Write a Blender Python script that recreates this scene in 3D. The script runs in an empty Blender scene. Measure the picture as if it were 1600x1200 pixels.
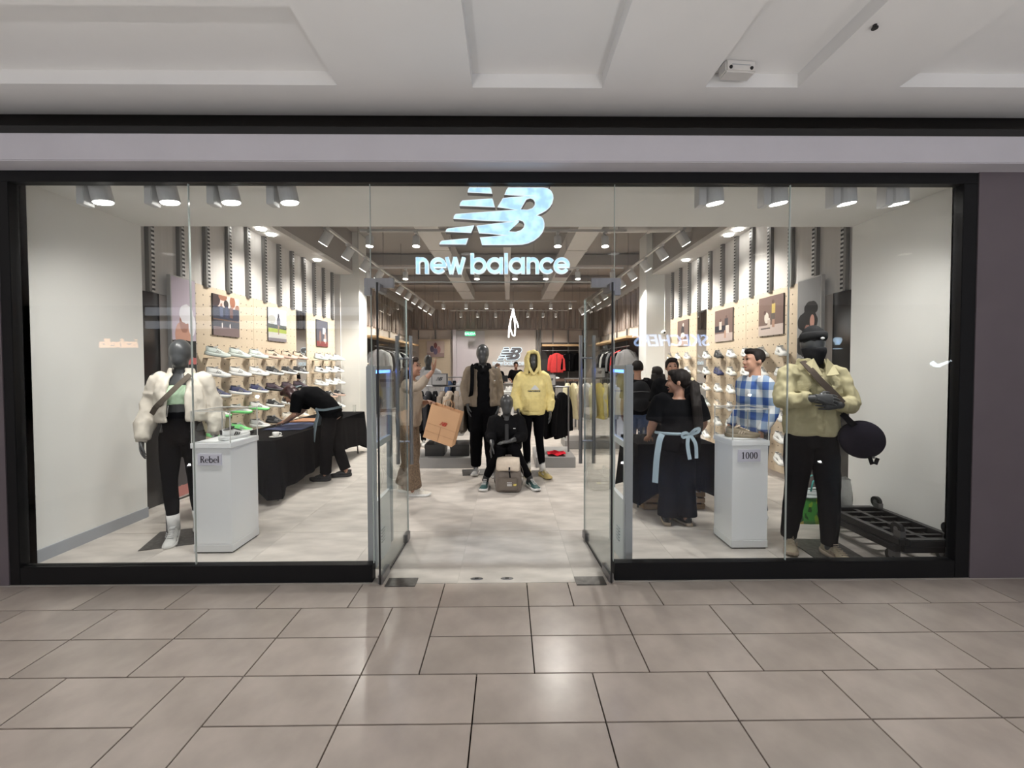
import bpy, bmesh, math, random
import numpy as np
from mathutils import Vector, Matrix, Euler

# ------------------------------------------------------------------ camera, world, exposure
SC = bpy.context.scene
COL = SC.collection
R = math.radians
PI = math.pi
random.seed(7)

cam_d = bpy.data.cameras.new('camera')
cam_d.sensor_fit = 'HORIZONTAL'; cam_d.sensor_width = 36.0
cam_d.lens = 650.46 * 36.0 / 1600.0
cam_d.shift_y = -13.13 / 1600.0
cam_d.clip_start = 0.05; cam_d.clip_end = 100
cam = bpy.data.objects.new('camera', cam_d); COL.objects.link(cam)
_r = Vector((0.99994163, -0.010536, -0.00239194)); _u = Vector((0.00265426, 0.02495383, 0.99968508)); _f = Vector((0.010473, 0.99963308, -0.02498033))
cam.matrix_world = Matrix(((_r.x, _u.x, -_f.x, -0.1363), (_r.y, _u.y, -_f.y, -3.0203), (_r.z, _u.z, -_f.z, 1.5985), (0, 0, 0, 1)))
SC.camera = cam

SC.view_settings.view_transform = 'Standard'
SC.view_settings.look = 'None'
SC.view_settings.gamma = 1.0
SC.view_settings.use_curve_mapping = False
SC.view_settings.exposure = 0.46
SC.cycles.use_denoising = True
SC.cycles.use_adaptive_sampling = True
SC.cycles.adaptive_threshold = 0.02
SC.cycles.max_bounces = 6
SC.cycles.diffuse_bounces = 3
SC.cycles.glossy_bounces = 3
SC.cycles.transparent_max_bounces = 32
SC.cycles.sample_clamp_indirect = 4.0
SC.cycles.caustics_reflective = False
SC.cycles.caustics_refractive = False

world = bpy.data.worlds.new('world'); SC.world = world
world.use_nodes = True
_bg = world.node_tree.nodes['Background']
_bg.inputs[0].default_value = (0.95, 0.93, 0.93, 1); _bg.inputs[1].default_value = 0.15

FILL_GLOBE_POWER = 190    # each added fill lamp on a post behind the camera
FILL_UPLIGHT_POWER = 80  # each added floor uplight that brightens the concourse ceiling
DISPLAY_POWER = 40   # each track spotlight over the window display
STORE_POWER = 158     # each spotlight further in

# ------------------------------------------------------------------ materials
_mats = {}
def node_mat(name):
    m = bpy.data.materials.new(name); m.use_nodes = True
    nt = m.node_tree
    return m, nt, nt.nodes['Principled BSDF']

def mat(name, col=(0.8, 0.8, 0.8), rough=0.6, metal=0.0, vary=0.0, scale=8.0, bump=0.0, bscale=200.0, spec=0.5, emit=None, estr=0.0, coat=0.0, objrand=0.0, stretch=None, sheen=0.0):
    if name in _mats: return _mats[name]
    m, nt, b = node_mat(name)
    b.inputs['Base Color'].default_value = (*col, 1)
    b.inputs['Roughness'].default_value = rough
    b.inputs['Metallic'].default_value = metal
    b.inputs['Specular IOR Level'].default_value = spec
    b.inputs['Coat Weight'].default_value = coat
    b.inputs['Sheen Weight'].default_value = sheen
    if emit:
        b.inputs['Emission Color'].default_value = (*emit, 1); b.inputs['Emission Strength'].default_value = estr
    tc = nt.nodes.new('ShaderNodeTexCoord')
    src = tc.outputs['Object']
    if stretch:
        mp = nt.nodes.new('ShaderNodeMapping'); mp.inputs['Scale'].default_value = stretch
        nt.links.new(src, mp.inputs['Vector']); src = mp.outputs['Vector']
    last = None
    if vary > 0:
        n = nt.nodes.new('ShaderNodeTexNoise'); n.inputs['Scale'].default_value = scale; n.inputs['Detail'].default_value = 5
        nt.links.new(src, n.inputs['Vector'])
        mr = nt.nodes.new('ShaderNodeMapRange'); mr.inputs['From Min'].default_value = 0.3; mr.inputs['From Max'].default_value = 0.7
        mr.inputs['To Min'].default_value = 1 - vary; mr.inputs['To Max'].default_value = 1 + vary
        nt.links.new(n.outputs['Fac'], mr.inputs['Value'])
        last = mr.outputs['Result']
    if objrand > 0:
        oi = nt.nodes.new('ShaderNodeObjectInfo')
        mr2 = nt.nodes.new('ShaderNodeMapRange'); mr2.inputs['To Min'].default_value = 1 - objrand; mr2.inputs['To Max'].default_value = 1 + objrand
        nt.links.new(oi.outputs['Random'], mr2.inputs['Value'])
        if last is None: last = mr2.outputs['Result']
        else:
            mm = nt.nodes.new('ShaderNodeMath'); mm.operation = 'MULTIPLY'
            nt.links.new(last, mm.inputs[0]); nt.links.new(mr2.outputs['Result'], mm.inputs[1]); last = mm.outputs[0]
    if last is not None:
        vm = nt.nodes.new('ShaderNodeVectorMath'); vm.operation = 'SCALE'
        vm.inputs[0].default_value = col
        nt.links.new(last, vm.inputs['Scale']); nt.links.new(vm.outputs['Vector'], b.inputs['Base Color'])
    if bump > 0:
        n2 = nt.nodes.new('ShaderNodeTexNoise'); n2.inputs['Scale'].default_value = bscale; n2.inputs['Detail'].default_value = 3
        nt.links.new(src, n2.inputs['Vector'])
        bp = nt.nodes.new('ShaderNodeBump'); bp.inputs['Strength'].default_value = bump; bp.inputs['Distance'].default_value = 0.01
        nt.links.new(n2.outputs['Fac'], bp.inputs['Height']); nt.links.new(bp.outputs['Normal'], b.inputs['Normal'])
    _mats[name] = m
    return m

def emit_mat(name, col, strength):
    if name in _mats: return _mats[name]
    m, nt, b = node_mat(name)
    b.inputs['Base Color'].default_value = (*[min(1, c) * 0.5 for c in col], 1)
    b.inputs['Emission Color'].default_value = (*col, 1); b.inputs['Emission Strength'].default_value = strength
    _mats[name] = m
    return m

def glass_mat(name, tint=(0.975, 0.985, 0.982), ior=1.36, rough=0.0):
    if name in _mats: return _mats[name]
    m, nt, b = node_mat(name)
    nt.nodes.remove(b)
    out = nt.nodes['Material Output']
    tr = nt.nodes.new('ShaderNodeBsdfTransparent'); tr.inputs[0].default_value = (*tint, 1)
    gl = nt.nodes.new('ShaderNodeBsdfGlossy'); gl.inputs['Roughness'].default_value = rough
    lw = nt.nodes.new('ShaderNodeLayerWeight'); lw.inputs['Blend'].default_value = 0.5
    pw = nt.nodes.new('ShaderNodeMath'); pw.operation = 'POWER'; nt.links.new(lw.outputs['Facing'], pw.inputs[0]); pw.inputs[1].default_value = 5.0
    f0 = ((ior - 1) / (ior + 1)) ** 2
    fr = nt.nodes.new('ShaderNodeMath'); fr.operation = 'MULTIPLY_ADD'; nt.links.new(pw.outputs[0], fr.inputs[0]); fr.inputs[1].default_value = 1 - f0; fr.inputs[2].default_value = f0
    mx = nt.nodes.new('ShaderNodeMixShader')
    nt.links.new(fr.outputs[0], mx.inputs[0]); nt.links.new(tr.outputs[0], mx.inputs[1]); nt.links.new(gl.outputs[0], mx.inputs[2])
    nt.links.new(mx.outputs[0], out.inputs['Surface'])
    _mats[name] = m
    return m

def print_mat(name, axis, flip, top, bottom, horizon, shapes, rough=0.45, soft=0.0):
    """flat print: two-tone ground and a list of ellipses/boxes (kind, cx, cy, rx, ry, colour) in 0..1 picture coordinates"""
    m, nt, b = node_mat(name)
    b.inputs['Roughness'].default_value = rough
    L = nt.links.new
    def M(op, a, c=None):
        n = nt.nodes.new('ShaderNodeMath'); n.operation = op
        for i, v in enumerate((a, c)):
            if v is None: continue
            if isinstance(v, (int, float)): n.inputs[i].default_value = v
            else: L(v, n.inputs[i])
        return n.outputs[0]
    tc = nt.nodes.new('ShaderNodeTexCoord'); sp = nt.nodes.new('ShaderNodeSeparateXYZ'); L(tc.outputs['Generated'], sp.inputs[0])
    u = sp.outputs[axis]; v = sp.outputs[2]
    if flip: u = M('SUBTRACT', 1.0, u)
    nz = nt.nodes.new('ShaderNodeTexNoise'); nz.inputs['Scale'].default_value = 9.0; L(tc.outputs['Generated'], nz.inputs['Vector'])
    w = M('MULTIPLY', M('SUBTRACT', nz.outputs['Fac'], 0.5), 0.018)
    u2 = M('ADD', u, w); v2 = M('ADD', v, w)
    def mix(fac, a, c):
        n = nt.nodes.new('ShaderNodeMix'); n.data_type = 'RGBA'
        L(fac, n.inputs['Factor'])
        for key, val in ((6, a), (7, c)):
            if isinstance(val, tuple): n.inputs[key].default_value = (*val, 1)
            else: L(val, n.inputs[key])
        return n.outputs[2]
    cur = mix(M('GREATER_THAN', v, horizon), bottom, top)
    for kind, cx, cy, rx, ry, c in shapes:
        a = M('DIVIDE', M('SUBTRACT', u2, cx), rx); d = M('DIVIDE', M('SUBTRACT', v2, cy), ry)
        if kind == 'e': f = M('LESS_THAN', M('ADD', M('MULTIPLY', a, a), M('MULTIPLY', d, d)), 1.0)
        else: f = M('LESS_THAN', M('MAXIMUM', M('ABSOLUTE', a), M('ABSOLUTE', d)), 1.0)
        cur = mix(f, cur, c)
    L(cur, b.inputs['Base Color'])
    return m

# ------------------------------------------------------------------ object helpers
def tag(o, label=None, cat=None, group=None, kind=None):
    if label: o['label'] = label
    if cat: o['category'] = cat
    if group: o['group'] = group
    if kind: o['kind'] = kind
    return o

def empty(name, loc=(0, 0, 0), rz=0.0, label=None, cat=None, group=None, parent=None):
    o = bpy.data.objects.new(name, None); COL.objects.link(o)
    o.location = loc; o.rotation_euler = (0, 0, rz); o.empty_display_size = 0.1
    if parent: o.parent = parent
    return tag(o, label, cat, group)

def link(name, mesh, parent=None, loc=(0, 0, 0), rot=(0, 0, 0)):
    o = bpy.data.objects.new(name, mesh); COL.objects.link(o)
    if parent: o.parent = parent
    o.location = loc; o.rotation_euler = rot
    return o

def copy_tree(o, parent=None):
    c = o.copy(); COL.objects.link(c)
    c.parent = parent
    for ch in o.children: copy_tree(ch, c)
    return c

class G:
    """collects verts and faces, builds one mesh"""
    def __init__(s): s.v = []; s.f = []
    def add(s, vs, fs):
        k = len(s.v); s.v.extend([tuple(p) for p in vs]); s.f.extend([tuple(i + k for i in f) for f in fs]); return s
    def box(s, x0, x1, y0, y1, z0, z1):
        return s.add([(x0, y0, z0), (x1, y0, z0), (x1, y1, z0), (x0, y1, z0), (x0, y0, z1), (x1, y0, z1), (x1, y1, z1), (x0, y1, z1)],
                     [(0, 3, 2, 1), (4, 5, 6, 7), (0, 1, 5, 4), (1, 2, 6, 5), (2, 3, 7, 6), (3, 0, 4, 7)])
    def obox(s, c, size, rot=(0, 0, 0)):
        m = Euler(rot).to_matrix(); c = Vector(c); h = Vector(size) / 2
        vs = [c + m @ Vector((sx * h.x, sy * h.y, sz * h.z)) for sz in (-1, 1) for sx, sy in ((-1, -1), (1, -1), (1, 1), (-1, 1))]
        return s.add(vs, [(0, 3, 2, 1), (4, 5, 6, 7), (0, 1, 5, 4), (1, 2, 6, 5), (2, 3, 7, 6), (3, 0, 4, 7)])
    def loft(s, secs, n=16, caps=True):
        """secs: (centre, u, v, ru, rv) rings joined in order"""
        vs = []
        for c, u, v, ru, rv in secs:
            c = Vector(c)
            for i in range(n):
                a = 2 * PI * i / n
                vs.append(c + u * (ru * math.cos(a)) + v * (rv * math.sin(a)))
        fs = []
        for k in range(len(secs) - 1):
            for i in range(n):
                j = (i + 1) % n
                fs.append((k * n + i, k * n + j, (k + 1) * n + j, (k + 1) * n + i))
        if caps:
            fs.append(tuple(range(n - 1, -1, -1))); fs.append(tuple((len(secs) - 1) * n + i for i in range(n)))
        return s.add(vs, fs)
    def tube(s, pts, rad, n=10, flat=1.0, up=None, caps=True):
        pts = [Vector(p) for p in pts]
        if isinstance(rad, (int, float)): rad = [rad] * len(pts)
        secs = []; u = None
        for i, p in enumerate(pts):
            a = pts[max(0, i - 1)]; b = pts[min(len(pts) - 1, i + 1)]
            d = (b - a)
            d = d.normalized() if d.length > 1e-9 else Vector((0, 0, 1))
            if u is None:
                ref = Vector(up) if up is not None else (Vector((0, 0, 1)) if abs(d.z) < 0.9 else Vector((1, 0, 0)))
                u = (ref - d * ref.dot(d)).normalized()
            else:
                u = (u - d * u.dot(d)).normalized()
            v = d.cross(u)
            secs.append((p, u, v, rad[i] * flat, rad[i]))
        return s.loft(secs, n, caps)
    def cyl(s, p0, p1, r0, r1=None, n=14): return s.tube([p0, p1], [r0, r0 if r1 is None else r1], n)
    def ball(s, c, rx, ry=None, rz=None, n=14, m=9, rot=None):
        ry = rx if ry is None else ry; rz = rx if rz is None else rz
        c = Vector(c); vs = []; fs = []
        for j in range(1, m):
            t = PI * j / m
            for i in range(n):
                a = 2 * PI * i / n
                p = Vector((rx * math.sin(t) * math.cos(a), ry * math.sin(t) * math.sin(a), rz * math.cos(t)))
                vs.append(c + (rot @ p if rot else p))
        top = Vector((0, 0, rz)); bot = Vector((0, 0, -rz))
        vs.append(c + (rot @ top if rot else top)); vs.append(c + (rot @ bot if rot else bot))
        for j in range(m - 2):
            for i in range(n):
                k = (i + 1) % n
                fs.append((j * n + i, (j + 1) * n + i, (j + 1) * n + k, j * n + k))
        T = (m - 1) * n
        for i in range(n):
            k = (i + 1) % n
            fs.append((T, i, k)); fs.append((T + 1, (m - 2) * n + k, (m - 2) * n + i))
        return s.add(vs, fs)
    def cshell(s, secs, a0, a1, th, n=22):
        """C-shaped shell: rings open between a1 and a0; th = thickness"""
        vs = []; fs = []
        for c, u, v, ru, rv in secs:
            c = Vector(c)
            for off in (0, -th):
                for i in range(n):
                    a = a0 + (a1 - a0) * i / (n - 1)
                    vs.append(c + u * ((ru + off) * math.cos(a)) + v * ((rv + off) * math.sin(a)))
        m = 2 * n
        ringidx = list(range(n)) + list(range(2 * n - 1, n - 1, -1))
        for k in range(len(secs) - 1):
            for i in range(m):
                a, b = ringidx[i], ringidx[(i + 1) % m]
                fs.append((k * m + a, k * m + b, (k + 1) * m + b, (k + 1) * m + a))
        for k, rev in ((0, True), (len(secs) - 1, False)):
            for i in range(n - 1):
                q = (k * m + i, k * m + i + 1, k * m + n + i + 1, k * m + n + i)
                fs.append(q[::-1] if rev else q)
        return s.add(vs, fs)
    def prism(s, poly, y0, y1, M=None):
        """poly: (u, v) outline, extruded from y0 to y1; M maps (u, y, v) to a point"""
        M = M or (lambda u, y, v: (u, y, v))
        n = len(poly)
        vs = [M(u, y0, v) for u, v in poly] + [M(u, y1, v) for u, v in poly]
        fs = [tuple(range(n)), tuple(range(2 * n - 1, n - 1, -1))] + [(i, i + n, (i + 1) % n + n, (i + 1) % n) for i in range(n)]
        return s.add(vs, fs)
    def ribbon(s, pts, w, y0, y1, M=None):
        """2-D stroke of width w (number or list) along pts, given depth"""
        M = M or (lambda u, y, v: (u, y, v))
        n = len(pts); ws = w if isinstance(w, (list, tuple)) else [w] * n
        Lf, Rt = [], []
        for i in range(n):
            a = pts[max(0, i - 1)]; p = pts[i]; b = pts[min(n - 1, i + 1)]
            d1 = Vector((p[0] - a[0], p[1] - a[1])); d2 = Vector((b[0] - p[0], b[1] - p[1]))
            if d1.length < 1e-9: d1 = d2
            if d2.length < 1e-9: d2 = d1
            d1.normalize(); d2.normalize()
            nn = Vector((-d1.y - d2.y, d1.x + d2.x)); nn.normalize()
            k = 1 / max(0.8, nn.dot(Vector((-d1.y, d1.x))))
            o = nn * (ws[i] / 2 * k)
            Lf.append((p[0] + o.x, p[1] + o.y)); Rt.append((p[0] - o.x, p[1] - o.y))
        for i in range(n - 1):
            s.prism([Rt[i], Rt[i + 1], Lf[i + 1], Lf[i]], y0, y1, M)
        return s
    def mesh(s, name, m, smooth=False):
        me = bpy.data.meshes.new(name); me.from_pydata(s.v, [], s.f)
        me.materials.append(m); me.validate(); me.update()
        if smooth: me.polygons.foreach_set('use_smooth', [True] * len(me.polygons))
        return me
    def build(s, name, m, parent=None, smooth=False, bevel=0.0, loc=(0, 0, 0), rot=(0, 0, 0)):
        me = s.mesh(name, m, smooth)
        bm = bmesh.new(); bm.from_mesh(me); bmesh.ops.recalc_face_normals(bm, faces=bm.faces)
        if bevel > 0:
            bmesh.ops.bevel(bm, geom=[e for e in bm.edges if len(e.link_faces) == 2 and e.calc_face_angle(0) > 0.6], offset=bevel, segments=2, affect='EDGES', clamp_overlap=True)
        bm.to_mesh(me); bm.free()
        return link(name, me, parent, loc, rot)

def struct(o): o['kind'] = 'structure'; return o

def arc(cx, cy, r, a0, a1, n=20, ry=None):
    ry = r if ry is None else ry
    return [(cx + r * math.cos(R(a0 + (a1 - a0) * i / n)), cy + ry * math.sin(R(a0 + (a1 - a0) * i / n))) for i in range(n + 1)]

def curve_mesh(name, loops, depth, m):
    """filled 2-D outline with holes, extruded; x right, y up, faces +-z"""
    cu = bpy.data.curves.new(name, 'CURVE'); cu.dimensions = '2D'; cu.fill_mode = 'BOTH'; cu.extrude = depth / 2
    for lp in loops:
        sp = cu.splines.new('POLY'); sp.points.add(len(lp) - 1)
        for p, q in zip(sp.points, lp): p.co = (q[0], q[1], 0, 1)
        sp.use_cyclic_u = True
    o = bpy.data.objects.new(name, cu); COL.objects.link(o)
    dg = bpy.context.evaluated_depsgraph_get()
    me = bpy.data.meshes.new_from_object(o.evaluated_get(dg))
    bpy.data.objects.remove(o); bpy.data.curves.remove(cu)
    me.materials.clear(); me.materials.append(m)
    return me

def text_mesh(name, body, size, depth, m, shear=0.0, bold=0.0, align='CENTER'):
    cu = bpy.data.curves.new(name, 'FONT'); cu.body = body; cu.size = size; cu.extrude = depth / 2; cu.shear = shear; cu.offset = bold; cu.align_x = align
    cu.resolution_u = 3
    o = bpy.data.objects.new(name, cu); COL.objects.link(o)
    dg = bpy.context.evaluated_depsgraph_get()
    me = bpy.data.meshes.new_from_object(o.evaluated_get(dg))
    bpy.data.objects.remove(o); bpy.data.curves.remove(cu)
    me.materials.clear(); me.materials.append(m)
    return me

def lamp(parent, loc, aim, power, size=110, blend=0.6, radius=0.05, col=(1.0, 0.95, 0.88)):
    d = bpy.data.lights.new('bulb', 'SPOT'); d.energy = power; d.spot_size = R(size); d.spot_blend = blend; d.shadow_soft_size = radius; d.color = col
    o = bpy.data.objects.new('bulb', d); COL.objects.link(o); o.parent = parent
    o.location = loc
    o.rotation_euler = (Vector(aim)).to_track_quat('-Z', 'Y').to_euler()
    return o

ordn = ['first', 'second', 'third', 'fourth', 'fifth', 'sixth', 'seventh', 'eighth', 'ninth', 'tenth', 'eleventh', 'twelfth']

# ------------------------------------------------------------------ shared materials
M_plaster = mat('mall_plaster', (0.58, 0.565, 0.61), 0.75, vary=0.03, scale=3, bump=0.05, bscale=90)
M_ceil = mat('mall_ceiling_paint', (0.86, 0.855, 0.845), 0.85, vary=0.02, scale=2)
M_pier = mat('mauve_pier_paint', (0.135, 0.112, 0.125), 0.6, vary=0.05, scale=3)
M_slot = mat('gap_shade_tone', (0.12, 0.118, 0.118), 0.9)  # dark tone stands in for the shade inside the ceiling gap
M_tile = mat('porcelain_tile', (0.455, 0.395, 0.352), 0.25, vary=0.13, scale=4, objrand=0.07, spec=0.5)
M_grout = mat('dark_grout', (0.016, 0.013, 0.011), 0.95, spec=0.1)
M_black = mat('black_powder_coat', (0.005, 0.005, 0.006), 0.5, spec=0.25)
M_white = mat('white_paint', (0.79, 0.785, 0.755), 0.7, vary=0.015, scale=2, bump=0.03, bscale=60)
M_lac = mat('white_lacquer', (0.86, 0.875, 0.88), 0.3)
M_concrete = mat('concrete_tile', (0.53, 0.49, 0.45), 0.42, vary=0.20, scale=2.6, objrand=0.04, stretch=(1.0, 2.6, 1.0))
M_joint = mat('pale_joint', (0.50, 0.47, 0.43), 0.7)
M_base = mat('grey_skirting', (0.36, 0.38, 0.41), 0.5)
M_taupe = mat('taupe_ceiling_paint', (0.33, 0.305, 0.285), 0.85, vary=0.04, scale=2)
M_duct = mat('pale_duct', (0.58, 0.56, 0.54), 0.6)
M_darkgloss = mat('dark_glossy_panel', (0.035, 0.033, 0.032), 0.12)
M_steel = mat('brushed_steel', (0.27, 0.27, 0.28), 0.34, metal=1.0, vary=0.08, scale=30, stretch=(1, 1, 0.05))
M_steelpl = mat('scuffed_steel_plate', (0.16, 0.155, 0.15), 0.45, metal=0.9, vary=0.25, scale=25)
M_gun = mat('gunmetal', (0.22, 0.215, 0.22), 0.35, metal=0.8)
M_glass = glass_mat('clear_glass')
M_doorglass = glass_mat('door_glass', (0.94, 0.965, 0.955))
M_acryl = glass_mat('clear_acrylic', (0.985, 0.99, 0.99), 1.40)
M_gedge = mat('glass_edge', (0.50, 0.56, 0.54), 0.15, spec=0.8)
M_blackgasket = mat('black_gasket', (0.008, 0.008, 0.008), 0.5)
M_mirror = mat('mirror_silver', (0.80, 0.81, 0.81), 0.02, metal=1.0)
M_postm = mat('grey_steel_upright', (0.20, 0.195, 0.19), 0.45, metal=0.6)
M_panel = mat('pale_wall_board', (0.60, 0.575, 0.55), 0.75, vary=0.05, scale=5, stretch=(1, 6, 0.2))
M_wood = mat('pale_birch', (0.60, 0.40, 0.22), 0.5, vary=0.12, scale=6, stretch=(1, 1, 8))
M_slat = mat('taupe_wood_slat', (0.30, 0.25, 0.225), 0.65, vary=0.12, scale=7, stretch=(3, 3, 0.4), objrand=0.12)
M_wallb = mat('beige_wall', (0.56, 0.50, 0.455), 0.75, vary=0.02, scale=2)
M_lens = emit_mat('lit_lens', (1.0, 0.97, 0.92), 14.0)
M_spotw = mat('white_lamp_housing', (0.55, 0.55, 0.55), 0.45)
M_panel_lit = emit_mat('lit_ceiling_panel', (1.0, 0.95, 0.9), 3.0)

def peg_mat():
    m, nt, b = node_mat('birch_pegboard')
    L = nt.links.new
    b.inputs['Roughness'].default_value = 0.55
    tc = nt.nodes.new('ShaderNodeTexCoord'); sp = nt.nodes.new('ShaderNodeSeparateXYZ'); L(tc.outputs['Object'], sp.inputs[0])
    def M(op, a, c=None, e=None):
        n = nt.nodes.new('ShaderNodeMath'); n.operation = op
        for i, v in enumerate((a, c, e)):
            if v is None: continue
            if isinstance(v, (int, float)): n.inputs[i].default_value = v
            else: L(v, n.inputs[i])
        return n.outputs[0]
    a = M('SUBTRACT', M('FRACT', M('DIVIDE', sp.outputs[1], 0.13)), 0.5); c = M('SUBTRACT', M('FRACT', M('DIVIDE', sp.outputs[2], 0.13)), 0.5)
    d = M('LESS_THAN', M('SQRT', M('ADD', M('MULTIPLY', a, a), M('MULTIPLY', c, c))), 0.075)
    mp = nt.nodes.new('ShaderNodeMapping'); mp.inputs['Scale'].default_value = (1, 1.2, 9); L(tc.outputs['Object'], mp.inputs[0])
    nz = nt.nodes.new('ShaderNodeTexNoise'); nz.inputs['Scale'].default_value = 3; nz.inputs['Detail'].default_value = 6; L(mp.outputs[0], nz.inputs['Vector'])
    g = nt.nodes.new('ShaderNodeMix'); g.data_type = 'RGBA'; g.inputs[6].default_value = (0.58, 0.475, 0.35, 1); g.inputs[7].default_value = (0.66, 0.55, 0.42, 1); L(nz.outputs['Fac'], g.inputs['Factor'])
    h = nt.nodes.new('ShaderNodeMix'); h.data_type = 'RGBA'; L(d, h.inputs['Factor']); L(g.outputs[2], h.inputs[6]); h.inputs[7].default_value = (0.09, 0.07, 0.05, 1)
    L(h.outputs[2], b.inputs['Base Color'])
    return m
M_peg = peg_mat()

def slot_mat():
    m, nt, b = node_mat('slotted_steel')
    L = nt.links.new
    b.inputs['Metallic'].default_value = 0.7; b.inputs['Roughness'].default_value = 0.35
    tc = nt.nodes.new('ShaderNodeTexCoord'); sp = nt.nodes.new('ShaderNodeSeparateXYZ'); L(tc.outputs['Object'], sp.inputs[0])
    d = nt.nodes.new('ShaderNodeMath'); d.operation = 'DIVIDE'; L(sp.outputs[2], d.inputs[0]); d.inputs[1].default_value = 0.05
    f = nt.nodes.new('ShaderNodeMath'); f.operation = 'FRACT'; L(d.outputs[0], f.inputs[0])
    t = nt.nodes.new('ShaderNodeMath'); t.operation = 'LESS_THAN'; L(f.outputs[0], t.inputs[0]); t.inputs[1].default_value = 0.5
    x = nt.nodes.new('ShaderNodeMix'); x.data_type = 'RGBA'; L(t.outputs[0], x.inputs['Factor']); x.inputs[6].default_value = (0.55, 0.54, 0.53, 1); x.inputs[7].default_value = (0.03, 0.03, 0.03, 1)
    L(x.outputs[2], b.inputs['Base Color'])
    return m
M_slot_edge = slot_mat()

# ------------------------------------------------------------------ mall: floor, ceiling, walls
floor = struct(G().box(-15, 15, -10, 0.0, -0.15, -0.02).build('floor', M_grout))
_tile_meshes = {}
def floor_tile(x0, x1, y0, y1, m, parent, g=0.0033, key=None):
    k = (round(x1 - x0, 3), round(y1 - y0, 3), m.name)
    if k not in _tile_meshes:
        hx, hy = (x1 - x0) / 2 - g, (y1 - y0) / 2 - g
        o = G().box(-hx, hx, -hy, hy, -0.02, 0).build('tile', m, parent, bevel=0.0012)
        _tile_meshes[k] = o.data
    else:
        o = link('tile', _tile_meshes[k], parent)
    o.location = ((x0 + x1) / 2, (y0 + y1) / 2, 0)
    return o
def tile_row(y1, y0, seams):
    for a, b in zip(seams[:-1], seams[1:]):
        floor_tile(a, b, y0, y1, M_tile, floor)
def seq(start, stop, step=0.6):
    out = []; x = start
    while x < stop + 1e-6: out.append(round(x, 4)); x += step
    return out
XL, XR = -5.4, 5.4
tile_row(0.0, -0.3, seq(-5.4, 0.0) + seq(0.3, 5.1))
for k in (1, 2):
    tile_row(-0.3 * k, -0.3 * (k + 1), seq(-5.7, -0.9)); tile_row(-0.3 * k, -0.3 * (k + 1), seq(-0.6, 5.4))
floor_tile(-0.9, -0.6, -0.9, -0.3, M_tile, floor)
for k in (3, 4):
    tile_row(-0.3 * k, -0.3 * (k + 1), seq(-5.4, -1.8)); tile_row(-0.3 * k, -0.3 * (k + 1), seq(-1.5, 5.1))
floor_tile(-1.8, -1.5, -1.5, -0.9, M_tile, floor)
for k in range(5, 9):
    tile_row(-0.3 * k, -0.3 * (k + 1), seq(-5.4 + (0.3 if k in (5, 6) else 0.0), 5.4))
far_floor = struct(G().box(-15, 15, -9.9, -2.7, -0.02, -0.0005).build('floor_concourse', M_tile))
for s in (-1, 1):
    struct(G().box(*sorted((s * 5.7, s * 15)), -2.7, 0.0, -0.02, -0.0005).build('floor_side', M_tile))

# ceiling with sunk coffers
CZ = 3.42
coffers = [(-5.2, -1.238, -0.85, -0.258), (-0.363, 0.492, -3.0, -0.24), (1.165, 1.776, -3.0, -0.255), (2.442, 5.2, -3.0, -0.265)]
cg = G()
xs = [-15.0]
for a, b, y0, y1 in coffers: xs += [a, b]
xs.append(15.0)
for i in range(len(xs) - 1):
    cof = [c for c in coffers if abs(c[0] - xs[i]) < 1e-6]
    if cof:
        _, _, y0, y1 = cof[0]
        cg.box(xs[i], xs[i + 1], y1, -0.20, CZ, CZ + 0.25); cg.box(xs[i], xs[i + 1], -10, y0, CZ, CZ + 0.25)
    else:
        cg.box(xs[i], xs[i + 1], -10, -0.20, CZ, CZ + 0.25)
ceiling = struct(cg.build('ceiling', M_ceil))
for a, b, y0, y1 in coffers:
    G().box(a - 0.01, b + 0.01, y0 - 0.01, y1 + 0.01, CZ + 0.09, CZ + 0.2).build('coffer_panel', M_ceil, ceiling)
g = G(); n = 24; rad = 1.0  # radius shaped so the ceiling edge fades into shade towards the gap
for i in range(n + 1):
    a = R(52) * i / n
    g.v += [(-15, -0.20 + rad * math.sin(a), CZ + rad * (1 - math.cos(a))), (15, -0.20 + rad * math.sin(a), CZ + rad * (1 - math.cos(a)))]
g.f = [(2 * i, 2 * i + 1, 2 * i + 3, 2 * i + 2) for i in range(n)]
o = g.build('curved_edge', M_ceil, ceiling, smooth=True)
struct(G().box(-15, 15, 0.66, 0.7, 3.2, 4.0).box(-15, 15, -0.2, 0.66, 3.9, 4.0).build('wall_shadow_gap', M_slot))  # dark back wall and an unseen lid added to keep the gap shaded
bulk = struct(G().box(-15, 15, -0.12, 0.11, 2.998, 3.184).build('wall_bulkhead', M_plaster, bevel=0.006))
struct(G().box(-15, -3.775, 0.015, 0.2, 0, 2.998).build('wall_pier_left', M_pier))
struct(G().box(3.31, 15, 0.015, 0.2, 0, 2.998).build('wall_pier_right', M_pier))

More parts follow.
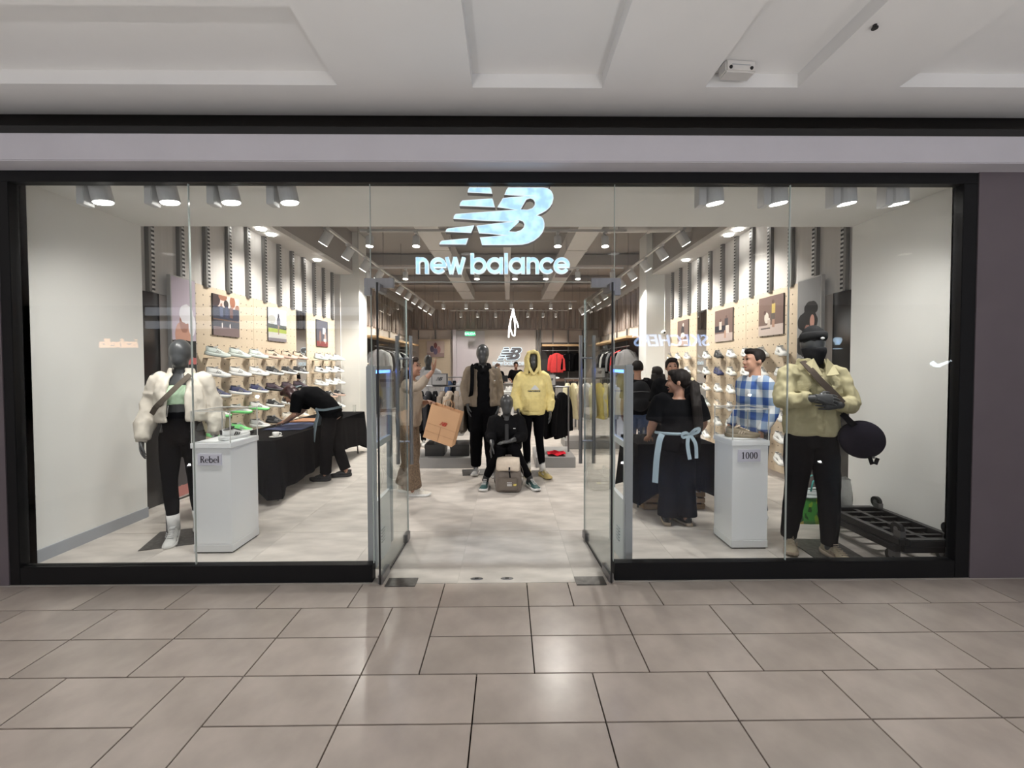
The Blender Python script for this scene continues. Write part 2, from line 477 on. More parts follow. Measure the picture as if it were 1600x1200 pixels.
# opposite side of the concourse: shops whose lit signs mirror in the glass
M_far = mat('far_shop_wall', (0.022, 0.021, 0.021), 0.9, spec=0.1)
struct(G().box(-15, 15, -10.0, -9.6, 0, 3.42).build('wall_opposite', M_far))
M_fascia = emit_mat('lit_shop_fascia', (0.85, 0.9, 1.0), 2.0)
tag(G().box(-11.0, -4.6, -9.59, -9.5, 3.12, 3.36).build('shop_fascia', M_fascia), 'upper pale lit band mirrored across the shoe posters', 'shop sign')
tag(G().box(-11.0, -4.6, -9.59, -9.5, 2.72, 2.95).build('shop_fascia', M_fascia), 'lower pale lit band mirrored across the shoe posters', 'shop sign')
def opp_text(body, x, z, size, col, strength, label, shear=0.0, bold=0.004):
    me = text_mesh('shop_lettering', body, size, 0.06, emit_mat('lit_' + label[:12], col, strength), shear, bold)
    o = link('shop_lettering', me, None, (x, -9.45, z), (PI / 2, 0, PI))
    return tag(o, label, 'shop sign')
opp_text('SKECHERS', 4.85, 2.17, 0.50, (0.45, 0.62, 1.0), 13.0, 'blue white lit shop name mirrored beside the right door', 0.25)
opp_text('isabella', -11.75, 2.15, 0.40, (1.0, 0.55, 0.30), 8.0, 'warm lit shop name mirrored on the white display wall', 0.1, 0.0)
sw = [(0.0, 0.0), (0.12, -0.10), (0.28, -0.12), (0.95, 0.22), (0.35, 0.0), (0.2, -0.01), (0.1, 0.08)]
me = curve_mesh('shop_emblem', [[(-u, v) for u, v in sw][::-1]], 0.05, emit_mat('lit_emblem', (0.8, 0.92, 1.0), 12.0))
tag(link('shop_emblem', me, None, (12.75, -9.45, 1.62), (PI / 2, 0, PI)), 'curved lit tick emblem mirrored on the far end wall', 'shop sign')
tg = G()
for a in (-32, 0, 32):
    tg.obox((9.9 + 0.10 * math.sin(R(a)), -9.45, 2.22 + 0.10 * math.cos(R(a))), (0.10, 0.04, 0.20), (0, R(a), 0))
tg.box(9.78, 10.02, -9.47, -9.43, 2.06, 2.09)
tag(tg.build('shop_emblem', emit_mat('lit_trefoil', (0.6, 0.8, 1.0), 8.0)), 'small blue leaf emblem mirrored beside the beanie mannequin', 'shop sign')

def mall_downlight(x, y):
    t = empty('ceiling_light', (x, y, CZ), 0, 'round recessed downlight of the concourse ceiling', 'ceiling light', 'concourse downlights')
    G().loft([((0, 0, -0.012), Vector((1, 0, 0)), Vector((0, 1, 0)), 0.12, 0.12), ((0, 0, 0.0), Vector((1, 0, 0)), Vector((0, 1, 0)), 0.125, 0.125)], 20).build('ring', M_spotw, t)
    G().loft([((0, 0, -0.014), Vector((1, 0, 0)), Vector((0, 1, 0)), 0.09, 0.09), ((0, 0, -0.012), Vector((1, 0, 0)), Vector((0, 1, 0)), 0.09, 0.09)], 20).build('diffuser', M_panel_lit, t)
for x in (-5.6, -3.2, -0.8, 1.6, 4.0, 6.4):
    for y in (-3.7, -6.6): mall_downlight(x, y)
def globe(x, y, z):  # invented lamps, added behind the camera to brighten ceiling and bulkhead
    t = empty('fill_globe', (x, y, 0), 0, 'added fill lamp on a slim post behind the camera', 'fill light', 'added fill globes')
    G().ball((0, 0, z), 0.02, n=16, m=10).build('glass_globe', emit_mat('opal_glow', (1.0, 0.98, 0.96), 6.0), t, smooth=True)
    G().cyl((0, 0, 0.02), (0, 0, z - 0.018), 0.008, n=12).build('post', M_gun, t); G().cyl((0, 0, 0), (0, 0, 0.02), 0.14, n=24).build('base', M_gun, t)
    d = bpy.data.lights.new('bulb', 'POINT'); d.energy = FILL_GLOBE_POWER; d.shadow_soft_size = 0.026; d.color = (1.0, 0.985, 0.985)
    o = bpy.data.objects.new('bulb', d); COL.objects.link(o); o.parent = t; o.location = (0, 0, z)
for x in (-6.2, -2.2, 1.8, 5.8): globe(x, -7.0, 0.85)
def uplight(x, y):  # invented floor lights, added out of view to lift the concourse ceiling
    t = empty('fill_uplight', (x, y, 0), 0, 'added round fill uplight on the floor behind the camera', 'floor light', 'added fill uplights')
    G().cyl((0, 0, 0), (0, 0, 0.008), 0.06, n=24).build('ring', M_gun, t); G().cyl((0, 0, 0.008), (0, 0, 0.010), 0.03, n=24).build('lens', M_panel_lit, t)
    lamp(t, (0, 0, 0.03), (0, 0, 1), FILL_UPLIGHT_POWER, 165, 1.0, 0.018, (1.0, 0.985, 0.98))
for x in (-5.2, -2.0, 1.7, 4.9): uplight(x, -3.5)

# ------------------------------------------------------------------ storefront: frame, panes, doors
GX = [-3.71, -2.447, -1.138, 0.653, 1.946, 3.202]
Y0, Y1 = 0.02, 0.09
trim = struct(empty('trim_1', (0, 0, 0)))
G().box(-3.775, 3.31, Y0, Y1, 2.917, 2.996).build('top_rail', M_black, trim, bevel=0.003)
G().box(-3.775, -3.70, Y0, Y1, 0.0, 2.917).build('stile', M_black, trim, bevel=0.003)
G().box(3.202, 3.31, Y0, Y1, 0.0, 2.917).build('stile', M_black, trim, bevel=0.003)
G().box(-3.70, -1.135, Y0, Y1, 0.0, 0.13).build('sill', M_black, trim, bevel=0.003)
G().box(0.653, 3.202, Y0, Y1, 0.0, 0.13).build('sill', M_black, trim, bevel=0.003)
def pane(parent, x0, x1, z0, z1): return G().box(x0, x1, 0.049, 0.061, z0, z1).build('pane', M_glass, parent)
w1 = struct(empty('window_1')); pane(w1, -3.70, -2.449, 0.13, 2.917); pane(w1, -2.445, -1.138, 0.13, 2.917)
G().box(-2.4495, -2.4445, 0.048, 0.062, 0.13, 2.917).build('silicone_joint', M_gedge, w1)
G().box(-1.138, -1.134, 0.048, 0.062, 0.13, 2.917).build('pane_edge', M_gedge, w1)
w2 = struct(empty('window_2')); pane(w2, 0.653, 1.944, 0.13, 2.917); pane(w2, 1.948, 3.202, 0.13, 2.917)
G().box(1.9435, 1.9485, 0.048, 0.062, 0.13, 2.917).build('silicone_joint', M_gedge, w2)
G().box(0.649, 0.653, 0.048, 0.062, 0.13, 2.917).build('pane_edge', M_gedge, w2)
w3 = struct(empty('window_3')); pane(w3, -1.134, 0.649, 2.21, 2.917)
G().box(-1.134, 0.649, 0.049, 0.061, 2.207, 2.21).build('pane_edge', M_gedge, w3)
for s, x in ((1, -1.134), (-1, 0.649)):
    g = G(); g.box(*sorted((x - s * 0.045, x + s * 0.17)), 0.035, 0.075, 2.165, 2.235); g.box(*sorted((x - s * 0.045, x + s * 0.002)), 0.035, 0.075, 2.11, 2.165)
    g.build('patch_fitting', M_steel, w3, bevel=0.003)

def door(name, hx, side, angle, fy=0.02):
    """leaf hinged at hx; local x runs from hinge to free edge"""
    d = struct(empty(name, (hx, fy, 0), angle))
    W = 0.80
    G().box(0.0, W, -0.006, 0.006, 0.012, 2.19).build('pane', M_doorglass, d)
    G().box(-0.006, 0.0, -0.0065, 0.0065, 0.012, 2.19).build('front_gasket', M_blackgasket, d)
    G().box(W, W + 0.003, -0.0065, 0.0065, 0.012, 2.19).build('pane_edge', M_gedge, d)
    G().box(0.0, 0.17, -0.018, 0.018, 2.13, 2.185).build('top_patch', M_steel, d, bevel=0.003)
    G().box(0.0, 0.18, -0.018, 0.018, 0.012, 0.075).build('bottom_patch', M_steel, d, bevel=0.003)
    G().box(0.18, W - 0.1, -0.008, 0.008, 0.008, 0.016).build('bottom_seal', M_blackgasket, d)
    G().box(W - 0.10, W + 0.004, -0.02, 0.02, 0.012, 0.085).build('lock_patch', M_gun, d, bevel=0.004)
    for s in (-1, 1):
        h = G().cyl((W - 0.09, s * 0.06, 0.72), (W - 0.09, s * 0.06, 1.86), 0.0165, n=16).build('handle', M_steel, d, smooth=False)
        for z in (0.92, 1.66):
            G().cyl((0, s * 0.006, z), (0, s * 0.06, z), 0.009, n=10).build('standoff', M_steel, h, loc=(W - 0.09, 0, 0))
    return d
d1 = door('door_1', -1.064, 1, R(89.2), -0.03)
d2 = door('door_2', 0.616, -1, R(93.5), -0.03)
for x0, x1 in ((-1.03, -0.81), (0.36, 0.58)):
    o = G().box(x0, x1, -0.045, 0.075, 0.0, 0.006).build('floor_pivot_plate', M_steelpl, None, bevel=0.002)
    tag(o, 'scuffed steel floor plate under the %s glass door' % ('left' if x0 < 0 else 'right'), 'floor plate')
for x in (-0.372, -0.145):
    t = G().loft([((0, 0, 0), Vector((1, 0, 0)), Vector((0, 1, 0)), 0.048, 0.018), ((0, 0, 0.004), Vector((1, 0, 0)), Vector((0, 1, 0)), 0.046, 0.016)], 20).build('floor_socket', M_steel, None, loc=(x, 0.06, 0.0))
    G().box(-0.014, 0.014, -0.008, 0.008, 0.004, 0.005).build('socket_hole', M_blackgasket, t)
    tag(t, 'oval steel lock socket in the threshold, %s one' % ('left' if x < -0.2 else 'right'), 'floor socket')

# ------------------------------------------------------------------ shop shell
sfloor = struct(G().box(-4.4, 3.95, 0.0, 15.0, -0.15, -0.002).build('floor_shop', M_joint))
xj = [-4.4] + [round(-0.51 + 0.87 * k, 3) for k in range(-4, 6)] + [3.95]
yj = [0.0] + [round(0.96 + 1.67 * k, 3) for k in range(0, 9)] + [15.0]
for a, b in zip(xj[:-1], xj[1:]):
    for c, d in zip(yj[:-1], yj[1:]): floor_tile(a, b, c, d, M_concrete, sfloor, 0.002)
struct(G().box(-4.06, -3.96, 0.09, 1.40, 0, 3.06).build('wall_left', M_white))
struct(G().box(3.53, 3.63, 0.09, 1.40, 0, 3.06).build('wall_right', M_white))
struct(G().box(-3.96, -3.948, 0.09, 1.40, 0, 0.105).build('baseboard_left', M_base))
struct(G().box(3.518, 3.53, 0.09, 1.40, 0, 0.105).build('baseboard_right', M_base))
struct(G().box(-4.06, -3.775, 0.09, 0.2, 0, 3.06).build('wall_return_left', M_white))
struct(G().box(3.31, 3.63, 0.09, 0.2, 0, 3.06).build('wall_return_right', M_white))
struct(G().box(-4.3, 3.9, 0.11, 1.41, 3.06, 3.2).build('ceiling_display', M_white))
struct(G().box(-4.3, 3.9, 1.36, 1.41, 3.2, 4.75).build('wall_over_display', M_taupe))
struct(G().box(-4.4, 3.95, 1.36, 15.0, 4.7, 4.8).build('ceiling_shop', M_taupe))

LWX, RWX = -4.15, 3.68
def side(s):
    """s=-1 left wall, +1 right wall; X(d) = distance d in front of the wall"""
    wx = LWX if s < 0 else RWX
    sg = 1 if s < 0 else -1
    X = lambda d: wx + sg * d
    nm = 'left' if s < 0 else 'right'
    bx = lambda g, d0, d1, y0, y1, z0, z1: g.box(*sorted((X(d0), X(d1))), y0, y1, z0, z1)
    wall = struct(bx(G(), -0.2, -0.03, 1.36, 15.0, 0, 4.75).build('wall_side_' + nm, M_wallb))
    # dark glossy end panel, then upper boards and slotted uprights
    bx(G(), -0.03, 0.0, 1.40, 1.84, 0, 2.43).build('end_panel', M_darkgloss, wall)
    py = [1.71 + 0.442 * k for k in range(12)]
    if s > 0: py = [1.66 + 0.447 * k for k in range(12)]
    edges = [1.40] + py + [6.75]
    for a, b in zip(edges[:-1], edges[1:]):
        bx(G(), -0.03, -0.012, a, b, 2.43 if b < 2.3 else 2.6, 3.72).build('board', M_panel, wall)
    for i, y in enumerate(py):
        z0 = 2.43 if y < 2.2 else 2.64
        o = bx(G(), -0.03, 0.035, y - 0.035, y + 0.028, z0, 3.72).build('upright', M_postm, wall)
        bx(G(), 0.004, 0.0355, y + 0.028 if True else 0, y + 0.040, z0, 3.72).build('slotted_edge', M_slot_edge, o)
        bx(G(), 0.0355, 0.037, y - 0.002, y + 0.026, z0, 3.72).build('slotted_face', M_slot_edge, o)
    # boxed bulkhead above with pale soffit
    bx(G(), -0.03, 0.42, 1.41, 6.9, 3.72, 3.80).build('cornice', M_panel, wall)
    bx(G(), -0.03, 0.40, 1.41, 6.9, 3.80, 4.70).build('upper_bulkhead', M_taupe, wall)
    for y in (3.5, 3.78, 5.4):
        G().cyl((X(0.21), y, 3.70), (X(0.21), y, 3.722), 0.07, n=18).build('downlight', M_lens, wall)
    # pegboards and mirror
    for a, b in ((2.30, 3.62), (3.625, 4.945), (5.36, 6.72)):
        bx(G(), -0.03, 0.0, a, b, 0.08, 2.665).build('pegboard', M_peg, wall, bevel=0.002)
    bx(G(), -0.03, -0.01, 4.945, 5.36, 0.08, 2.665).build('mirror', M_mirror, wall)
    # white column
    struct(bx(G(), -0.03, 0.12, 6.75, 7.3, 0, 4.75).build('column_reveal_' + nm, M_panel))
    struct(bx(G(), 0.12, 0.55, 6.78, 7.3, 0, 4.75).build('column_' + nm, M_white))
    # rear bay: slat band, dark recess, wood shelf
    n = 27
    for k in range(n):
        y = 7.45 + k * 0.262
        bx(G(), -0.03, 0.06 if k % 2 else 0.03, y, y + (0.09 if k % 2 else 0.15), 2.75, 3.85).build('slat', M_slat, wall)
    bx(G(), -0.03, 0.06, 7.3, 14.6, 3.85, 4.0).build('slat_cap', M_panel, wall)
    bx(G(), -0.03, -0.015, 8.6 if s < 0 else 8.9, 13.9, 0.1, 2.45).build('dark_bay', mat('charcoal_bay', (0.06, 0.056, 0.055), 0.7), wall)
    bx(G(), -0.03, 0.0, 7.35, 8.5 if s < 0 else 8.8, 0.1, 2.55).build('pegboard', M_peg, wall)
    bx(G(), -0.03, 0.42, 8.6 if s < 0 else 8.9, 13.9, 2.38, 2.44).build('shelf', M_wood, wall)
    for k in range(5):
        y = (8.62 if s < 0 else 8.92) + k * 1.24
        bx(G(), 0.0, 0.05, y, y + 0.04, 0.0, 2.75).build('upright', M_postm, wall)
    r = G().cyl((X(0.3), 8.7 if s < 0 else 9.0, 2.15), (X(0.3), 13.8, 2.15), 0.014).build('hanging_rail', M_gun, wall)
    return wall, X
wallL, XLf = side(-1)
wallR, XRf = side(1)

# rear wall
YB = 14.6
bw = struct(G().box(-4.4, 3.95, YB + 0.02, YB + 0.2, 0, 4.75).build('wall_rear', M_wallb))
G().box(-1.10, 1.05, YB - 0.05, YB + 0.02, 0, 3.12).build('logo_panel', M_wallb, bw)
for k in range(33):
    x = -4.1 + k * 0.235
    G().box(x, x + (0.13 if k % 2 else 0.09), YB - (0.12 if k % 2 else 0.06), YB + 0.02, 3.13, 3.95).build('slat', M_slat, bw)
G().box(-4.15, 3.68, YB - 0.13, YB + 0.02, 3.08, 3.13).build('slat_cap', M_slat, bw)
# corridor opening with pale lilac reveal
M_lilac = mat('lilac_corridor_paint', (0.60, 0.55, 0.58), 0.7)
g = G(); g.box(-2.42, -2.28, YB - 0.25, YB + 0.02, 0, 3.08)
g.build('corridor_jamb', M_lilac, bw)
G().box(-2.28, -1.10, YB - 0.02, YB + 0.02, 0, 3.05).build('corridor_back', M_lilac, bw)
G().box(-3.86, -2.55, YB - 0.06, YB + 0.02, 0.1, 2.70).build('pegboard', M_peg, bw)
G().box(1.22, 3.2, YB - 0.02, YB + 0.02, 0.1, 2.55).build('dark_bay', mat('charcoal_bay'), bw)
G().box(1.30, 2.95, YB - 0.42, YB, 2.38, 2.46).build('shelf', M_wood, bw)
for x in (1.1, 1.22, 1.75, 2.4, 3.0):
    G().box(x, x + 0.05, YB - 0.09, YB, 0.0, 3.08).build('upright', M_postm, bw)
G().cyl((1.3, YB - 0.3, 2.2), (2.9, YB - 0.3, 2.2), 0.014).build('hanging_rail', M_gun, bw)
for x in (-3.9, -3.2, -2.5):
    G().box(x, x + 0.04, YB - 0.07, YB, 2.70, 3.08).build('upright', M_postm, bw)
G().box(1.25, 1.35, YB - 0.03, YB + 0.0, 2.7, 3.0).build('return_panel', M_panel, bw)

# ------------------------------------------------------------------ shop ceiling: ducts, beams, tracks
def ceil_thing(name, g, m, label, cat, **k): return tag(g.build(name, m, None, **k), label, cat)
dl = empty('air_duct', (-1.55, 0, 4.0), 0, 'pale rectangular air duct above the standing brown mannequin side', 'air duct')
for k in range(6): G().box(-0.21, 0.21, 2.6 + k * 1.6, 4.16 + k * 1.6, 0, 0.34).build('duct_section', M_duct, dl); G().box(-0.225, 0.225, 4.16 + k * 1.6, 4.2 + k * 1.6, -0.012, 0.35).build('flange', M_panel, dl)
G().box(-0.17, 0.17, 7.6, 8.3, -0.03, 0.0).build('grille', M_gun, dl)
dr = copy_tree(dl); dr.location = (1.32, 0, 4.0); dr['label'] = 'pale rectangular air duct above the yellow hoodie mannequin side'
ct = empty('ceiling_beam', (0, 0, 0), 0, 'slim pale beam along the middle of the shop ceiling', 'beam')
G().box(-0.22, -0.06, 2.4, 12.6, 4.05, 4.15).build('beam_body', M_duct, ct); G().box(-0.24, -0.04, 7.4, 7.8, 4.0, 4.05).build('joint_box', M_panel, ct)
pp = empty('air_pipe', (0, 0, 0), 0, 'round white pipe crossing behind the lit logo', 'pipe')
G().cyl((1.58, 4.6, 4.1), (3.2, 4.6, 4.12), 0.10, n=18).build('pipe_body', M_duct, pp, smooth=True)
for x in (1.7, 2.4, 3.0): G().cyl((x, 4.6, 4.1), (x + 0.05, 4.6, 4.1), 0.108, n=18).build('collar', M_panel, pp)
for y, z, lab in ((5.0, 4.37, 'front'), (8.6, 4.37, 'middle'), (11.4, 4.37, 'rear')):
    g = G().box(-4.1, 3.6, y, y + 0.45, z, z + 0.3)
    tag(g.build('ceiling_beam', mat('grey_cross_beam', (0.34, 0.32, 0.305), 0.8)), 'wide grey cross beam under the shop ceiling, %s one' % lab, 'beam')

M_track = mat('white_track', (0.60, 0.59, 0.58), 0.5)
SPOT = {}
def spot_fixture(name, loc, aim, power, label, group, size=0.075, lit=True, cone=110):
    """hanging track spotlight: adapter, yoke arm, cylinder head and lit lens"""
    t = empty(name, loc, 0, label, 'spotlight', group)
    a = Vector(aim).normalized()
    if 'adapter' not in SPOT:
        SPOT['adapter'] = G().box(-0.022, 0.022, -0.06, 0.06, -0.035, 0).mesh('adapter', M_spotw)
        SPOT['arm'] = G().box(-0.012, 0.012, -0.012, 0.012, -0.11, -0.035).mesh('arm', M_spotw)
        SPOT['head'] = G().loft([((0, 0, 0.08), Vector((1, 0, 0)), Vector((0, 1, 0)), 0.050, 0.050), ((0, 0, 0.07), Vector((1, 0, 0)), Vector((0, 1, 0)), 0.058, 0.058), ((0, 0, -0.08), Vector((1, 0, 0)), Vector((0, 1, 0)), 0.060, 0.060)], 16).mesh('head', M_spotw)
        SPOT['lens'] = G().loft([((0, 0, -0.0801), Vector((1, 0, 0)), Vector((0, 1, 0)), 0.054, 0.054), ((0, 0, -0.083), Vector((1, 0, 0)), Vector((0, 1, 0)), 0.052, 0.052)], 16).mesh('lens', M_lens)
    k = size / 0.06
    link('adapter', SPOT['adapter'], t); link('arm', SPOT['arm'], t)
    rot = (-a).to_track_quat('Z', 'Y').to_euler()
    h = link('head', SPOT['head'], t, (0, 0, -0.15), rot); h.scale = (k, k, k)
    l = link('lens', SPOT['lens'], h)
    if power > 0:
        lamp(t, Vector((0, 0, -0.15)) + a * (0.083 * k + 0.015), a, power, cone)
    return t

def track(name, p0, p1, label):
    d = (Vector(p1) - Vector(p0))
    g = G()
    if abs(d.x) > abs(d.y): g.box(p0[0], p1[0], p0[1] - 0.018, p0[1] + 0.018, p0[2], p0[2] + 0.035)
    else: g.box(p0[0] - 0.018, p0[0] + 0.018, p0[1], p1[1], p0[2], p0[2] + 0.035)
    o = g.build(name, M_track); tag(o, label, 'light track')
    n = max(2, int(d.length / 1.6)); w = G()
    for i in range(n + 1):
        q = Vector(p0) + d * (0.03 + 0.94 * i / n)
        G().cyl((q.x, q.y, p0[2] + 0.035), (q.x, q.y, 4.70), 0.004, n=6).build('suspension_wire', M_gun, o)
    return o

# four big white spotlights over each window display
def display_spot(x, label, aimx):
    t = empty('display_spotlight', (x, 0.24, 3.0), 0, label, 'spotlight', 'window display spotlights')
    G().box(-0.07, -0.012, -0.045, 0.045, -0.17, 0.0).build('driver_box', M_spotw, t, bevel=0.004)
    hd = G().loft([((0.06, 0, -0.012), Vector((1, 0, 0)), Vector((0, 1, 0)), 0.066, 0.066), ((0.06, 0, -0.15), Vector((1, 0, 0)), Vector((0, 1, 0)), 0.068, 0.068)], 20).build('head', M_spotw, t)
    hd.rotation_euler = (R(6), R(-8), 0)
    G().loft([((0.06, 0, -0.1502), Vector((1, 0, 0)), Vector((0, 1, 0)), 0.061, 0.061), ((0.06, 0, -0.156), Vector((1, 0, 0)), Vector((0, 1, 0)), 0.058, 0.058)], 20).build('lens', M_lens, hd)
    lamp(t, (0.075, -0.005, -0.185), (aimx, 0.42, -1), DISPLAY_POWER, 168, 1.0, 0.06, (1.0, 0.97, 0.93))

for i, x in enumerate((-3.33, -2.82, -2.35, -1.90)): display_spot(x, 'white display spotlight over the cream jacket mannequin, %s from the left end' % ordn[i], 0.22)
for i, x in enumerate((1.41, 1.91, 2.45, 2.86)): display_spot(x, 'white display spotlight over the olive jacket mannequin, %s from the door' % ordn[i], -0.30)
for x0, x1, lab in ((-3.59, -1.52, 'left'), (1.03, 3.03, 'right')):
    o = G().box(x0, x1, 0.21, 0.27, 3.0, 3.06).build('light_track', M_track); tag(o, 'pale track holding the %s four display spotlights' % lab, 'light track')

track('light_track', (-2.85, 2.8, 3.66), (-2.85, 12.6, 3.66), 'suspended light track along the left shoe wall')
track('light_track', (2.52, 2.8, 3.66), (2.52, 12.6, 3.66), 'suspended light track along the right shoe wall')
for i in range(11):
    y = 3.3 + i * 0.86
    lit = STORE_POWER if i % 2 == 0 else 0
    spot_fixture('track_spotlight', (-2.85, y, 3.66), (-0.65, 0.05, -1), lit, 'white spotlight on the left wall track, %s from the window' % ordn[i], 'left track spotlights')
    spot_fixture('track_spotlight', (2.52, y, 3.66), (0.65, 0.05, -1), lit, 'white spotlight on the right wall track, %s from the window' % ordn[i], 'right track spotlights')
cross = [(3.6, -2.45, 1.75, [-2.3, -1.57, 0.66, 1.41], 'front'), (6.1, -3.3, 2.4, [-3.15, -2.35, -0.8, 0.03, 0.7, 1.4, 2.16], 'second'),
         (10.8, -2.55, 2.15, [-2.25, -1.5, -0.83, 0.0, 0.65, 1.3, 1.95], 'third'), (13.2, -2.35, 2.2, [-1.95, -1.3, -0.6, 0.1, 0.65, 1.25, 1.75], 'rear')]
for y, x0, x1, lst, nm in cross:
    track('light_track', (x0, y, 3.70), (x1, y, 3.70), 'suspended cross track of spotlights, %s one' % nm)
    for i, x in enumerate(lst):
        spot_fixture('track_spotlight', (x, y, 3.70), (0.0, -0.12 if y < 7 else 0.25, -1), STORE_POWER * ((1.15 if y < 7 else 0.5) if i % 2 == 0 else 0), 'spotlight on the %s cross track, %s from its left end' % (nm, ordn[i]), 'cross track spotlights', 0.06)

# ------------------------------------------------------------------ lit logo sign behind the transom glass
LOGO_BARS = [[(470, 62), (718, 62), (732, 80), (745, 142), (445, 128), (452, 90)],
             [(385, 215), (740, 192), (752, 205), (777, 303), (350, 286), (358, 245)],
             [(215, 545), (532, 508), (490, 606), (180, 592), (190, 560)],
             [(140, 690), (460, 660), (430, 743), (105, 741), (118, 708)]]
LOGO_B = [(930, 62), (1350, 62), (1405, 72), (1445, 100), (1468, 145), (1473, 195), (1460, 250), (1430, 300), (1385, 340), (1340, 366), (1285, 393), (1325, 406), (1352, 435), (1366, 485), (1364, 540), (1342, 598), (1300, 650), (1240, 696), (1170, 728), (1100, 744), (960, 748),
          (615, 748), (588, 652), (700, 643), (832, 630), (700, 616), (580, 609), (548, 515), (720, 492), (905, 472), (600, 458), (275, 438), (282, 400), (305, 375), (780, 340), (990, 326), (797, 301), (866, 188), (960, 177), (1088, 166), (960, 160), (882, 156), (905, 95)]
LOGO_H = [[(1085, 322), (1150, 210), (1195, 198), (1228, 210), (1246, 240), (1243, 275), (1215, 307), (1160, 324)],
          [(948, 580), (1008, 466), (1070, 456), (1105, 470), (1120, 500), (1112, 535), (1080, 565), (1020, 585)]]
def logo_loops(scale, ox=0.0, oz=0.0):
    f = lambda lp: [(ox + (u - 105) / 1368 * scale, oz + (748 - v) / 1368 * scale) for u, v in lp]
    return [[f(b)] for b in LOGO_BARS] + [[f(LOGO_B)] + [f(h) for h in LOGO_H]]
def led_mat(name, strength):
    m, nt, b = node_mat(name)
    tc = nt.nodes.new('ShaderNodeTexCoord'); n = nt.nodes.new('ShaderNodeTexNoise'); n.inputs['Scale'].default_value = 11; n.inputs['Detail'].default_value = 2
    nt.links.new(tc.outputs['Object'], n.inputs['Vector'])
    cr = nt.nodes.new('ShaderNodeValToRGB'); cr.color_ramp.elements[0].position = 0.38; cr.color_ramp.elements[0].color = (0.30, 0.54, 0.90, 1)
    cr.color_ramp.elements[1].position = 0.66; cr.color_ramp.elements[1].color = (0.55, 0.90, 1.0, 1)
    nt.links.new(n.outputs['Fac'], cr.inputs[0]); nt.links.new(cr.outputs[0], b.inputs['Emission Color'])
    b.inputs['Base Color'].default_value = (0.25, 0.28, 0.3, 1); b.inputs['Emission Strength'].default_value = strength; b.inputs['Roughness'].default_value = 0.4
    return m
M_led = led_mat('led_acrylic_face', 0.95)
M_rim = emit_mat('white_letter_rim', (0.88, 0.95, 1.0), 0.55)
M_side = mat('grey_letter_return', (0.16, 0.15, 0.16), 0.5)
def inset_mesh(name, loops, depth, off, m):
    cu = bpy.data.curves.new(name, 'CURVE'); cu.dimensions = '2D'; cu.fill_mode = 'BOTH'; cu.extrude = depth / 2; cu.offset = off
    for lp in loops:
        sp = cu.splines.new('POLY'); sp.points.add(len(lp) - 1)
        for p, q in zip(sp.points, lp): p.co = (q[0], q[1], 0, 1)
        sp.use_cyclic_u = True
    o = bpy.data.objects.new(name, cu); COL.objects.link(o)
    me = bpy.data.meshes.new_from_object(o.evaluated_get(bpy.context.evaluated_depsgraph_get()))
    bpy.data.objects.remove(o); bpy.data.curves.remove(cu)
    me.materials.clear(); me.materials.append(m)
    return me
LX = lambda px: -0.645 + (px - 685) * 0.004734
LZ = lambda py: 2.487 + (383 - py) * 0.0047
sign = empty('logo_sign', (0, 0.09, 0), 0, 'large lit pale blue NB logo behind the glass over the doors', 'sign')
ROT = (PI / 2, 0, 0)
for lp in logo_loops(0.850, -0.642, 2.487):
    body = link('logo_piece', curve_mesh('logo_piece', lp, 0.05, M_side), sign, (0, 0.025, 0), ROT)
    link('letter_rim', inset_mesh('letter_rim', lp, 0.002, -0.0015, M_rim), body, (0, 0, 0.0262))
    link('lit_face', inset_mesh('lit_face', lp, 0.003, -0.0075, M_led), body, (0, 0, 0.0282))
for x in (-0.36, 0.02): G().cyl((x, 0.045, 2.88), (x, 0.045, 3.06), 0.002, n=6).build('suspension_wire', M_gun, sign)
G().tube([(0.17, 0.03, 2.90), (0.19, 0.05, 2.96), (0.22, 0.1, 3.06)], 0.004, 6).build('power_cable', M_gun, sign)

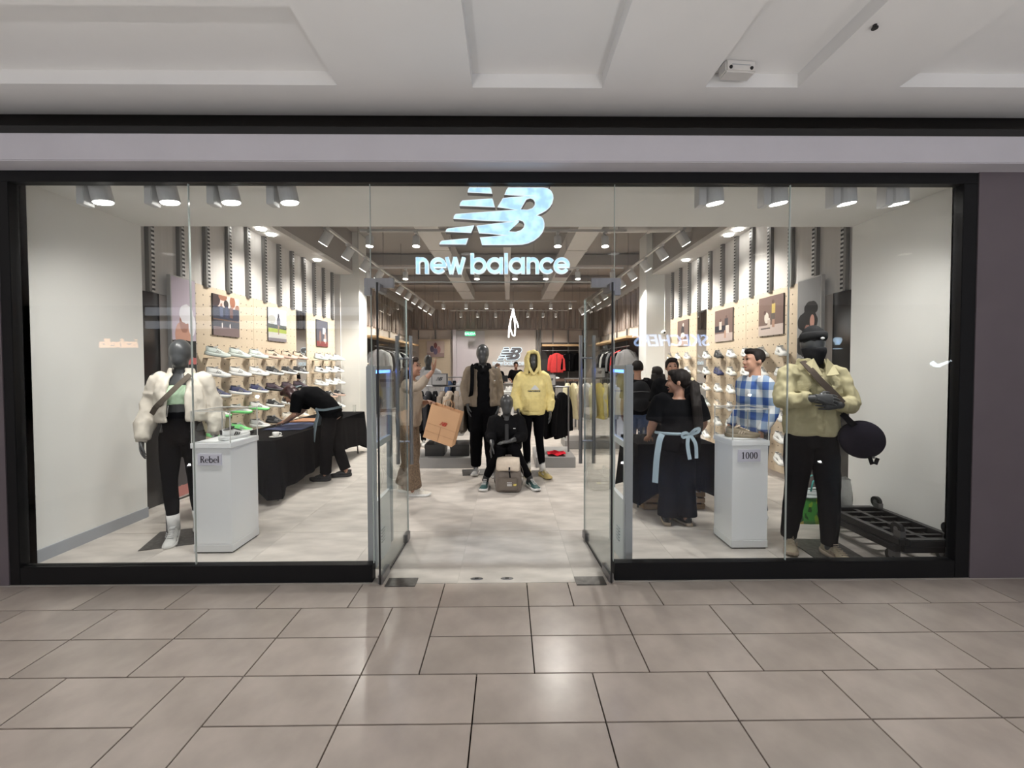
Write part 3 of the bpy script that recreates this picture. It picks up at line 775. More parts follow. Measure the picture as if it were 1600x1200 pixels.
# lettering as round strokes: px units of the sign
wsign = empty('lettering_sign', (0, 0.09, 0), 0, 'lit pale blue words new balance under the NB logo', 'sign')
XT, XB, AT = 401.5, 427.3, 395.0
SWD = 5.9
def ring_letter(cx, cy, r, a0, a1): return arc(cx, cy, r, a0, a1, 28)
cy = (XT + XB) / 2; rr = (XB - XT) / 2 - SWD / 2
def letter_strokes():
    up = lambda pts: [(x, -y) for x, y in pts]
    L = []
    def n_(x0): return [[(x0 + SWD / 2, XT), (x0 + SWD / 2, XB)], [(x, 2 * 0 + y) for x, y in [(x0 + 9.9 + 7.1 * math.cos(R(a)), XT + SWD / 2 + 7.1 - 7.1 * math.sin(R(a))) for a in range(180, -1, -15)]] + [(x0 + 17.0, XB)]]
    def e_(cx): return [[(cx + rr * math.cos(R(a)), cy - rr * math.sin(R(a))) for a in range(0, 326, 12)], [(cx - rr, cy + 0.3), (cx + rr + 2.4, cy + 0.3)]]
    def a_(cx, x1): return [[(cx + rr * math.cos(R(a)), cy - rr * math.sin(R(a))) for a in range(0, 361, 12)], [(x1 - SWD / 2, XT), (x1 - SWD / 2, XB)]]
    L.append(('n', n_(649.0))); L.append(('e', e_(684.0)))
    L.append(('w', [[(697.6, XT), (704.3, XB)], [(704.0, XB), (710.8, XT)], [(710.6, XT), (717.6, XB)], [(717.3, XB), (724.2, XT)]]))
    L.append(('b', [[(737.3, AT), (737.3, XB)], [(747.2 + rr * math.cos(R(a)), cy - rr * math.sin(R(a))) for a in range(0, 361, 12)]]))
    L.append(('a', a_(772.5, 785.7))); L.append(('l', [[(790.6, AT), (790.6, XB)]])); L.append(('a', a_(807.0, 820.2))); L.append(('n', n_(822.6)))
    L.append(('c', [[(855.5 + rr * math.cos(R(a)), cy - rr * math.sin(R(a))) for a in range(38, 323, 12)]])); L.append(('e', e_(878.0)))
    return L
LETTERS = letter_strokes()
def lettering(parent, fx, fz, scale, y0, y1, mats, names=('letter', 'lit_face'), wfac=0.72, grow=1.0):
    for ch, strokes in LETTERS:
        g = G(); gf = G()
        for st in strokes:
            pts = [(fx(x), fz(y)) for x, y in st]
            g.ribbon(pts, SWD * scale * grow, y0, y1)
            if mats[1]: gf.ribbon(pts, SWD * scale * wfac, y0 - 0.003, y0)
        o = g.build(names[0], mats[0], parent)
        if mats[1]: gf.build(names[1], mats[1], o)
lettering(wsign, LX, LZ, 0.0047, 0.0, 0.03, (M_rim, M_led))
gs = []
for ch, strokes in LETTERS: pass
back_letters = G()
for ch, strokes in LETTERS:
    for st in strokes: back_letters.ribbon([(LX(x), LZ(y)) for x, y in st], SWD * 0.0047, 0.03, 0.045)
back_letters.build('letter_returns', M_side, wsign)

# halo-lit logo on the rear wall
rl = empty('wall_logo', (0, YB - 0.06, 0), 0, 'small halo lit logo and words on the beige rear wall', 'sign')
M_halo = emit_mat('white_halo', (0.80, 0.93, 1.0), 0.75)
M_chrome = mat('dark_letter_face', (0.13, 0.13, 0.14), 0.3)
for lp in logo_loops(1.0, -0.545, 1.83):
    o = link('logo_piece', curve_mesh('logo_piece', lp, 0.03, M_chrome), rl, (0, -0.05, 0), ROT)
    link('halo', inset_mesh('halo', lp, 0.01, 0.022, M_halo), o, (0, 0, -0.022))
bx = lambda px: -0.763 + (px - 649) * (1.33 / 241.0)
bz = lambda py: 1.60 + (427.3 - py) * (1.33 / 241.0)
lettering(rl, bx, bz, 1.33 / 241.0, -0.05, -0.03, (M_halo, None), grow=1.0)
g = G()
for ch, strokes in LETTERS:
    for st in strokes: g.ribbon([(bx(x), bz(y)) for x, y in st], SWD * 1.33 / 241.0 * 0.5, -0.056, -0.05)
g.build('letter_faces', mat('pale_letter_face', (0.45, 0.47, 0.5), 0.4), rl)

def logo_print(parent, w, M, m, name='logo_print'):
    """flat print of the logo, width w, mapped by matrix M (local x right, y up, z out)"""
    g = G()
    me0 = []
    for lp in logo_loops(w, -w / 2, -w * 0.25):
        me = curve_mesh(name, lp, 0.0012, m)
        k = len(g.v)
        g.v.extend([tuple(M @ v.co) for v in me.vertices]); g.f.extend([tuple(i + k for i in p.vertices) for p in me.polygons])
        bpy.data.meshes.remove(me)
    return g.build(name, m, parent)

# ------------------------------------------------------------------ organic surfaces: voxel fusing, smoothing, wrinkles
def vnoise(p, seed=0):
    """vectorised value noise, p (n,3) -> -1..1"""
    i = np.floor(p).astype(np.int64); f = p - i
    f = f * f * (3 - 2 * f)
    def h(a, b, c):
        n = (a * 73856093) ^ (b * 19349663) ^ (c * 83492791) ^ (seed * 2654435761)
        n = (n ^ (n >> 13)) * 1274126177 & 0x7fffffff
        n = n ^ (n >> 15)
        return (n & 0xffff) / 32767.5 - 1
    r = 0
    for dx in (0, 1):
        for dy in (0, 1):
            for dz in (0, 1):
                w = (f[:, 0] if dx else 1 - f[:, 0]) * (f[:, 1] if dy else 1 - f[:, 1]) * (f[:, 2] if dz else 1 - f[:, 2])
                r = r + w * h(i[:, 0] + dx, i[:, 1] + dy, i[:, 2] + dz)
    return r

def fuse(g, voxel=0.009, smooth=5, wr=0.0, wscale=(9, 9, 5), seed=1, fine=0.0, name='fused', m=None):
    me = bpy.data.meshes.new('tmp'); me.from_pydata(g.v, [], g.f); me.update()
    bm = bmesh.new(); bm.from_mesh(me); bmesh.ops.recalc_face_normals(bm, faces=bm.faces); bm.to_mesh(me); bm.free()
    o = bpy.data.objects.new('tmp', me); COL.objects.link(o)
    md = o.modifiers.new('r', 'REMESH'); md.mode = 'VOXEL'; md.voxel_size = voxel; md.use_smooth_shade = True
    out = bpy.data.meshes.new_from_object(o.evaluated_get(bpy.context.evaluated_depsgraph_get()))
    bpy.data.objects.remove(o); bpy.data.meshes.remove(me)
    n = len(out.vertices)
    v = np.empty(n * 3, np.float32); out.vertices.foreach_get('co', v); v = v.reshape(-1, 3).astype(np.float64)
    e = np.empty(len(out.edges) * 2, np.int32); out.edges.foreach_get('vertices', e); e = e.reshape(-1, 2)
    deg = np.bincount(e.ravel(), minlength=n).astype(float); deg[deg == 0] = 1
    def lap(q):
        r = np.empty_like(q)
        for k in range(q.shape[1]):
            r[:, k] = (np.bincount(e[:, 0], q[e[:, 1], k], n) + np.bincount(e[:, 1], q[e[:, 0], k], n)) / deg
        return r
    for _ in range(smooth): v = v + 0.6 * (lap(v) - v)
    if wr > 0 or fine > 0:
        out.vertices.foreach_set('co', v.astype(np.float32).ravel()); out.update()
        nr = np.empty(n * 3, np.float32); out.vertices.foreach_get('normal', nr); nr = nr.reshape(-1, 3)
        sc = np.array(wscale, float)
        q = v * sc; q = q + 0.6 * np.stack([vnoise(v * 4 + 3, seed + 5), vnoise(v * 4 + 9, seed + 6), vnoise(v * 4 + 17, seed + 7)], 1)
        a = 1 - np.abs(vnoise(q, seed)) * 2
        b = vnoise(v * sc * 2.3, seed + 1)
        d = wr * (0.7 * a + 0.4 * b) + fine * vnoise(v * 60, seed + 2)
        v = v + nr * d[:, None]
    out.vertices.foreach_set('co', v.astype(np.float32).ravel()); out.update()
    out.polygons.foreach_set('use_smooth', [True] * len(out.polygons))
    out.name = name
    out.materials.clear()
    if m: out.materials.append(m)
    return out

def join_meshes(a, b):
    """append mesh b to mesh a (same material)"""
    bm = bmesh.new(); bm.from_mesh(a); bm.from_mesh(b); bm.to_mesh(a); bm.free()
    a.polygons.foreach_set('use_smooth', [True] * len(a.polygons))
    bpy.data.meshes.remove(b)
    return a

# ------------------------------------------------------------------ sneakers
def shoe_col(name, c, **k): return mat('shoe_' + name, c, 0.6, vary=0.06, scale=40, **k)
SHOE = {}
C_SHOE = {'white': (0.72, 0.72, 0.70), 'offwhite': (0.70, 0.66, 0.58), 'mint': (0.60, 0.66, 0.62), 'cream': (0.62, 0.50, 0.38), 'blush': (0.66, 0.47, 0.39), 'black': (0.018, 0.018, 0.02), 'navy': (0.03, 0.035, 0.10), 'grey': (0.33, 0.33, 0.34), 'lime': (0.25, 0.85, 0.28), 'olive': (0.20, 0.155, 0.095), 'tan': (0.36, 0.29, 0.22), 'teal': (0.03, 0.085, 0.085), 'gold': (0.62, 0.50, 0.20), 'lightgrey': (0.55, 0.55, 0.55), 'plum': (0.05, 0.03, 0.045), 'khaki': (0.32, 0.27, 0.19)}
ST = [  # t, half width, upper top, collar narrowing
    (0.00, 0.020, 0.086, 0.7), (0.04, 0.030, 0.098, 0.72), (0.12, 0.036, 0.101, 0.70), (0.22, 0.038, 0.094, 0.68), (0.32, 0.039, 0.096, 0.62), (0.42, 0.040, 0.094, 0.6),
    (0.54, 0.043, 0.080, 0.7), (0.66, 0.047, 0.066, 0.8), (0.78, 0.048, 0.056, 0.9), (0.88, 0.043, 0.050, 1), (0.95, 0.033, 0.044, 1), (1.0, 0.014, 0.034, 1)]
def shoe_meshes(upper, sole, accent):
    key = (upper, sole, accent)
    if key in SHOE: return SHOE[key]
    Ys = lambda t: 0.085 - 0.285 * t
    spring = lambda t: 0.016 * max(0, (t - 0.72) / 0.28) ** 2 + 0.008 * max(0, (0.1 - t) / 0.1)
    cx = lambda t: 0.006 * math.sin(t * PI)
    g = G(); n = 12; vs = []
    for t, hw, top, nar in ST:
        z0 = 0.026 - 0.006 * t + spring(t); top = top + spring(t) * 0.5
        for i in range(n):
            a = PI * i / (n - 1); s_ = math.sin(a) ** 0.75
            w = hw * (1 - (1 - nar) * s_)
            vs.append((cx(t) + w * math.cos(a) * (1 if abs(math.cos(a)) > 0.01 else 1), Ys(t), z0 + (top - z0) * s_))
    m_ = len(ST); fs = []
    for k in range(m_ - 1):
        for i in range(n - 1): fs.append((k * n + i, k * n + i + 1, (k + 1) * n + i + 1, (k + 1) * n + i))
        fs.append((k * n + n - 1, k * n, (k + 1) * n, (k + 1) * n + n - 1))
    fs.append(tuple(range(n - 1, -1, -1))); fs.append(tuple((m_ - 1) * n + i for i in range(n)))
    g.add(vs, fs)
    bmu = g.mesh('sneaker', shoe_col(upper, C_SHOE[upper]), True)
    bm = bmesh.new(); bm.from_mesh(bmu); bmesh.ops.recalc_face_normals(bm, faces=bm.faces); bm.to_mesh(bmu); bm.free()
    # sole: two stacked bands, flared heel
    gs = G(); rings = []
    pts = [(t, hw) for t, hw, _, _ in ST]
    out = [(cx(t) + hw, Ys(t), t) for t, hw in pts] + [(cx(t) - hw, Ys(t), t) for t, hw in pts[::-1]]
    def ringv(f, zf):
        r = []
        for x, y, t in out:
            c = cx(t); r.append((c + (x - c) * f + (0.003 if x > c else -0.003), y + (0.008 if t < 0.03 else (-0.004 if t > 0.98 else 0)), zf(t)))
        return r
    lv = [ringv(0.97, lambda t: spring(t)), ringv(1.06, lambda t: 0.010 + spring(t)), ringv(1.05, lambda t: 0.024 - 0.004 * t + spring(t)), ringv(0.96, lambda t: 0.034 - 0.007 * t + spring(t))]
    N = len(out); vs = sum(lv, []); fs = []
    for k in range(3):
        for i in range(N): fs.append((k * N + i, k * N + (i + 1) % N, (k + 1) * N + (i + 1) % N, (k + 1) * N + i))
    fs.append(tuple(range(N - 1, -1, -1))); fs.append(tuple(3 * N + i for i in range(N)))
    gs.add(vs, fs)
    sol = gs.mesh('sole', shoe_col(sole, C_SHOE[sole]), True)
    bm = bmesh.new(); bm.from_mesh(sol); bmesh.ops.recalc_face_normals(bm, faces=bm.faces); bm.to_mesh(sol); bm.free()
    # tongue and laces, dark foot opening, heel tab and side stripes
    gl = G()
    gl.obox((0.005, -0.012, 0.100), (0.040, 0.055, 0.008), (R(-24), 0, 0))
    for k in range(5):
        y = -0.035 - k * 0.019; z = 0.0955 - k * 0.0072
        gl.obox((0.006, y, z), (0.046, 0.007, 0.005), (R(-20), 0, 0))
    lac = gl.mesh('laces', shoe_col(accent, C_SHOE[accent]))
    ga = G()
    for s in (-1, 1):
        for q in (0, 1, 2):
            ga.obox((0.006 + s * (0.0405 + 0.0005 * q), -0.025 - 0.020 * q, 0.052 - 0.003 * q), (0.004, 0.011, 0.034 - 0.004 * q), (R(24), R(s * 12), 0))
    ga.obox((0, 0.086, 0.075), (0.022, 0.006, 0.04), (R(-6), 0, 0))
    acc = ga.mesh('side_stripes', shoe_col(accent, C_SHOE[accent]))
    go = G().loft([((0.0, 0.045, 0.094), Vector((1, 0, 0)), Vector((0, 1, 0)), 0.021, 0.034), ((0.0, 0.045, 0.1005), Vector((1, 0, 0)), Vector((0, 1, -0.08)), 0.020, 0.033)], 14)
    ope = go.mesh('foot_opening', mat('shoe_lining', (0.09, 0.085, 0.08), 0.9))
    SHOE[key] = (bmu, sol, lac, acc, ope)
    return SHOE[key]
def sneaker(loc, rz, key, label=None, group=None, parent=None, scale=1.0, rx=0.0, opening=True, name='sneaker', zs=1.0):
    u, s, l, a, op = shoe_meshes(*key)
    o = link(name, u, parent, loc, (rx, 0, rz)); o.scale = (scale, scale, scale * zs)
    link('sole', s, o); link('laces', l, o); link('side_stripes', a, o)
    if opening: link('foot_opening', op, o)
    if label: tag(o, label, 'sneaker', group)
    return o

CNAME = {'white': 'white', 'offwhite': 'off-white', 'mint': 'pale mint', 'cream': 'cream', 'blush': 'blush pink', 'black': 'black', 'navy': 'navy', 'grey': 'grey', 'lime': 'lime green', 'lightgrey': 'light grey', 'plum': 'dark plum', 'khaki': 'khaki', 'gold': 'gold'}
M_shelf = mat('clear_shoe_shelf', (0.45, 0.36, 0.27), 0.4)
BRK = G().box(-0.06, 0.0, -0.13, 0.13, -0.008, 0.0)
def wall_shoes(s, cols, rows, grid):
    X = XLf if s < 0 else XRf
    nm = 'left' if s < 0 else 'right'
    wall = wallL if s < 0 else wallR
    sh = None
    for r, z in enumerate(rows):
        for c, y in enumerate(cols):
            k = grid(r, c)
            if k is None: continue
            x = X(0.13 if s < 0 else 0.085)
            zz = z - 0.06
            a = X(0.0); b = X(0.135)
            if sh is None:
                o = G().box(-0.0675, 0.05, -0.045, 0.045, -0.03, -0.022).build('shoe_shelf', M_shelf, wall); sh = o.data
            else: o = link('shoe_shelf', sh, wall)
            o.location = ((a + b) / 2, y, zz); o.rotation_euler = (0, 0, 0 if s < 0 else PI)
            rz = R(146) if s < 0 else R(-8)
            pre = ('top row' if r == 0 else '%s row down' % ordn[r])
            sneaker((x, y + (-0.05 if s < 0 else 0.04), zz), rz + R(random.uniform(-5, 5)), k, '%s sneaker with %s sole, %s wall, %s, %s from window' % (CNAME[k[0]], CNAME[k[1]], nm, pre, ordn[c]), '%s wall sneakers' % nm, scale=1.0, rx=R(9), zs=1.22)
W3 = ('white', 'white', 'lightgrey')
def gridL(r, c):
    T = [[('mint', 'mint', 'white')] * 3 + [('cream', 'blush', 'black')] * 3 + [('white', 'mint', 'grey')] * 3,
         [W3] * 3 + [('black', 'white', 'grey')] * 3 + [('white', 'white', 'black')] * 3,
         [('navy', 'white', 'grey')] * 3 + [('plum', 'black', 'plum')] * 3 + [W3, W3, W3],
         [('white', 'lime', 'mint'), ('white', 'lime', 'mint'), ('white', 'lime', 'grey'), ('black', 'white', 'white'), ('black', 'white', 'white'), ('black', 'white', 'grey'), ('black', 'blush', 'white'), ('black', 'blush', 'white'), ('black', 'blush', 'white')],
         [('white', 'lime', 'lime'), ('lime', 'white', 'white'), ('lightgrey', 'white', 'grey'), ('black', 'black', 'grey'), ('offwhite', 'cream', 'white'), ('offwhite', 'cream', 'white'), W3, W3, W3],
         [('grey', 'white', 'white')] * 3 + [('white', 'white', 'grey')] * 6]
    return T[r][c]
def gridR(r, c):
    T = [[W3, W3, W3, W3, ('black', 'black', 'grey'), ('mint', 'white', 'grey'), ('grey', 'white', 'white'), ('mint', 'white', 'grey'), ('khaki', 'white', 'grey')],
         [W3, W3, W3, ('offwhite', 'white', 'grey'), ('navy', 'navy', 'grey'), ('mint', 'white', 'grey'), W3, W3, ('grey', 'white', 'white')],
         [W3, W3, ('offwhite', 'cream', 'white'), W3, W3, ('offwhite', 'white', 'cream'), W3, W3, W3],
         [W3, W3, W3, W3, ('cream', 'offwhite', 'white'), ('mint', 'white', 'grey'), W3, W3, W3],
         [W3, W3, W3, W3, W3, W3, W3, W3, W3],
         [W3] * 9]
    return T[r][c]
wall_shoes(-1, [2.56, 3.01, 3.46, 3.90, 4.36, 4.76, 5.62, 6.08, 6.52], [1.79 - 0.269 * k for k in range(6)], gridL)
wall_shoes(1, [2.62, 3.05, 3.47, 3.90, 4.32, 4.76, 5.60, 6.08, 6.52], [1.79 - 0.295 * k for k in range(6)], gridR)

# ------------------------------------------------------------------ prints and lightboxes on the side walls
M_frameb = mat('print_edge', (0.05, 0.045, 0.045), 0.5)
def wall_print(s, y0, y1, z0, z1, m, label, d=0.02):
    X = XLf if s < 0 else XRf
    t = G().box(*sorted((X(0.001), X(d))), y0, y1, z0, z1).build('wall_print', M_frameb, None)
    G().box(*sorted((X(d), X(d + 0.001))), y0, y1, z0, z1).build('picture', m, t)
    return tag(t, label, 'picture')
sk = (0.45, 0.27, 0.2); dk = (0.03, 0.03, 0.04)
wall_print(-1, 2.69, 3.24, 2.02, 2.585, print_mat('print_group_dusk', 1, False, (0.16, 0.10, 0.07), (0.20, 0.15, 0.15), 0.22, [('r', 0.55, 0.86, 0.5, 0.16, (0.72, 0.58, 0.55)), ('e', 0.1, 0.88, 0.16, 0.18, (0.05, 0.03, 0.03)), ('e', 0.36, 0.97, 0.16, 0.10, (0.30, 0.13, 0.08)), ('e', 0.48, 0.80, 0.09, 0.10, (0.05, 0.04, 0.04)), ('e', 0.73, 0.88, 0.11, 0.16, (0.34, 0.14, 0.08)), ('e', 0.93, 0.74, 0.10, 0.08, (0.30, 0.15, 0.10)), ('r', 0.5, 0.56, 0.5, 0.15, (0.045, 0.05, 0.075)), ('r', 0.3, 0.60, 0.06, 0.13, (0.10, 0.12, 0.2)), ('e', 0.3, 0.76, 0.035, 0.045, (0.3, 0.18, 0.14)), ('r', 0.5, 0.60, 0.06, 0.15, (0.05, 0.06, 0.11)), ('r', 0.68, 0.60, 0.06, 0.13, (0.16, 0.09, 0.08)), ('e', 0.68, 0.75, 0.035, 0.045, (0.3, 0.18, 0.14)), ('r', 0.5, 0.3, 0.5, 0.08, (0.05, 0.05, 0.06)), ('e', 0.32, 0.26, 0.02, 0.07, (0.8, 0.78, 0.75)), ('e', 0.62, 0.26, 0.02, 0.06, (0.8, 0.78, 0.75))]), 'dark dusk group photo on the left pegboard nearest the window')
wall_print(-1, 3.99, 4.56, 2.02, 2.58, print_mat('print_runner', 1, False, (0.70, 0.72, 0.76), (0.50, 0.49, 0.47), 0.33, [('e', 0.2, 0.66, 0.2, 0.14, (0.42, 0.42, 0.40)), ('r', 0.5, 0.45, 0.5, 0.07, (0.06, 0.07, 0.06)), ('r', 0.5, 0.33, 0.5, 0.06, (0.35, 0.42, 0.10)), ('e', 0.55, 0.6, 0.1, 0.17, (0.12, 0.12, 0.15)), ('e', 0.55, 0.8, 0.05, 0.07, dk), ('r', 0.55, 0.36, 0.03, 0.14, (0.3, 0.2, 0.14)), ('r', 0.5, 0.05, 0.5, 0.05, (0.2, 0.18, 0.2))]), 'bright photo of a lone runner beside a green verge')
wall_print(-1, 5.75, 6.30, 2.01, 2.57, print_mat('print_night', 1, False, (0.06, 0.06, 0.08), (0.16, 0.03, 0.03), 0.2, [('r', 0.65, 0.6, 0.12, 0.12, (0.6, 0.6, 0.66)), ('e', 0.3, 0.35, 0.08, 0.25, (0.2, 0.12, 0.1)), ('e', 0.75, 0.34, 0.09, 0.22, (0.35, 0.25, 0.22)), ('r', 0.7, 0.25, 0.1, 0.05, (0.7, 0.66, 0.62))]), 'small dark night photo next to the left mirror')
br = (0.17, 0.115, 0.10)
wall_print(1, 2.69, 3.25, 2.02, 2.585, print_mat('print_two_people', 1, True, br, (0.50, 0.42, 0.38), 0.27, [('e', 0.34, 0.46, 0.09, 0.14, (0.62, 0.57, 0.5)), ('r', 0.40, 0.40, 0.08, 0.05, (0.6, 0.55, 0.5)), ('e', 0.27, 0.60, 0.05, 0.055, (0.10, 0.06, 0.05)), ('r', 0.44, 0.3, 0.06, 0.1, (0.5, 0.42, 0.36)), ('r', 0.62, 0.68, 0.07, 0.12, (0.50, 0.38, 0.13)), ('e', 0.60, 0.85, 0.05, 0.06, (0.10, 0.06, 0.05)), ('r', 0.6, 0.46, 0.08, 0.1, (0.12, 0.1, 0.09)), ('r', 0.62, 0.3, 0.05, 0.1, (0.36, 0.22, 0.16)), ('r', 0.3, 0.19, 0.2, 0.02, (0.15, 0.12, 0.12))]), 'brown studio photo of a standing and a crouching person')
wall_print(1, 3.98, 4.58, 2.01, 2.57, print_mat('print_bench', 1, True, br, (0.45, 0.37, 0.34), 0.25, [('r', 0.3, 0.4, 0.3, 0.1, dk), ('r', 0.33, 0.50, 0.07, 0.13, (0.5, 0.45, 0.4)), ('e', 0.33, 0.67, 0.045, 0.05, (0.12, 0.07, 0.06)), ('r', 0.66, 0.56, 0.09, 0.15, (0.05, 0.045, 0.05)), ('e', 0.66, 0.75, 0.045, 0.05, (0.12, 0.07, 0.06)), ('r', 0.72, 0.36, 0.09, 0.12, (0.55, 0.5, 0.45)), ('r', 0.6, 0.22, 0.05, 0.12, (0.4, 0.25, 0.18))]), 'brown studio photo of people sitting on a bench')
wall_print(1, 5.71, 6.26, 2.01, 2.56, print_mat('print_solo', 1, True, br, (0.42, 0.34, 0.31), 0.22, [('e', 0.5, 0.6, 0.14, 0.2, dk), ('e', 0.55, 0.82, 0.07, 0.07, (0.6, 0.55, 0.5)), ('e', 0.5, 0.4, 0.2, 0.12, (0.62, 0.58, 0.55)), ('r', 0.5, 0.2, 0.06, 0.15, (0.5, 0.35, 0.28))]), 'brown studio photo of one seated person by the right mirror')
def lightbox(s, y0, y1, m, label):
    X = XLf if s < 0 else XRf
    t = empty('poster_lightbox', ((X(0.07)), (y0 + y1) / 2, 0), 0, label, 'poster')
    sg = 1 if s < 0 else -1; h = (y1 - y0) / 2
    G().box(*sorted((sg * -0.015, sg * 0.03)), -h, h, 0.02, 2.665).build('frame', mat('pale_lightbox_frame', (0.5, 0.49, 0.48), 0.35, metal=0.6), t, bevel=0.002)
    G().box(*sorted((sg * 0.03, sg * 0.0315)), -h + 0.012, h - 0.012, 0.04, 2.65).build('poster', m, t)
lightbox(-1, 1.88, 2.27, print_mat('poster_white_cap', 1, False, (0.55, 0.47, 0.56), (0.50, 0.20, 0.18), 0.42, [('e', 0.45, 0.74, 0.34, 0.065, (0.60, 0.33, 0.25)), ('e', 0.5, 0.80, 0.20, 0.05, (0.40, 0.20, 0.15)), ('e', 0.6, 0.838, 0.30, 0.045, (0.82, 0.80, 0.85)), ('e', 0.84, 0.79, 0.16, 0.05, (0.82, 0.80, 0.85)), ('r', 0.5, 0.675, 0.55, 0.04, (0.02, 0.022, 0.02)), ('r', 0.5, 0.62, 0.55, 0.018, (0.50, 0.15, 0.14)), ('r', 0.5, 0.52, 0.55, 0.085, (0.03, 0.03, 0.03)), ('r', 0.5, 0.25, 0.55, 0.2, (0.10, 0.09, 0.09))]), 'tall portrait poster of a person in a white cap')
lightbox(1, 1.89, 2.30, print_mat('poster_dark_cap', 1, True, (0.27, 0.27, 0.275), (0.05, 0.048, 0.05), 0.62, [('e', 0.60, 0.86, 0.30, 0.035, (0.012, 0.012, 0.014)), ('e', 0.45, 0.80, 0.45, 0.05, (0.02, 0.02, 0.022)), ('e', 0.66, 0.80, 0.10, 0.03, (0.55, 0.30, 0.24)), ('e', 0.45, 0.765, 0.12, 0.02, (0.3, 0.15, 0.12)), ('e', 0.5, 0.69, 0.6, 0.06, (0.02, 0.02, 0.022))]), 'tall grey portrait poster of a person in a dark cap')
wall_print(-1, 7.6, 8.2, 2.0, 2.6, print_mat('print_dark_small', 1, False, (0.4, 0.38, 0.37), (0.25, 0.2, 0.18), 0.3, [('e', 0.4, 0.5, 0.14, 0.3, dk), ('e', 0.65, 0.5, 0.12, 0.26, (0.08, 0.06, 0.06))]), 'small photo on the rear left pegboard beyond the column')
wall_print(1, 7.7, 8.3, 1.95, 2.55, print_mat('print_red_small', 1, True, (0.55, 0.45, 0.42), (0.5, 0.4, 0.36), 0.3, [('e', 0.5, 0.55, 0.1, 0.3, (0.35, 0.06, 0.05)), ('r', 0.5, 0.2, 0.3, 0.03, (0.2, 0.1, 0.1))]), 'small photo on the rear right pegboard beyond the column')
t = G().box(-3.52, -2.80, YB - 0.10, YB - 0.061, 1.95, 2.62).build('wall_print', M_frameb)
G().box(-3.52, -2.80, YB - 0.102, YB - 0.10, 1.95, 2.62).build('picture', print_mat('print_group_rear', 0, False, (0.55, 0.44, 0.40), (0.35, 0.25, 0.24), 0.25, [('e', 0.5, 0.72, 0.1, 0.18, (0.2, 0.06, 0.06)), ('e', 0.3, 0.5, 0.12, 0.2, (0.12, 0.1, 0.16)), ('e', 0.68, 0.45, 0.12, 0.22, (0.4, 0.2, 0.2)), ('e', 0.5, 0.35, 0.12, 0.2, (0.15, 0.12, 0.2))]), t)
tag(t, 'group photo on the pegboard of the rear wall', 'picture')
for s, X in ((-1, XLf), (1, XRf)):
    for i, y in enumerate((7.6, 8.05)):
        sneaker((X(0.13 if s < 0 else 0.085), y, 1.62), R(133) if s < 0 else R(-8), (W3, ('offwhite', 'cream', 'white'))[i], '%s sneaker on the rear %s pegboard beyond the column' % (('white', 'off-white')[i], 'left' if s < 0 else 'right'), 'rear wall sneakers')
        G().box(X(0.0), X(0.135), y - 0.11, y + 0.11, 1.612, 1.62).build('shoe_shelf', M_shelf, wallL if s < 0 else wallR) if s < 0 else G().box(X(0.135), X(0.0), y - 0.11, y + 0.11, 1.612, 1.62).build('shoe_shelf', M_shelf, wallR)

# ------------------------------------------------------------------ display plinths with acrylic covers and name cards
def card_text(parent, kind, x0, x1, z0, z1, y):
    """serif lettering as strokes"""
    m = mat('card_ink', (0.015, 0.013, 0.03), 0.7)
    g = G()
    H = (z1 - z0); W = (x1 - x0)
    h = H * 0.56; base = z0 + H * 0.24
    tk, tn = h * 0.16, h * 0.055
    def P(pts, w): g.ribbon(pts, w, y - 0.0012, y)
    if kind == 'Rebel':
        adv = W * 0.135; x = x0 + W * 0.15
        def serif(cx, z, w=0.16): P([(cx - h * w, z), (cx + h * w, z)], tn)
        def lc_e(c): 
            r = h * 0.30; zc = base + r
            P([(c + r * 0.8 * math.cos(R(a)), zc + r * math.sin(R(a))) for a in range(5, 320, 15)], [tn + (tk - tn) * abs(math.cos(R(a))) ** 2 for a in range(5, 320, 15)])
            P([(c - r * 0.75, zc + 0.05 * h), (c + r * 0.8, zc + 0.05 * h)], tn)
        # R
        P([(x, base), (x, base + h)], tk); serif(x, base + tn / 2); serif(x, base + h - tn / 2, 0.14)
        P([(x, base + h - tn), (x + h * 0.2, base + h - tn)] + [(x + h * 0.2 + h * 0.2 * math.cos(R(a)), base + h * 0.75 + h * 0.22 * math.sin(R(a))) for a in range(75, -91, -15)] + [(x, base + h * 0.5)], tk * 0.7)
        P([(x + h * 0.2, base + h * 0.5), (x + h * 0.45, base)], tk); serif(x + h * 0.47, base + tn / 2, 0.1)
        x += h * 0.90; lc_e(x)
        x += h * 0.42; P([(x, base), (x, base + h * 1.02)], tk); P([(x - h * 0.1, base + h), (x, base + h)], tn)
        r = h * 0.30; P([(x + r * 0.75 + r * 0.75 * math.cos(R(a)), base + r + r * math.sin(R(a))) for a in range(180, -181, -15)], tk * 0.8)
        x += h * 0.88; lc_e(x)
        x += h * 0.46; P([(x, base), (x, base + h * 1.02)], tk); serif(x, base + tn / 2, 0.14); P([(x - h * 0.1, base + h), (x, base + h)], tn)
    else:
        x = x0 + W * 0.23
        P([(x, base), (x, base + h)], tk); P([(x - h * 0.18, base + tn / 2), (x + h * 0.18, base + tn / 2)], tn); P([(x - h * 0.2, base + h * 0.82), (x, base + h * 0.97)], tn * 1.3)
        for k in range(3):
            c = x + h * (0.62 + 0.62 * k)
            A = list(range(0, 361, 15))
            P([(c + h * 0.20 * math.cos(R(a)), base + h / 2 + h * 0.48 * math.sin(R(a))) for a in A], [tn + (tk - tn) * abs(math.cos(R(a))) for a in A])
    return g.build('lettering', m, parent)
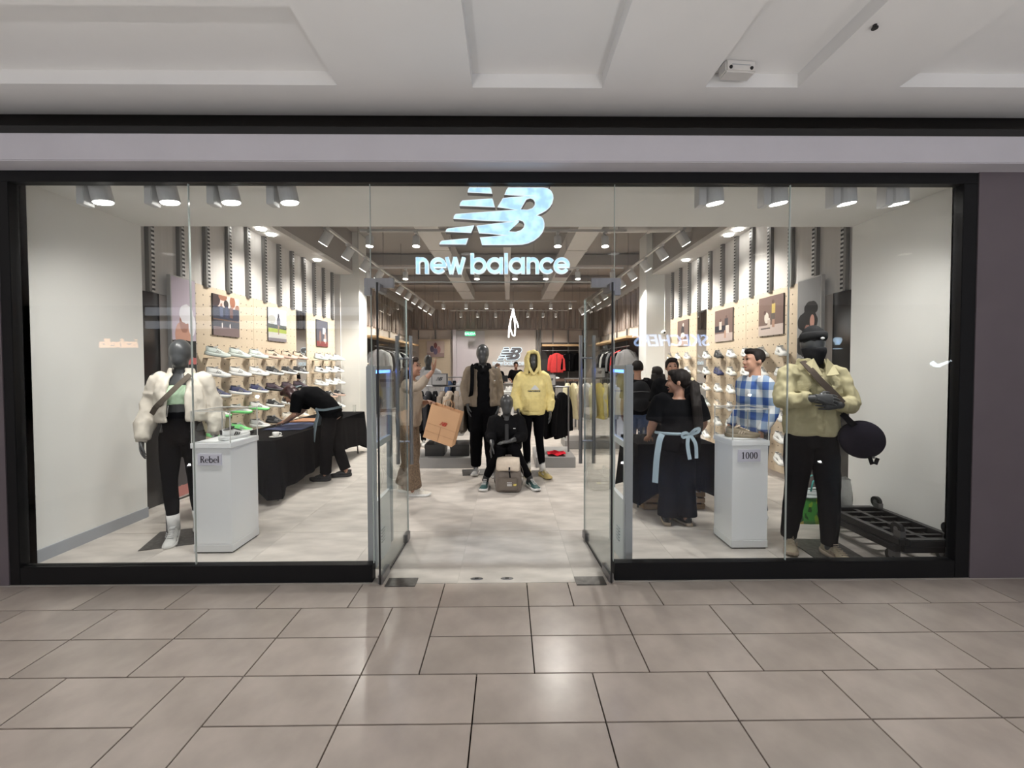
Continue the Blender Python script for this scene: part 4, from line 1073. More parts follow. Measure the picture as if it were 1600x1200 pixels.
def plinth(x0, x1, y0, y1, label, card, cx, cz, word):
    t = empty('display_plinth', ((x0 + x1) / 2, (y0 + y1) / 2, 0), 0, label, 'plinth')
    hx, hy = (x1 - x0) / 2, (y1 - y0) / 2
    G().box(-hx + 0.012, hx - 0.012, -hy + 0.012, hy - 0.012, 0.0, 0.012).build('shadow_base', M_blackgasket, t)
    G().box(-hx, hx, -hy, hy, 0.012, 0.075).build('skirting', M_lac, t, bevel=0.002)
    G().box(-hx + 0.003, hx - 0.003, -hy + 0.003, hy - 0.003, 0.075, 0.90).build('body', M_lac, t, bevel=0.003)
    G().box(-hx - 0.006, hx + 0.006, -hy - 0.006, hy + 0.006, 0.90, 0.946).build('top', M_lac, t, bevel=0.003)
    # acrylic cover rests on the top: a thing of its own
    c = empty('acrylic_cover', (t.location.x, t.location.y, 0.946), 0, 'clear acrylic box cover on the %s plinth' % card, 'display cover')
    ax, ay, h, th = hx - 0.002, hy - 0.002, 0.265, 0.004
    for nm, b in (('front_sheet', (-ax, ax, -ay, -ay + th, 0, h)), ('back_sheet', (-ax, ax, ay - th, ay, 0, h)), ('side_sheet', (-ax, -ax + th, -ay + th, ay - th, 0, h)), ('side_sheet', (ax - th, ax, -ay + th, ay - th, 0, h)), ('lid_sheet', (-ax, ax, -ay, ay, h, h + th))):
        G().box(*b).build(nm, M_acryl, c)
    e = 0.0032
    ed = G()
    for sx in (-1, 1):
        for sy in (-1, 1): ed.box(sx * ax - e, sx * ax + e, sy * ay - e, sy * ay + e, 0, h + th)
    for sy in (-1, 1): ed.box(-ax, ax, sy * ay - e, sy * ay + e, h + th - e, h + th + e)
    for sx in (-1, 1): ed.box(sx * ax - e, sx * ax + e, -ay, ay, h + th - e, h + th + e)
    ed.build('polished_edges', mat('acrylic_edge', (0.62, 0.62, 0.60), 0.2, spec=0.8), c)
    k = empty('name_card', (0, 0, 0), 0, 'white %s name card on the plinth front' % word, 'card')
    G().box(cx[0], cx[1], y0 - 0.0045, y0 + 0.003 - 0.0005, cz[0], cz[1]).build('card', mat('card_stock', (0.62, 0.61, 0.70), 0.6), k, bevel=0.001)
    card_text(k, word, cx[0], cx[1], cz[0], cz[1], y0 - 0.0045)
    return t
plinth(-2.815, -2.485, 0.515, 0.90, 'white box plinth beside the cream jacket mannequin', 'left', (-2.762, -2.560), (0.757, 0.854), 'Rebel')
plinth(1.80, 2.115, 0.53, 0.85, 'white box plinth beside the olive jacket mannequin', 'right', (1.846, 2.042), (0.762, 0.866), '1000')
sneaker((-2.60, 0.68, 0.946), R(168), ('white', 'white', 'black'), 'white running shoe under the left acrylic cover')
sneaker((1.92, 0.70, 0.946), R(72), ('olive', 'olive', 'cream'), 'olive brown sneaker under the right acrylic cover', scale=0.95)

# ------------------------------------------------------------------ security gates by the doors
M_eas = mat('grey_gate_plastic', (0.42, 0.44, 0.46), 0.4)
M_easw = mat('white_gate_cover', (0.66, 0.68, 0.69), 0.4)
def gate(x, label):
    t = empty('security_gate', (x, 0.22, 0), 0, label, 'security gate')
    G().box(-0.032, 0.032, 0.0, 0.055, 0.0, 1.60).build('front_post', M_eas, t, bevel=0.008)
    G().box(-0.022, 0.022, 0.50, 0.545, 0.0, 1.60).build('rear_post', M_eas, t, bevel=0.008)
    G().box(-0.02, 0.02, 0.055, 0.50, 1.56, 1.595).build('top_bar', M_eas, t)
    G().box(-0.014, 0.014, 0.06, 0.50, 1.535, 1.56).build('blue_light_strip', emit_mat('blue_led', (0.08, 0.22, 1.0), 4.0), t)
    G().box(-0.006, 0.006, 0.055, 0.50, 0.98, 1.535).build('upper_panel', glass_mat('blue_tint_acrylic', (0.80, 0.86, 0.97)), t)
    G().box(-0.016, 0.016, 0.055, 0.50, 0.93, 0.98).build('middle_rail', M_easw, t)
    G().box(-0.014, 0.014, 0.055, 0.085, 0.5, 0.93).build('inner_post', M_eas, t); G().box(-0.014, 0.014, 0.47, 0.50, 0.5, 0.93).build('inner_post', M_eas, t)
    c = G().loft([((0, 0.28, 0.0), Vector((1, 0, 0)), Vector((0, 1, 0)), 0.035, 0.22), ((0, 0.28, 0.10), Vector((1, 0, 0)), Vector((0, 1, 0)), 0.034, 0.22), ((0, 0.28, 0.38), Vector((1, 0, 0)), Vector((0, 1, 0)), 0.026, 0.215), ((0, 0.28, 0.50), Vector((1, 0, 0)), Vector((0, 1, 0)), 0.018, 0.21)], 24).build('base_cover', M_easw, t)
    for k in range(5): G().box(-0.036, 0.036, 0.16, 0.24, 0.14 + k * 0.025, 0.146 + k * 0.025).build('vent_slot', M_eas, c)
gate(-1.205, 'slim grey security gate with blue top light, left of the doors')
gate(0.815, 'slim grey security gate with blue top light, right of the doors')

# ------------------------------------------------------------------ cloth covered tables
M_cloth = mat('black_tablecloth', (0.003, 0.003, 0.004), 0.9, spec=0.06)
def cloth_table(x0, x1, y0, y1, top, hem, label, seed=3, legs=True):
    t = empty('folding_table', ((x0 + x1) / 2, (y0 + y1) / 2, 0), 0, label, 'table')
    hx, hy = (x1 - x0) / 2, (y1 - y0) / 2
    G().box(-hx + 0.02, hx - 0.02, -hy + 0.02, hy - 0.02, top - 0.045, top - 0.006).build('table_top', M_lac, t)
    for sy in (-1, 1):
        yy = sy * (hy - 0.18)
        for sx in (-1, 1):
            G().tube([(sx * (hx - 0.14), yy, top - 0.05), (sx * (hx - 0.12), yy, 0.30), (sx * (hx - 0.07), yy, 0.16), (sx * (hx - 0.06), yy, 0.0)], 0.013, 8).build('leg', M_gun, t, smooth=True)
    # cloth: lies on the table, moves on its own
    ring = []
    n = 120
    per = [(-hx, -hy), (hx, -hy), (hx, hy), (-hx, hy)]
    L = [2 * hx, 2 * hy, 2 * hx, 2 * hy]; P_ = sum(L)
    def at(u):
        u *= P_
        for k in range(4):
            if u <= L[k] + 1e-9:
                a = Vector(per[k]); b = Vector(per[(k + 1) % 4]); d = (b - a).normalized(); nn = Vector((d.y, -d.x))
                return a + d * u, nn, min(u, L[k] - u)
            u -= L[k]
    rnd = random.Random(seed)
    vs = []; fs = []
    levels = [0.0, 0.02, 0.3, 0.6, 1.0]
    ph = [rnd.uniform(0, 6.28) for _ in range(6)]
    for j, lv in enumerate(levels):
        for i in range(n):
            p, nn, dc = at(i / n)
            fold = (math.sin(i / n * P_ * 16 + ph[0]) * 0.6 + math.sin(i / n * P_ * 27 + ph[1]) * 0.4) * 0.022 * lv
            cor = max(0, 1 - dc / 0.15) * 0.06 * lv
            q = p + nn * (0.004 + 0.03 * lv + fold + cor)
            hemz = hem + 0.05 * math.sin(i / n * P_ * 2.2 + ph[2]) - max(0, 1 - dc / 0.2) * 0.10
            vs.append((q.x, q.y, top - (0.0 if j == 0 else 0.004) - (top - hemz) * lv))
    for j in range(len(levels) - 1):
        for i in range(n): fs.append((j * n + i, j * n + (i + 1) % n, (j + 1) * n + (i + 1) % n, (j + 1) * n + i))
    fs.append(tuple(range(n)))
    g = G().add(vs, fs)
    o = g.build('tablecloth', M_cloth, None, smooth=False, loc=((x0 + x1) / 2, (y0 + y1) / 2, 0))
    md = o.modifiers.new('thickness', 'SOLIDIFY'); md.thickness = 0.003; md.offset = -1
    return t, o
t1, c1 = cloth_table(-3.52, -2.80, 1.72, 4.72, 0.745, 0.20, 'long folding table under black cloth along the left shoe wall')
tag(c1, 'black cloth draped over the long table with the coffee cup', 'tablecloth')
t2, c2 = cloth_table(1.26, 2.10, 1.42, 2.08, 0.745, 0.26, 'folding table under black cloth behind the aproned woman', 5)
tag(c2, 'black cloth draped over the table with drinking glasses', 'tablecloth')
M_cup = mat('white_porcelain', (0.78, 0.77, 0.74), 0.15)
cup = empty('coffee_cup', (-2.90, 1.95, 0.7465), R(20), 'white espresso cup with saucer on the black cloth', 'cup')
U, V = Vector((1, 0, 0)), Vector((0, 1, 0))
G().loft([((0, 0, 0.0), U, V, 0.035, 0.035), ((0, 0, 0.006), U, V, 0.06, 0.06), ((0, 0, 0.012), U, V, 0.072, 0.072), ((0, 0, 0.013), U, V, 0.068, 0.068), ((0, 0, 0.008), U, V, 0.04, 0.04)], 24).build('saucer', M_cup, cup, smooth=True)
G().loft([((0, 0, 0.009), U, V, 0.022, 0.022), ((0, 0, 0.03), U, V, 0.033, 0.033), ((0, 0, 0.062), U, V, 0.038, 0.038), ((0, 0, 0.062), U, V, 0.034, 0.034), ((0, 0, 0.05), U, V, 0.032, 0.032)], 24).build('cup_body', M_cup, cup, smooth=True)
G().tube([(0.034, 0, 0.05), (0.055, 0, 0.052), (0.06, 0, 0.035), (0.05, 0, 0.024), (0.033, 0, 0.026)], 0.005, 8).build('handle', M_cup, cup, smooth=True)
M_navy = mat('navy_cloth', (0.025, 0.04, 0.115), 0.8, bump=0.2, bscale=80)
def draped_sheet(name, x0, x1, y0, y1, z, m, label, cat, drop=0.0, amp=0.006):
    nx, ny = 22, 16; vs = []; fs = []
    for j in range(ny + 1):
        for i in range(nx + 1):
            u, v = i / nx, j / ny
            x = x0 + (x1 - x0) * u; y = y0 + (y1 - y0) * v
            zz = z + amp * (1.2 + math.sin(9 * u + 4 * v) * math.sin(7 * v + 2))
            if drop and u > 0.72:
                q = (u - 0.72) / 0.28; zz -= drop * q; x = x0 + (x1 - x0) * 0.72 + 0.02 + 0.01 * math.sin(20 * v)
            vs.append((x, y, zz))
    for j in range(ny):
        for i in range(nx): fs.append((j * (nx + 1) + i, j * (nx + 1) + i + 1, (j + 1) * (nx + 1) + i + 1, (j + 1) * (nx + 1) + i))
    o = G().add(vs, fs).build(name, m, None, smooth=True); md = o.modifiers.new('thickness', 'SOLIDIFY'); md.thickness = 0.004; md.offset = 1
    return tag(o, label, cat)
draped_sheet('folded_apron', -3.35, -2.85, 2.45, 3.15, 0.748, M_navy, 'navy cloth spread on the table under the leaning worker', 'cloth')
G().box(-3.40, -3.00, 3.22, 3.62, 0.748, 0.766).build('cutting_board', mat('brown_board', (0.33, 0.15, 0.07), 0.5, vary=0.15, scale=6, stretch=(1, 8, 1))); tag(bpy.data.objects['cutting_board'], 'brown wooden board on the black cloth table', 'board')
M_kraft = mat('kraft_paper', (0.56, 0.33, 0.18), 0.75, vary=0.05, scale=4)
tg_ = glass_mat('tumbler_glass', (0.95, 0.96, 0.96))
def tumbler(x, y, z, label, r=0.033, h=0.11):
    o = G().loft([((0, 0, 0), U, V, r * 0.8, r * 0.8), ((0, 0, h), U, V, r, r), ((0, 0, h), U, V, r - 0.003, r - 0.003), ((0, 0, 0.012), U, V, r * 0.75, r * 0.75)], 18).build('drinking_glass', tg_, None, smooth=True, loc=(x, y, z))
    tag(o, label, 'glass', 'glasses on the black tables')
for i, (x, y) in enumerate(((1.36, 1.88), (1.455, 1.90), (1.53, 1.86), (1.40, 1.78))): tumbler(x, y, 0.746, 'clear drinking glass on the right black cloth, %s from the aisle' % ordn[i])
tumbler(-2.92, 4.55, 0.746, 'clear tall glass at the far end of the long table', 0.03, 0.14)

# crates and box below the right table
M_crate = mat('crate_wood', (0.30, 0.20, 0.11), 0.7, vary=0.2, scale=8, stretch=(1, 1, 6))
def crate(x0, x1, y0, y1, z0, z1, label):
    t = empty('wooden_crate', ((x0 + x1) / 2, (y0 + y1) / 2, z0), 0, label, 'crate')
    hx, hy, h = (x1 - x0) / 2, (y1 - y0) / 2, z1 - z0
    for k in range(3):
        z = 0.01 + k * h / 3
        for sy in (-1, 1): G().box(-hx, hx, sy * hy - 0.006, sy * hy + 0.006, z, z + h / 3 - 0.02).build('slat', M_crate, t)
        for sx in (-1, 1): G().box(sx * hx - 0.006, sx * hx + 0.006, -hy + 0.006, hy - 0.006, z, z + h / 3 - 0.02).build('slat', M_crate, t)
    for sx in (-1, 1):
        for sy in (-1, 1): G().box(sx * (hx - 0.02) - 0.012, sx * (hx - 0.02) + 0.012, sy * (hy - 0.02) - 0.012, sy * (hy - 0.02) + 0.012, 0, h).build('corner_post', M_crate, t)
    G().box(-hx + 0.006, hx - 0.006, -hy + 0.006, hy - 0.006, 0.0, 0.012).build('bottom', M_crate, t)
crate(1.36, 1.70, 1.52, 1.85, 0.0, 0.22, 'slatted wooden crate below the right table, nearer the aisle')
crate(1.74, 2.04, 1.52, 1.85, 0.0, 0.20, 'slatted wooden crate below the right table, nearer the plinth')
bb = empty('blue_carton', (1.90, 1.68, 0.20), R(8), 'bright blue carton standing on the wooden crate', 'box')
G().box(-0.10, 0.10, -0.09, 0.09, 0, 0.16).build('carton_body', mat('blue_card', (0.03, 0.17, 0.45), 0.5), bb, bevel=0.003); G().box(-0.08, 0.08, -0.0925, -0.09, 0.05, 0.09).build('label_strip', mat('pale_label', (0.3, 0.45, 0.6), 0.5), bb)

# ------------------------------------------------------------------ trolley dollies, shopping bag by the right wall
M_rub = mat('black_plastic', (0.012, 0.012, 0.013), 0.35)
def dolly(z, up, label, x0=2.98, x1=3.46, y0=0.22, y1=0.98, rz=0.0):
    t = empty('plastic_dolly', ((x0 + x1) / 2, (y0 + y1) / 2, z), rz, label, 'dolly', 'stacked dollies')
    hx, hy = (x1 - x0) / 2, (y1 - y0) / 2
    for sx in (-1, 1): G().box(sx * hx - 0.03, sx * hx + 0.03, -hy, hy, 0, 0.055).build('side_rail', M_rub, t, bevel=0.006)
    for sy in (-1, 1): G().box(-hx + 0.03, hx - 0.03, sy * hy - 0.03, sy * hy + 0.03, 0, 0.055).build('end_rail', M_rub, t, bevel=0.006)
    for k in range(5): G().box(-hx + 0.03, hx - 0.03, -hy + 0.11 + k * 0.13, -hy + 0.135 + k * 0.13, 0.012, 0.042).build('cross_rib', M_rub, t)
    G().box(-0.02, 0.02, -hy + 0.03, hy - 0.03, 0.01, 0.04).build('spine_rib', M_rub, t)
    for sx in (-1, 1):
        for sy in (-1, 1):
            s = 1 if up else -1
            zb = 0.055 if up else 0.0
            px, py = sx * (hx - 0.02), sy * (hy - 0.05)
            c = G().box(px - 0.022, px + 0.022, py - 0.03, py + 0.03, *sorted((zb, zb + s * 0.05))).build('caster_fork', M_gun, t)
            G().cyl((px - 0.014, py + 0.02, zb + s * 0.055), (px + 0.014, py + 0.02, zb + s * 0.055), 0.05, n=20).build('wheel', M_rub, c)
            G().cyl((px - 0.0145, py + 0.02, zb + s * 0.055), (px + 0.0145, py + 0.02, zb + s * 0.055), 0.02, n=12).build('hub', M_gun, c)
    return t
dolly(0.107, False, 'black plastic dolly standing on its wheels, lower of two', 2.96, 3.42, 0.22, 0.96)
dolly(0.164, True, 'black plastic dolly lying wheels up on another dolly', 2.98, 3.44, 0.20, 0.96)
m_leaf, nt, b = node_mat('leaf_print')
tc = nt.nodes.new('ShaderNodeTexCoord'); vo = nt.nodes.new('ShaderNodeTexVoronoi'); vo.inputs['Scale'].default_value = 16; mp = nt.nodes.new('ShaderNodeMapping'); mp.inputs['Rotation'].default_value = (0, R(35), 0); mp.inputs['Scale'].default_value = (1, 1, 0.45)
nt.links.new(tc.outputs['Object'], mp.inputs[0]); nt.links.new(mp.outputs[0], vo.inputs['Vector'])
cr = nt.nodes.new('ShaderNodeValToRGB'); cr.color_ramp.interpolation = 'CONSTANT'
for i, (p, c) in enumerate(((0.0, (0.02, 0.07, 0.02)), (0.3, (0.05, 0.22, 0.04)), (0.6, (0.16, 0.30, 0.03)), (0.8, (0.02, 0.05, 0.02)), (0.93, (0.45, 0.40, 0.05)))):
    e = cr.color_ramp.elements[i] if i < 2 else cr.color_ramp.elements.new(p)
    e.position = p; e.color = (*c, 1)
nt.links.new(vo.outputs['Color'], cr.inputs[0]); nt.links.new(cr.outputs[0], b.inputs['Base Color']); b.inputs['Roughness'].default_value = 0.25
sb = empty('shopping_bag', (3.0, 1.16, 0), R(4), 'green leaf print shopping bag behind the olive jacket mannequin', 'bag')
def bag_mesh(w, d, h, bulge=0.03):
    secs = []
    vs = []; fs = []; n = 28
    for k in range(7):
        z = h * k / 6; tpr = 1 + 0.05 * math.sin(k) - 0.08 * (k / 6)
        for i in range(n):
            a = 2 * PI * i / n; ca, sa = math.cos(a), math.sin(a)
            ex = lambda c, e: math.copysign(abs(c) ** e, c)
            vs.append((w / 2 * tpr * ex(ca, 0.35) + 0.006 * math.sin(3 * a + k), d / 2 * (1 - 0.35 * k / 6) * ex(sa, 0.4) + 0.008 * math.sin(5 * a + 2 * k), z + (0.012 * math.sin(2 * a) if k == 6 else 0)))
    for k in range(6):
        for i in range(n): fs.append((k * n + i, k * n + (i + 1) % n, (k + 1) * n + (i + 1) % n, (k + 1) * n + i))
    fs.append(tuple(range(n - 1, -1, -1)))
    return G().add(vs, fs)
bg_ = bag_mesh(0.46, 0.17, 0.30)
o = bg_.build('bag_body', m_leaf, sb, smooth=True); md = o.modifiers.new('th', 'SOLIDIFY'); md.thickness = 0.003
g2 = G(); g2.add([(v[0] * 1.003, v[1] * 1.003, v[2]) for v in bag_mesh(0.45, 0.14, 0.08).v], bag_mesh(0.45, 0.14, 0.08).f[:-1])
o = g2.build('bag_band', mat('pale_bag_band', (0.55, 0.60, 0.58), 0.3), sb, smooth=True, loc=(0, 0, 0.28)); md = o.modifiers.new('th', 'SOLIDIFY'); md.thickness = 0.003
for s in (-1, 1): G().tube([(-0.10, s * 0.05, 0.35), (-0.08, s * 0.055, 0.46), (0, s * 0.05, 0.50), (0.08, s * 0.055, 0.46), (0.10, s * 0.05, 0.35)], 0.012, 8, 0.35).build('handle', mat('teal_strap', (0.05, 0.3, 0.27), 0.6), sb, smooth=True)
sb.scale = (0.92, 0.92, 0.92)
g = bag_mesh(0.20, 0.14, 0.42); o = g.build('crumpled_bag', mat('silver_foil', (0.55, 0.56, 0.55), 0.25, metal=0.7, bump=0.4, bscale=30), None, smooth=True, loc=(3.30, 1.22, 0)); tag(o, 'silvery crumpled bag standing behind the dollies', 'bag')

# ------------------------------------------------------------------ floor racks with hanging garments
def fab(name, c=(0.5, 0.5, 0.5), **k): return mat('fabric_' + name, c, 0.9, vary=0.05, scale=30, spec=0.06, **k)
GC = {'black': (0.006, 0.006, 0.007), 'taupe': (0.26, 0.22, 0.185), 'grey': (0.30, 0.30, 0.31), 'white': (0.66, 0.65, 0.63), 'coral': (0.85, 0.085, 0.085), 'cream': (0.68, 0.62, 0.42), 'yellow': (0.80, 0.66, 0.22), 'denim': (0.06, 0.09, 0.17), 'sand': (0.45, 0.38, 0.31), 'charcoal': (0.045, 0.045, 0.05)}
def garment_base():
    g = G()
    x_, y_ = Vector((1, 0, 0)), Vector((0, 1, 0))
    g.loft([((0, 0, -0.08), x_, y_, 0.055, 0.05), ((0, 0, -0.11), x_, y_, 0.12, 0.055), ((0, 0, -0.16), x_, y_, 0.20, 0.06), ((0, 0, -0.26), x_, y_, 0.225, 0.075), ((0, 0, -0.45), x_, y_, 0.22, 0.075), ((0, 0, -0.64), x_, y_, 0.225, 0.07), ((0, 0, -0.74), x_, y_, 0.22, 0.06)], 20)
    for s in (-1, 1):
        g.tube([(s * 0.17, 0, -0.16), (s * 0.235, -0.01, -0.30), (s * 0.265, -0.02, -0.50), (s * 0.275, -0.03, -0.68)], [0.06, 0.06, 0.055, 0.042], 12)
    return g
GAR = {}
_gm = [fuse(garment_base(), 0.014, 3, 0.010, (10, 10, 4), sd) for sd in (11, 23)]
HANG = G().tube([(0, 0, -0.085), (0, 0, -0.03), (0.018, 0, -0.012), (0.012, 0, 0.008), (-0.004, 0, 0.012)], 0.0035, 6).tube([(-0.19, 0, -0.15), (0, 0, -0.085), (0.19, 0, -0.15)], 0.008, 6).mesh('hanger', M_gun)
_zip = G().box(-0.008, 0.008, -0.079, -0.06, -0.72, -0.12).mesh('zip', mat('dark_zip', (0.05, 0.05, 0.05), 0.4))
def garment(loc, rz, colour, label, group=None, scale=1.0, var=0, zipped=False):
    k = (colour, var)
    if k not in GAR:
        me = _gm[var].copy(); me.materials.clear(); me.materials.append(fab(colour, GC[colour])); GAR[k] = me
    o = link('hanging_jacket', GAR[k], None, loc, (0, 0, rz)); o.scale = (scale, scale * 0.72, scale)
    link('hanger', HANG, o)
    if zipped: link('zip', _zip, o)
    return tag(o, label, 'jacket', group)
M_plat = mat('grey_platform', (0.30, 0.295, 0.29), 0.5)
def floor_rack(x0, x1, y0, y1, zr, label, plat=0.16):
    t = empty('clothes_rack', ((x0 + x1) / 2, (y0 + y1) / 2, 0), 0, label, 'clothes rack')
    hx, hy = (x1 - x0) / 2, (y1 - y0) / 2
    G().box(-hx, hx, -hy, hy, 0, plat).build('platform', M_plat, t, bevel=0.004)
    for sx in (-1, 1): G().cyl((sx * (hx - 0.05), 0, plat), (sx * (hx - 0.05), 0, zr), 0.016, n=12).build('post', M_gun, t)
    G().cyl((-hx + 0.03, 0, zr), (hx - 0.03, 0, zr), 0.014, n=12).build('rail', M_gun, t)
    return t
floor_rack(-1.75, -0.62, 3.42, 4.12, 1.26, 'clothes rack on grey platform behind the brown jacket mannequin')
for i, (c, v) in enumerate((('black', 0), ('black', 1), ('charcoal', 0), ('black', 1), ('taupe', 0), ('sand', 1), ('taupe', 1), ('taupe', 0), ('black', 1))):
    garment((-1.66 + i * 0.115, 3.77, 1.255), R(90 + (-12, 8, -5, 10, -8)[i % 5]), c, '%s jacket hanging on the left floor rack, %s from the entrance side' % (c, ordn[i]), 'left rack jackets', 1.0, v)
floor_rack(0.30, 0.92, 3.42, 4.30, 1.24, 'clothes rack on grey platform behind the yellow hoodie mannequin')
for i, (dx, rz) in enumerate(((0.40, 70), (0.57, 62), (0.75, 55))):
    garment((dx, 3.86 - 0.02 * i, 1.235), R(rz), 'black', 'black jacket beside the yellow hoodie mannequin, %s from her' % ordn[i], 'right rack black jackets', 1.12, i % 2)
rf = draped_sheet('folded_red_shirt', 0.50, 0.78, 3.48, 3.76, 0.17, fab('red', (0.75, 0.03, 0.05)), 'folded red garment on the grey platform', 'clothing', 0, 0.02)
bxs = G(); 
for i, (x, c) in enumerate(((-1.45, 'black'), (-1.05, 'charcoal'))):
    o = G().box(x, x + 0.3, 3.55, 3.95, 0.161, 0.34).build('shoe_box', mat('black_card_box', (0.02, 0.02, 0.02), 0.5), None, bevel=0.004); G().box(x - 0.004, x + 0.304, 3.546, 3.954, 0.28, 0.345).build('box_lid', mat('black_card_lid', (0.03, 0.03, 0.03), 0.5), o)
    tag(o, 'black shoe box under the hanging jackets, %s one' % ('outer', 'inner')[i], 'box')
floor_rack(0.95, 2.05, 4.85, 5.45, 1.33, 'clothes rack with cream jackets behind the right glass door')
for i in range(8):
    garment((1.04 + i * 0.125, 5.15, 1.325), R(90 + (-20, 12, -15, 18)[i % 4]), ('cream', 'cream', 'sand', 'white', 'cream', 'yellow', 'cream', 'white')[i], '%s jacket on the cream jackets rack, %s from the door side' % (('cream', 'cream', 'sand', 'white', 'cream', 'yellow', 'cream', 'white')[i], ordn[i]), 'cream rack jackets', 1.05, i % 2)
floor_rack(-2.35, -1.15, 6.4, 7.0, 1.32, 'clothes rack with denim and white garments further in')
for i in range(9):
    c = ('denim', 'white', 'denim', 'grey', 'black', 'white', 'denim', 'black', 'grey')[i]
    garment((-2.25 + i * 0.125, 6.7, 1.315), R(90 + (-10, 9, -14)[i % 3]), c, '%s garment on the farther left rack, %s along' % (c, ordn[i]), 'farther rack garments', 0.95, i % 2)
# rails of the rear bays
for i in range(10):
    c = ('grey', 'white', 'black', 'grey', 'black', 'white', 'black', 'charcoal', 'white', 'black')[i]
    garment((XLf(0.30), 8.95 + i * 0.3, 2.14), R(8), c, '%s jacket on the rear left wall rail, %s along' % (c, ordn[i]), 'rear left rail jackets', 1.05, i % 2)
    c = ('grey', 'black', 'coral', 'black', 'grey', 'black', 'black', 'white', 'black', 'charcoal')[i]
    garment((XRf(0.30), 9.25 + i * 0.3, 2.14), R(-20 if c == 'coral' else -8), c, '%s jacket on the rear right wall rail, %s along' % (c, ordn[i]), 'rear right rail jackets', 1.1, i % 2)
garment((1.90, YB - 0.32, 2.19), 0, 'coral', 'bright coral jacket hanging on the rear wall, facing forward', None, 1.22, 0, True)
garment((2.42, YB - 0.32, 2.19), 0, 'black', 'black jacket facing forward beside the coral one', None, 1.15, 1, True)
garment((2.80, YB - 0.30, 2.19), R(30), 'black', 'black jacket at the rear wall corner beyond the coral one', None, 1.1, 0)

# ------------------------------------------------------------------ counter, box signs, tables and small fittings further in
ctr = empty('cash_counter', (0.05, 11.2, 0), 0, 'pale grey cash counter below the wall logo', 'counter')
G().box(-0.75, 0.95, -0.35, 0.35, 0.05, 0.93).build('body', M_panel, ctr, bevel=0.004); G().box(-0.80, 1.0, -0.40, 0.40, 0.93, 0.98).build('worktop', mat('grey_worktop', (0.33, 0.32, 0.31), 0.4), ctr, bevel=0.004); G().box(-0.73, 0.93, -0.33, 0.33, 0, 0.05).build('plinth_base', M_gun, ctr)
mon = empty('till_screen', (-0.28, 11.15, 0.981), 0, 'black till screen on the cash counter', 'till')
G().box(-0.15, 0.15, -0.015, 0.015, 0.05, 0.27).build('screen', M_rub, mon, bevel=0.004, rot=(R(-8), 0, 0)); G().box(-0.03, 0.03, -0.01, 0.02, 0.0, 0.1).build('stand', M_rub, mon); G().box(-0.09, 0.09, -0.07, 0.07, 0, 0.012).build('foot', M_rub, mon)
pl2 = empty('display_plinth', (-0.15, 6.0, 0), 0, 'narrow white plinth behind the seated mannequin', 'plinth')
G().box(-0.14, 0.14, -0.14, 0.14, 0, 1.0).build('body', M_lac, pl2, bevel=0.003); G().box(-0.15, 0.15, -0.15, 0.15, 1.0, 1.04).build('top', M_lac, pl2, bevel=0.003)
sneaker((-0.10, 6.0, 1.04), R(115), W3, 'white sneaker on the narrow plinth behind the seated mannequin')
M_boxs = mat('charcoal_sign_box', (0.10, 0.10, 0.105), 0.5)
M_wprint = mat('white_print', (0.72, 0.72, 0.72), 0.6)
def sign_box(x, y, z, w, h, label, stand=True):
    t = empty('logo_box_sign', (x, y, z), 0, label, 'sign')
    G().box(-w / 2, w / 2, -0.06, 0.06, 0, h).build('box', M_boxs, t, bevel=0.003)
    G().box(-w / 2 + 0.012, w / 2 - 0.012, -0.063, -0.06, 0.012, h - 0.012).build('face', mat('grey_sign_face', (0.42, 0.41, 0.41), 0.5), t)
    logo_print(t, w * 0.45, Matrix.Translation((0, -0.0645, h * 0.56)) @ Matrix.Rotation(PI / 2, 4, 'X'), mat('dark_print', (0.04, 0.04, 0.045), 0.5))
sign_box(-1.24, 3.77, 1.276, 0.25, 0.19, 'charcoal NB logo box sign on the left floor rack')
sign_box(0.58, 3.9, 1.256, 0.16, 0.19, 'charcoal NB logo box sign beside the yellow hoodie mannequin')
sign_box(1.65, 5.15, 1.346, 0.24, 0.20, 'charcoal NB logo box sign on the cream jackets rack')
tb = empty('display_table', (1.15, 7.4, 0), 0, 'low display table with a white sneaker behind the yellow hoodie', 'table')
G().box(-0.5, 0.5, -0.3, 0.3, 1.20, 1.25).build('table_top', mat('dark_wood_top', (0.10, 0.06, 0.045), 0.5), tb, bevel=0.003)
for sx in (-1, 1):
    for sy in (-1, 1): G().box(sx * 0.46 - 0.02, sx * 0.46 + 0.02, sy * 0.26 - 0.02, sy * 0.26 + 0.02, 0, 1.20).build('leg', M_gun, tb)
G().box(-0.46, 0.46, -0.26, 0.26, 0.45, 0.48).build('lower_shelf', mat('dark_wood_top'), tb)
sneaker((0.95, 7.35, 1.25), R(80), ('white', 'white', 'black'), 'white sneaker with black laces on the dark display table')
wc = G().box(1.3, 2.4, 9.0, 9.5, 0.0, 0.95).build('drawer_cabinet', M_lac, None, bevel=0.004); tag(wc, 'white drawer cabinet between the racks and the coral jacket', 'cabinet')
for k in range(3): d_ = G().box(1.33, 2.37, 8.985, 9.0, 0.05 + k * 0.3, 0.33 + k * 0.3).build('drawer', M_lac, wc, bevel=0.002)

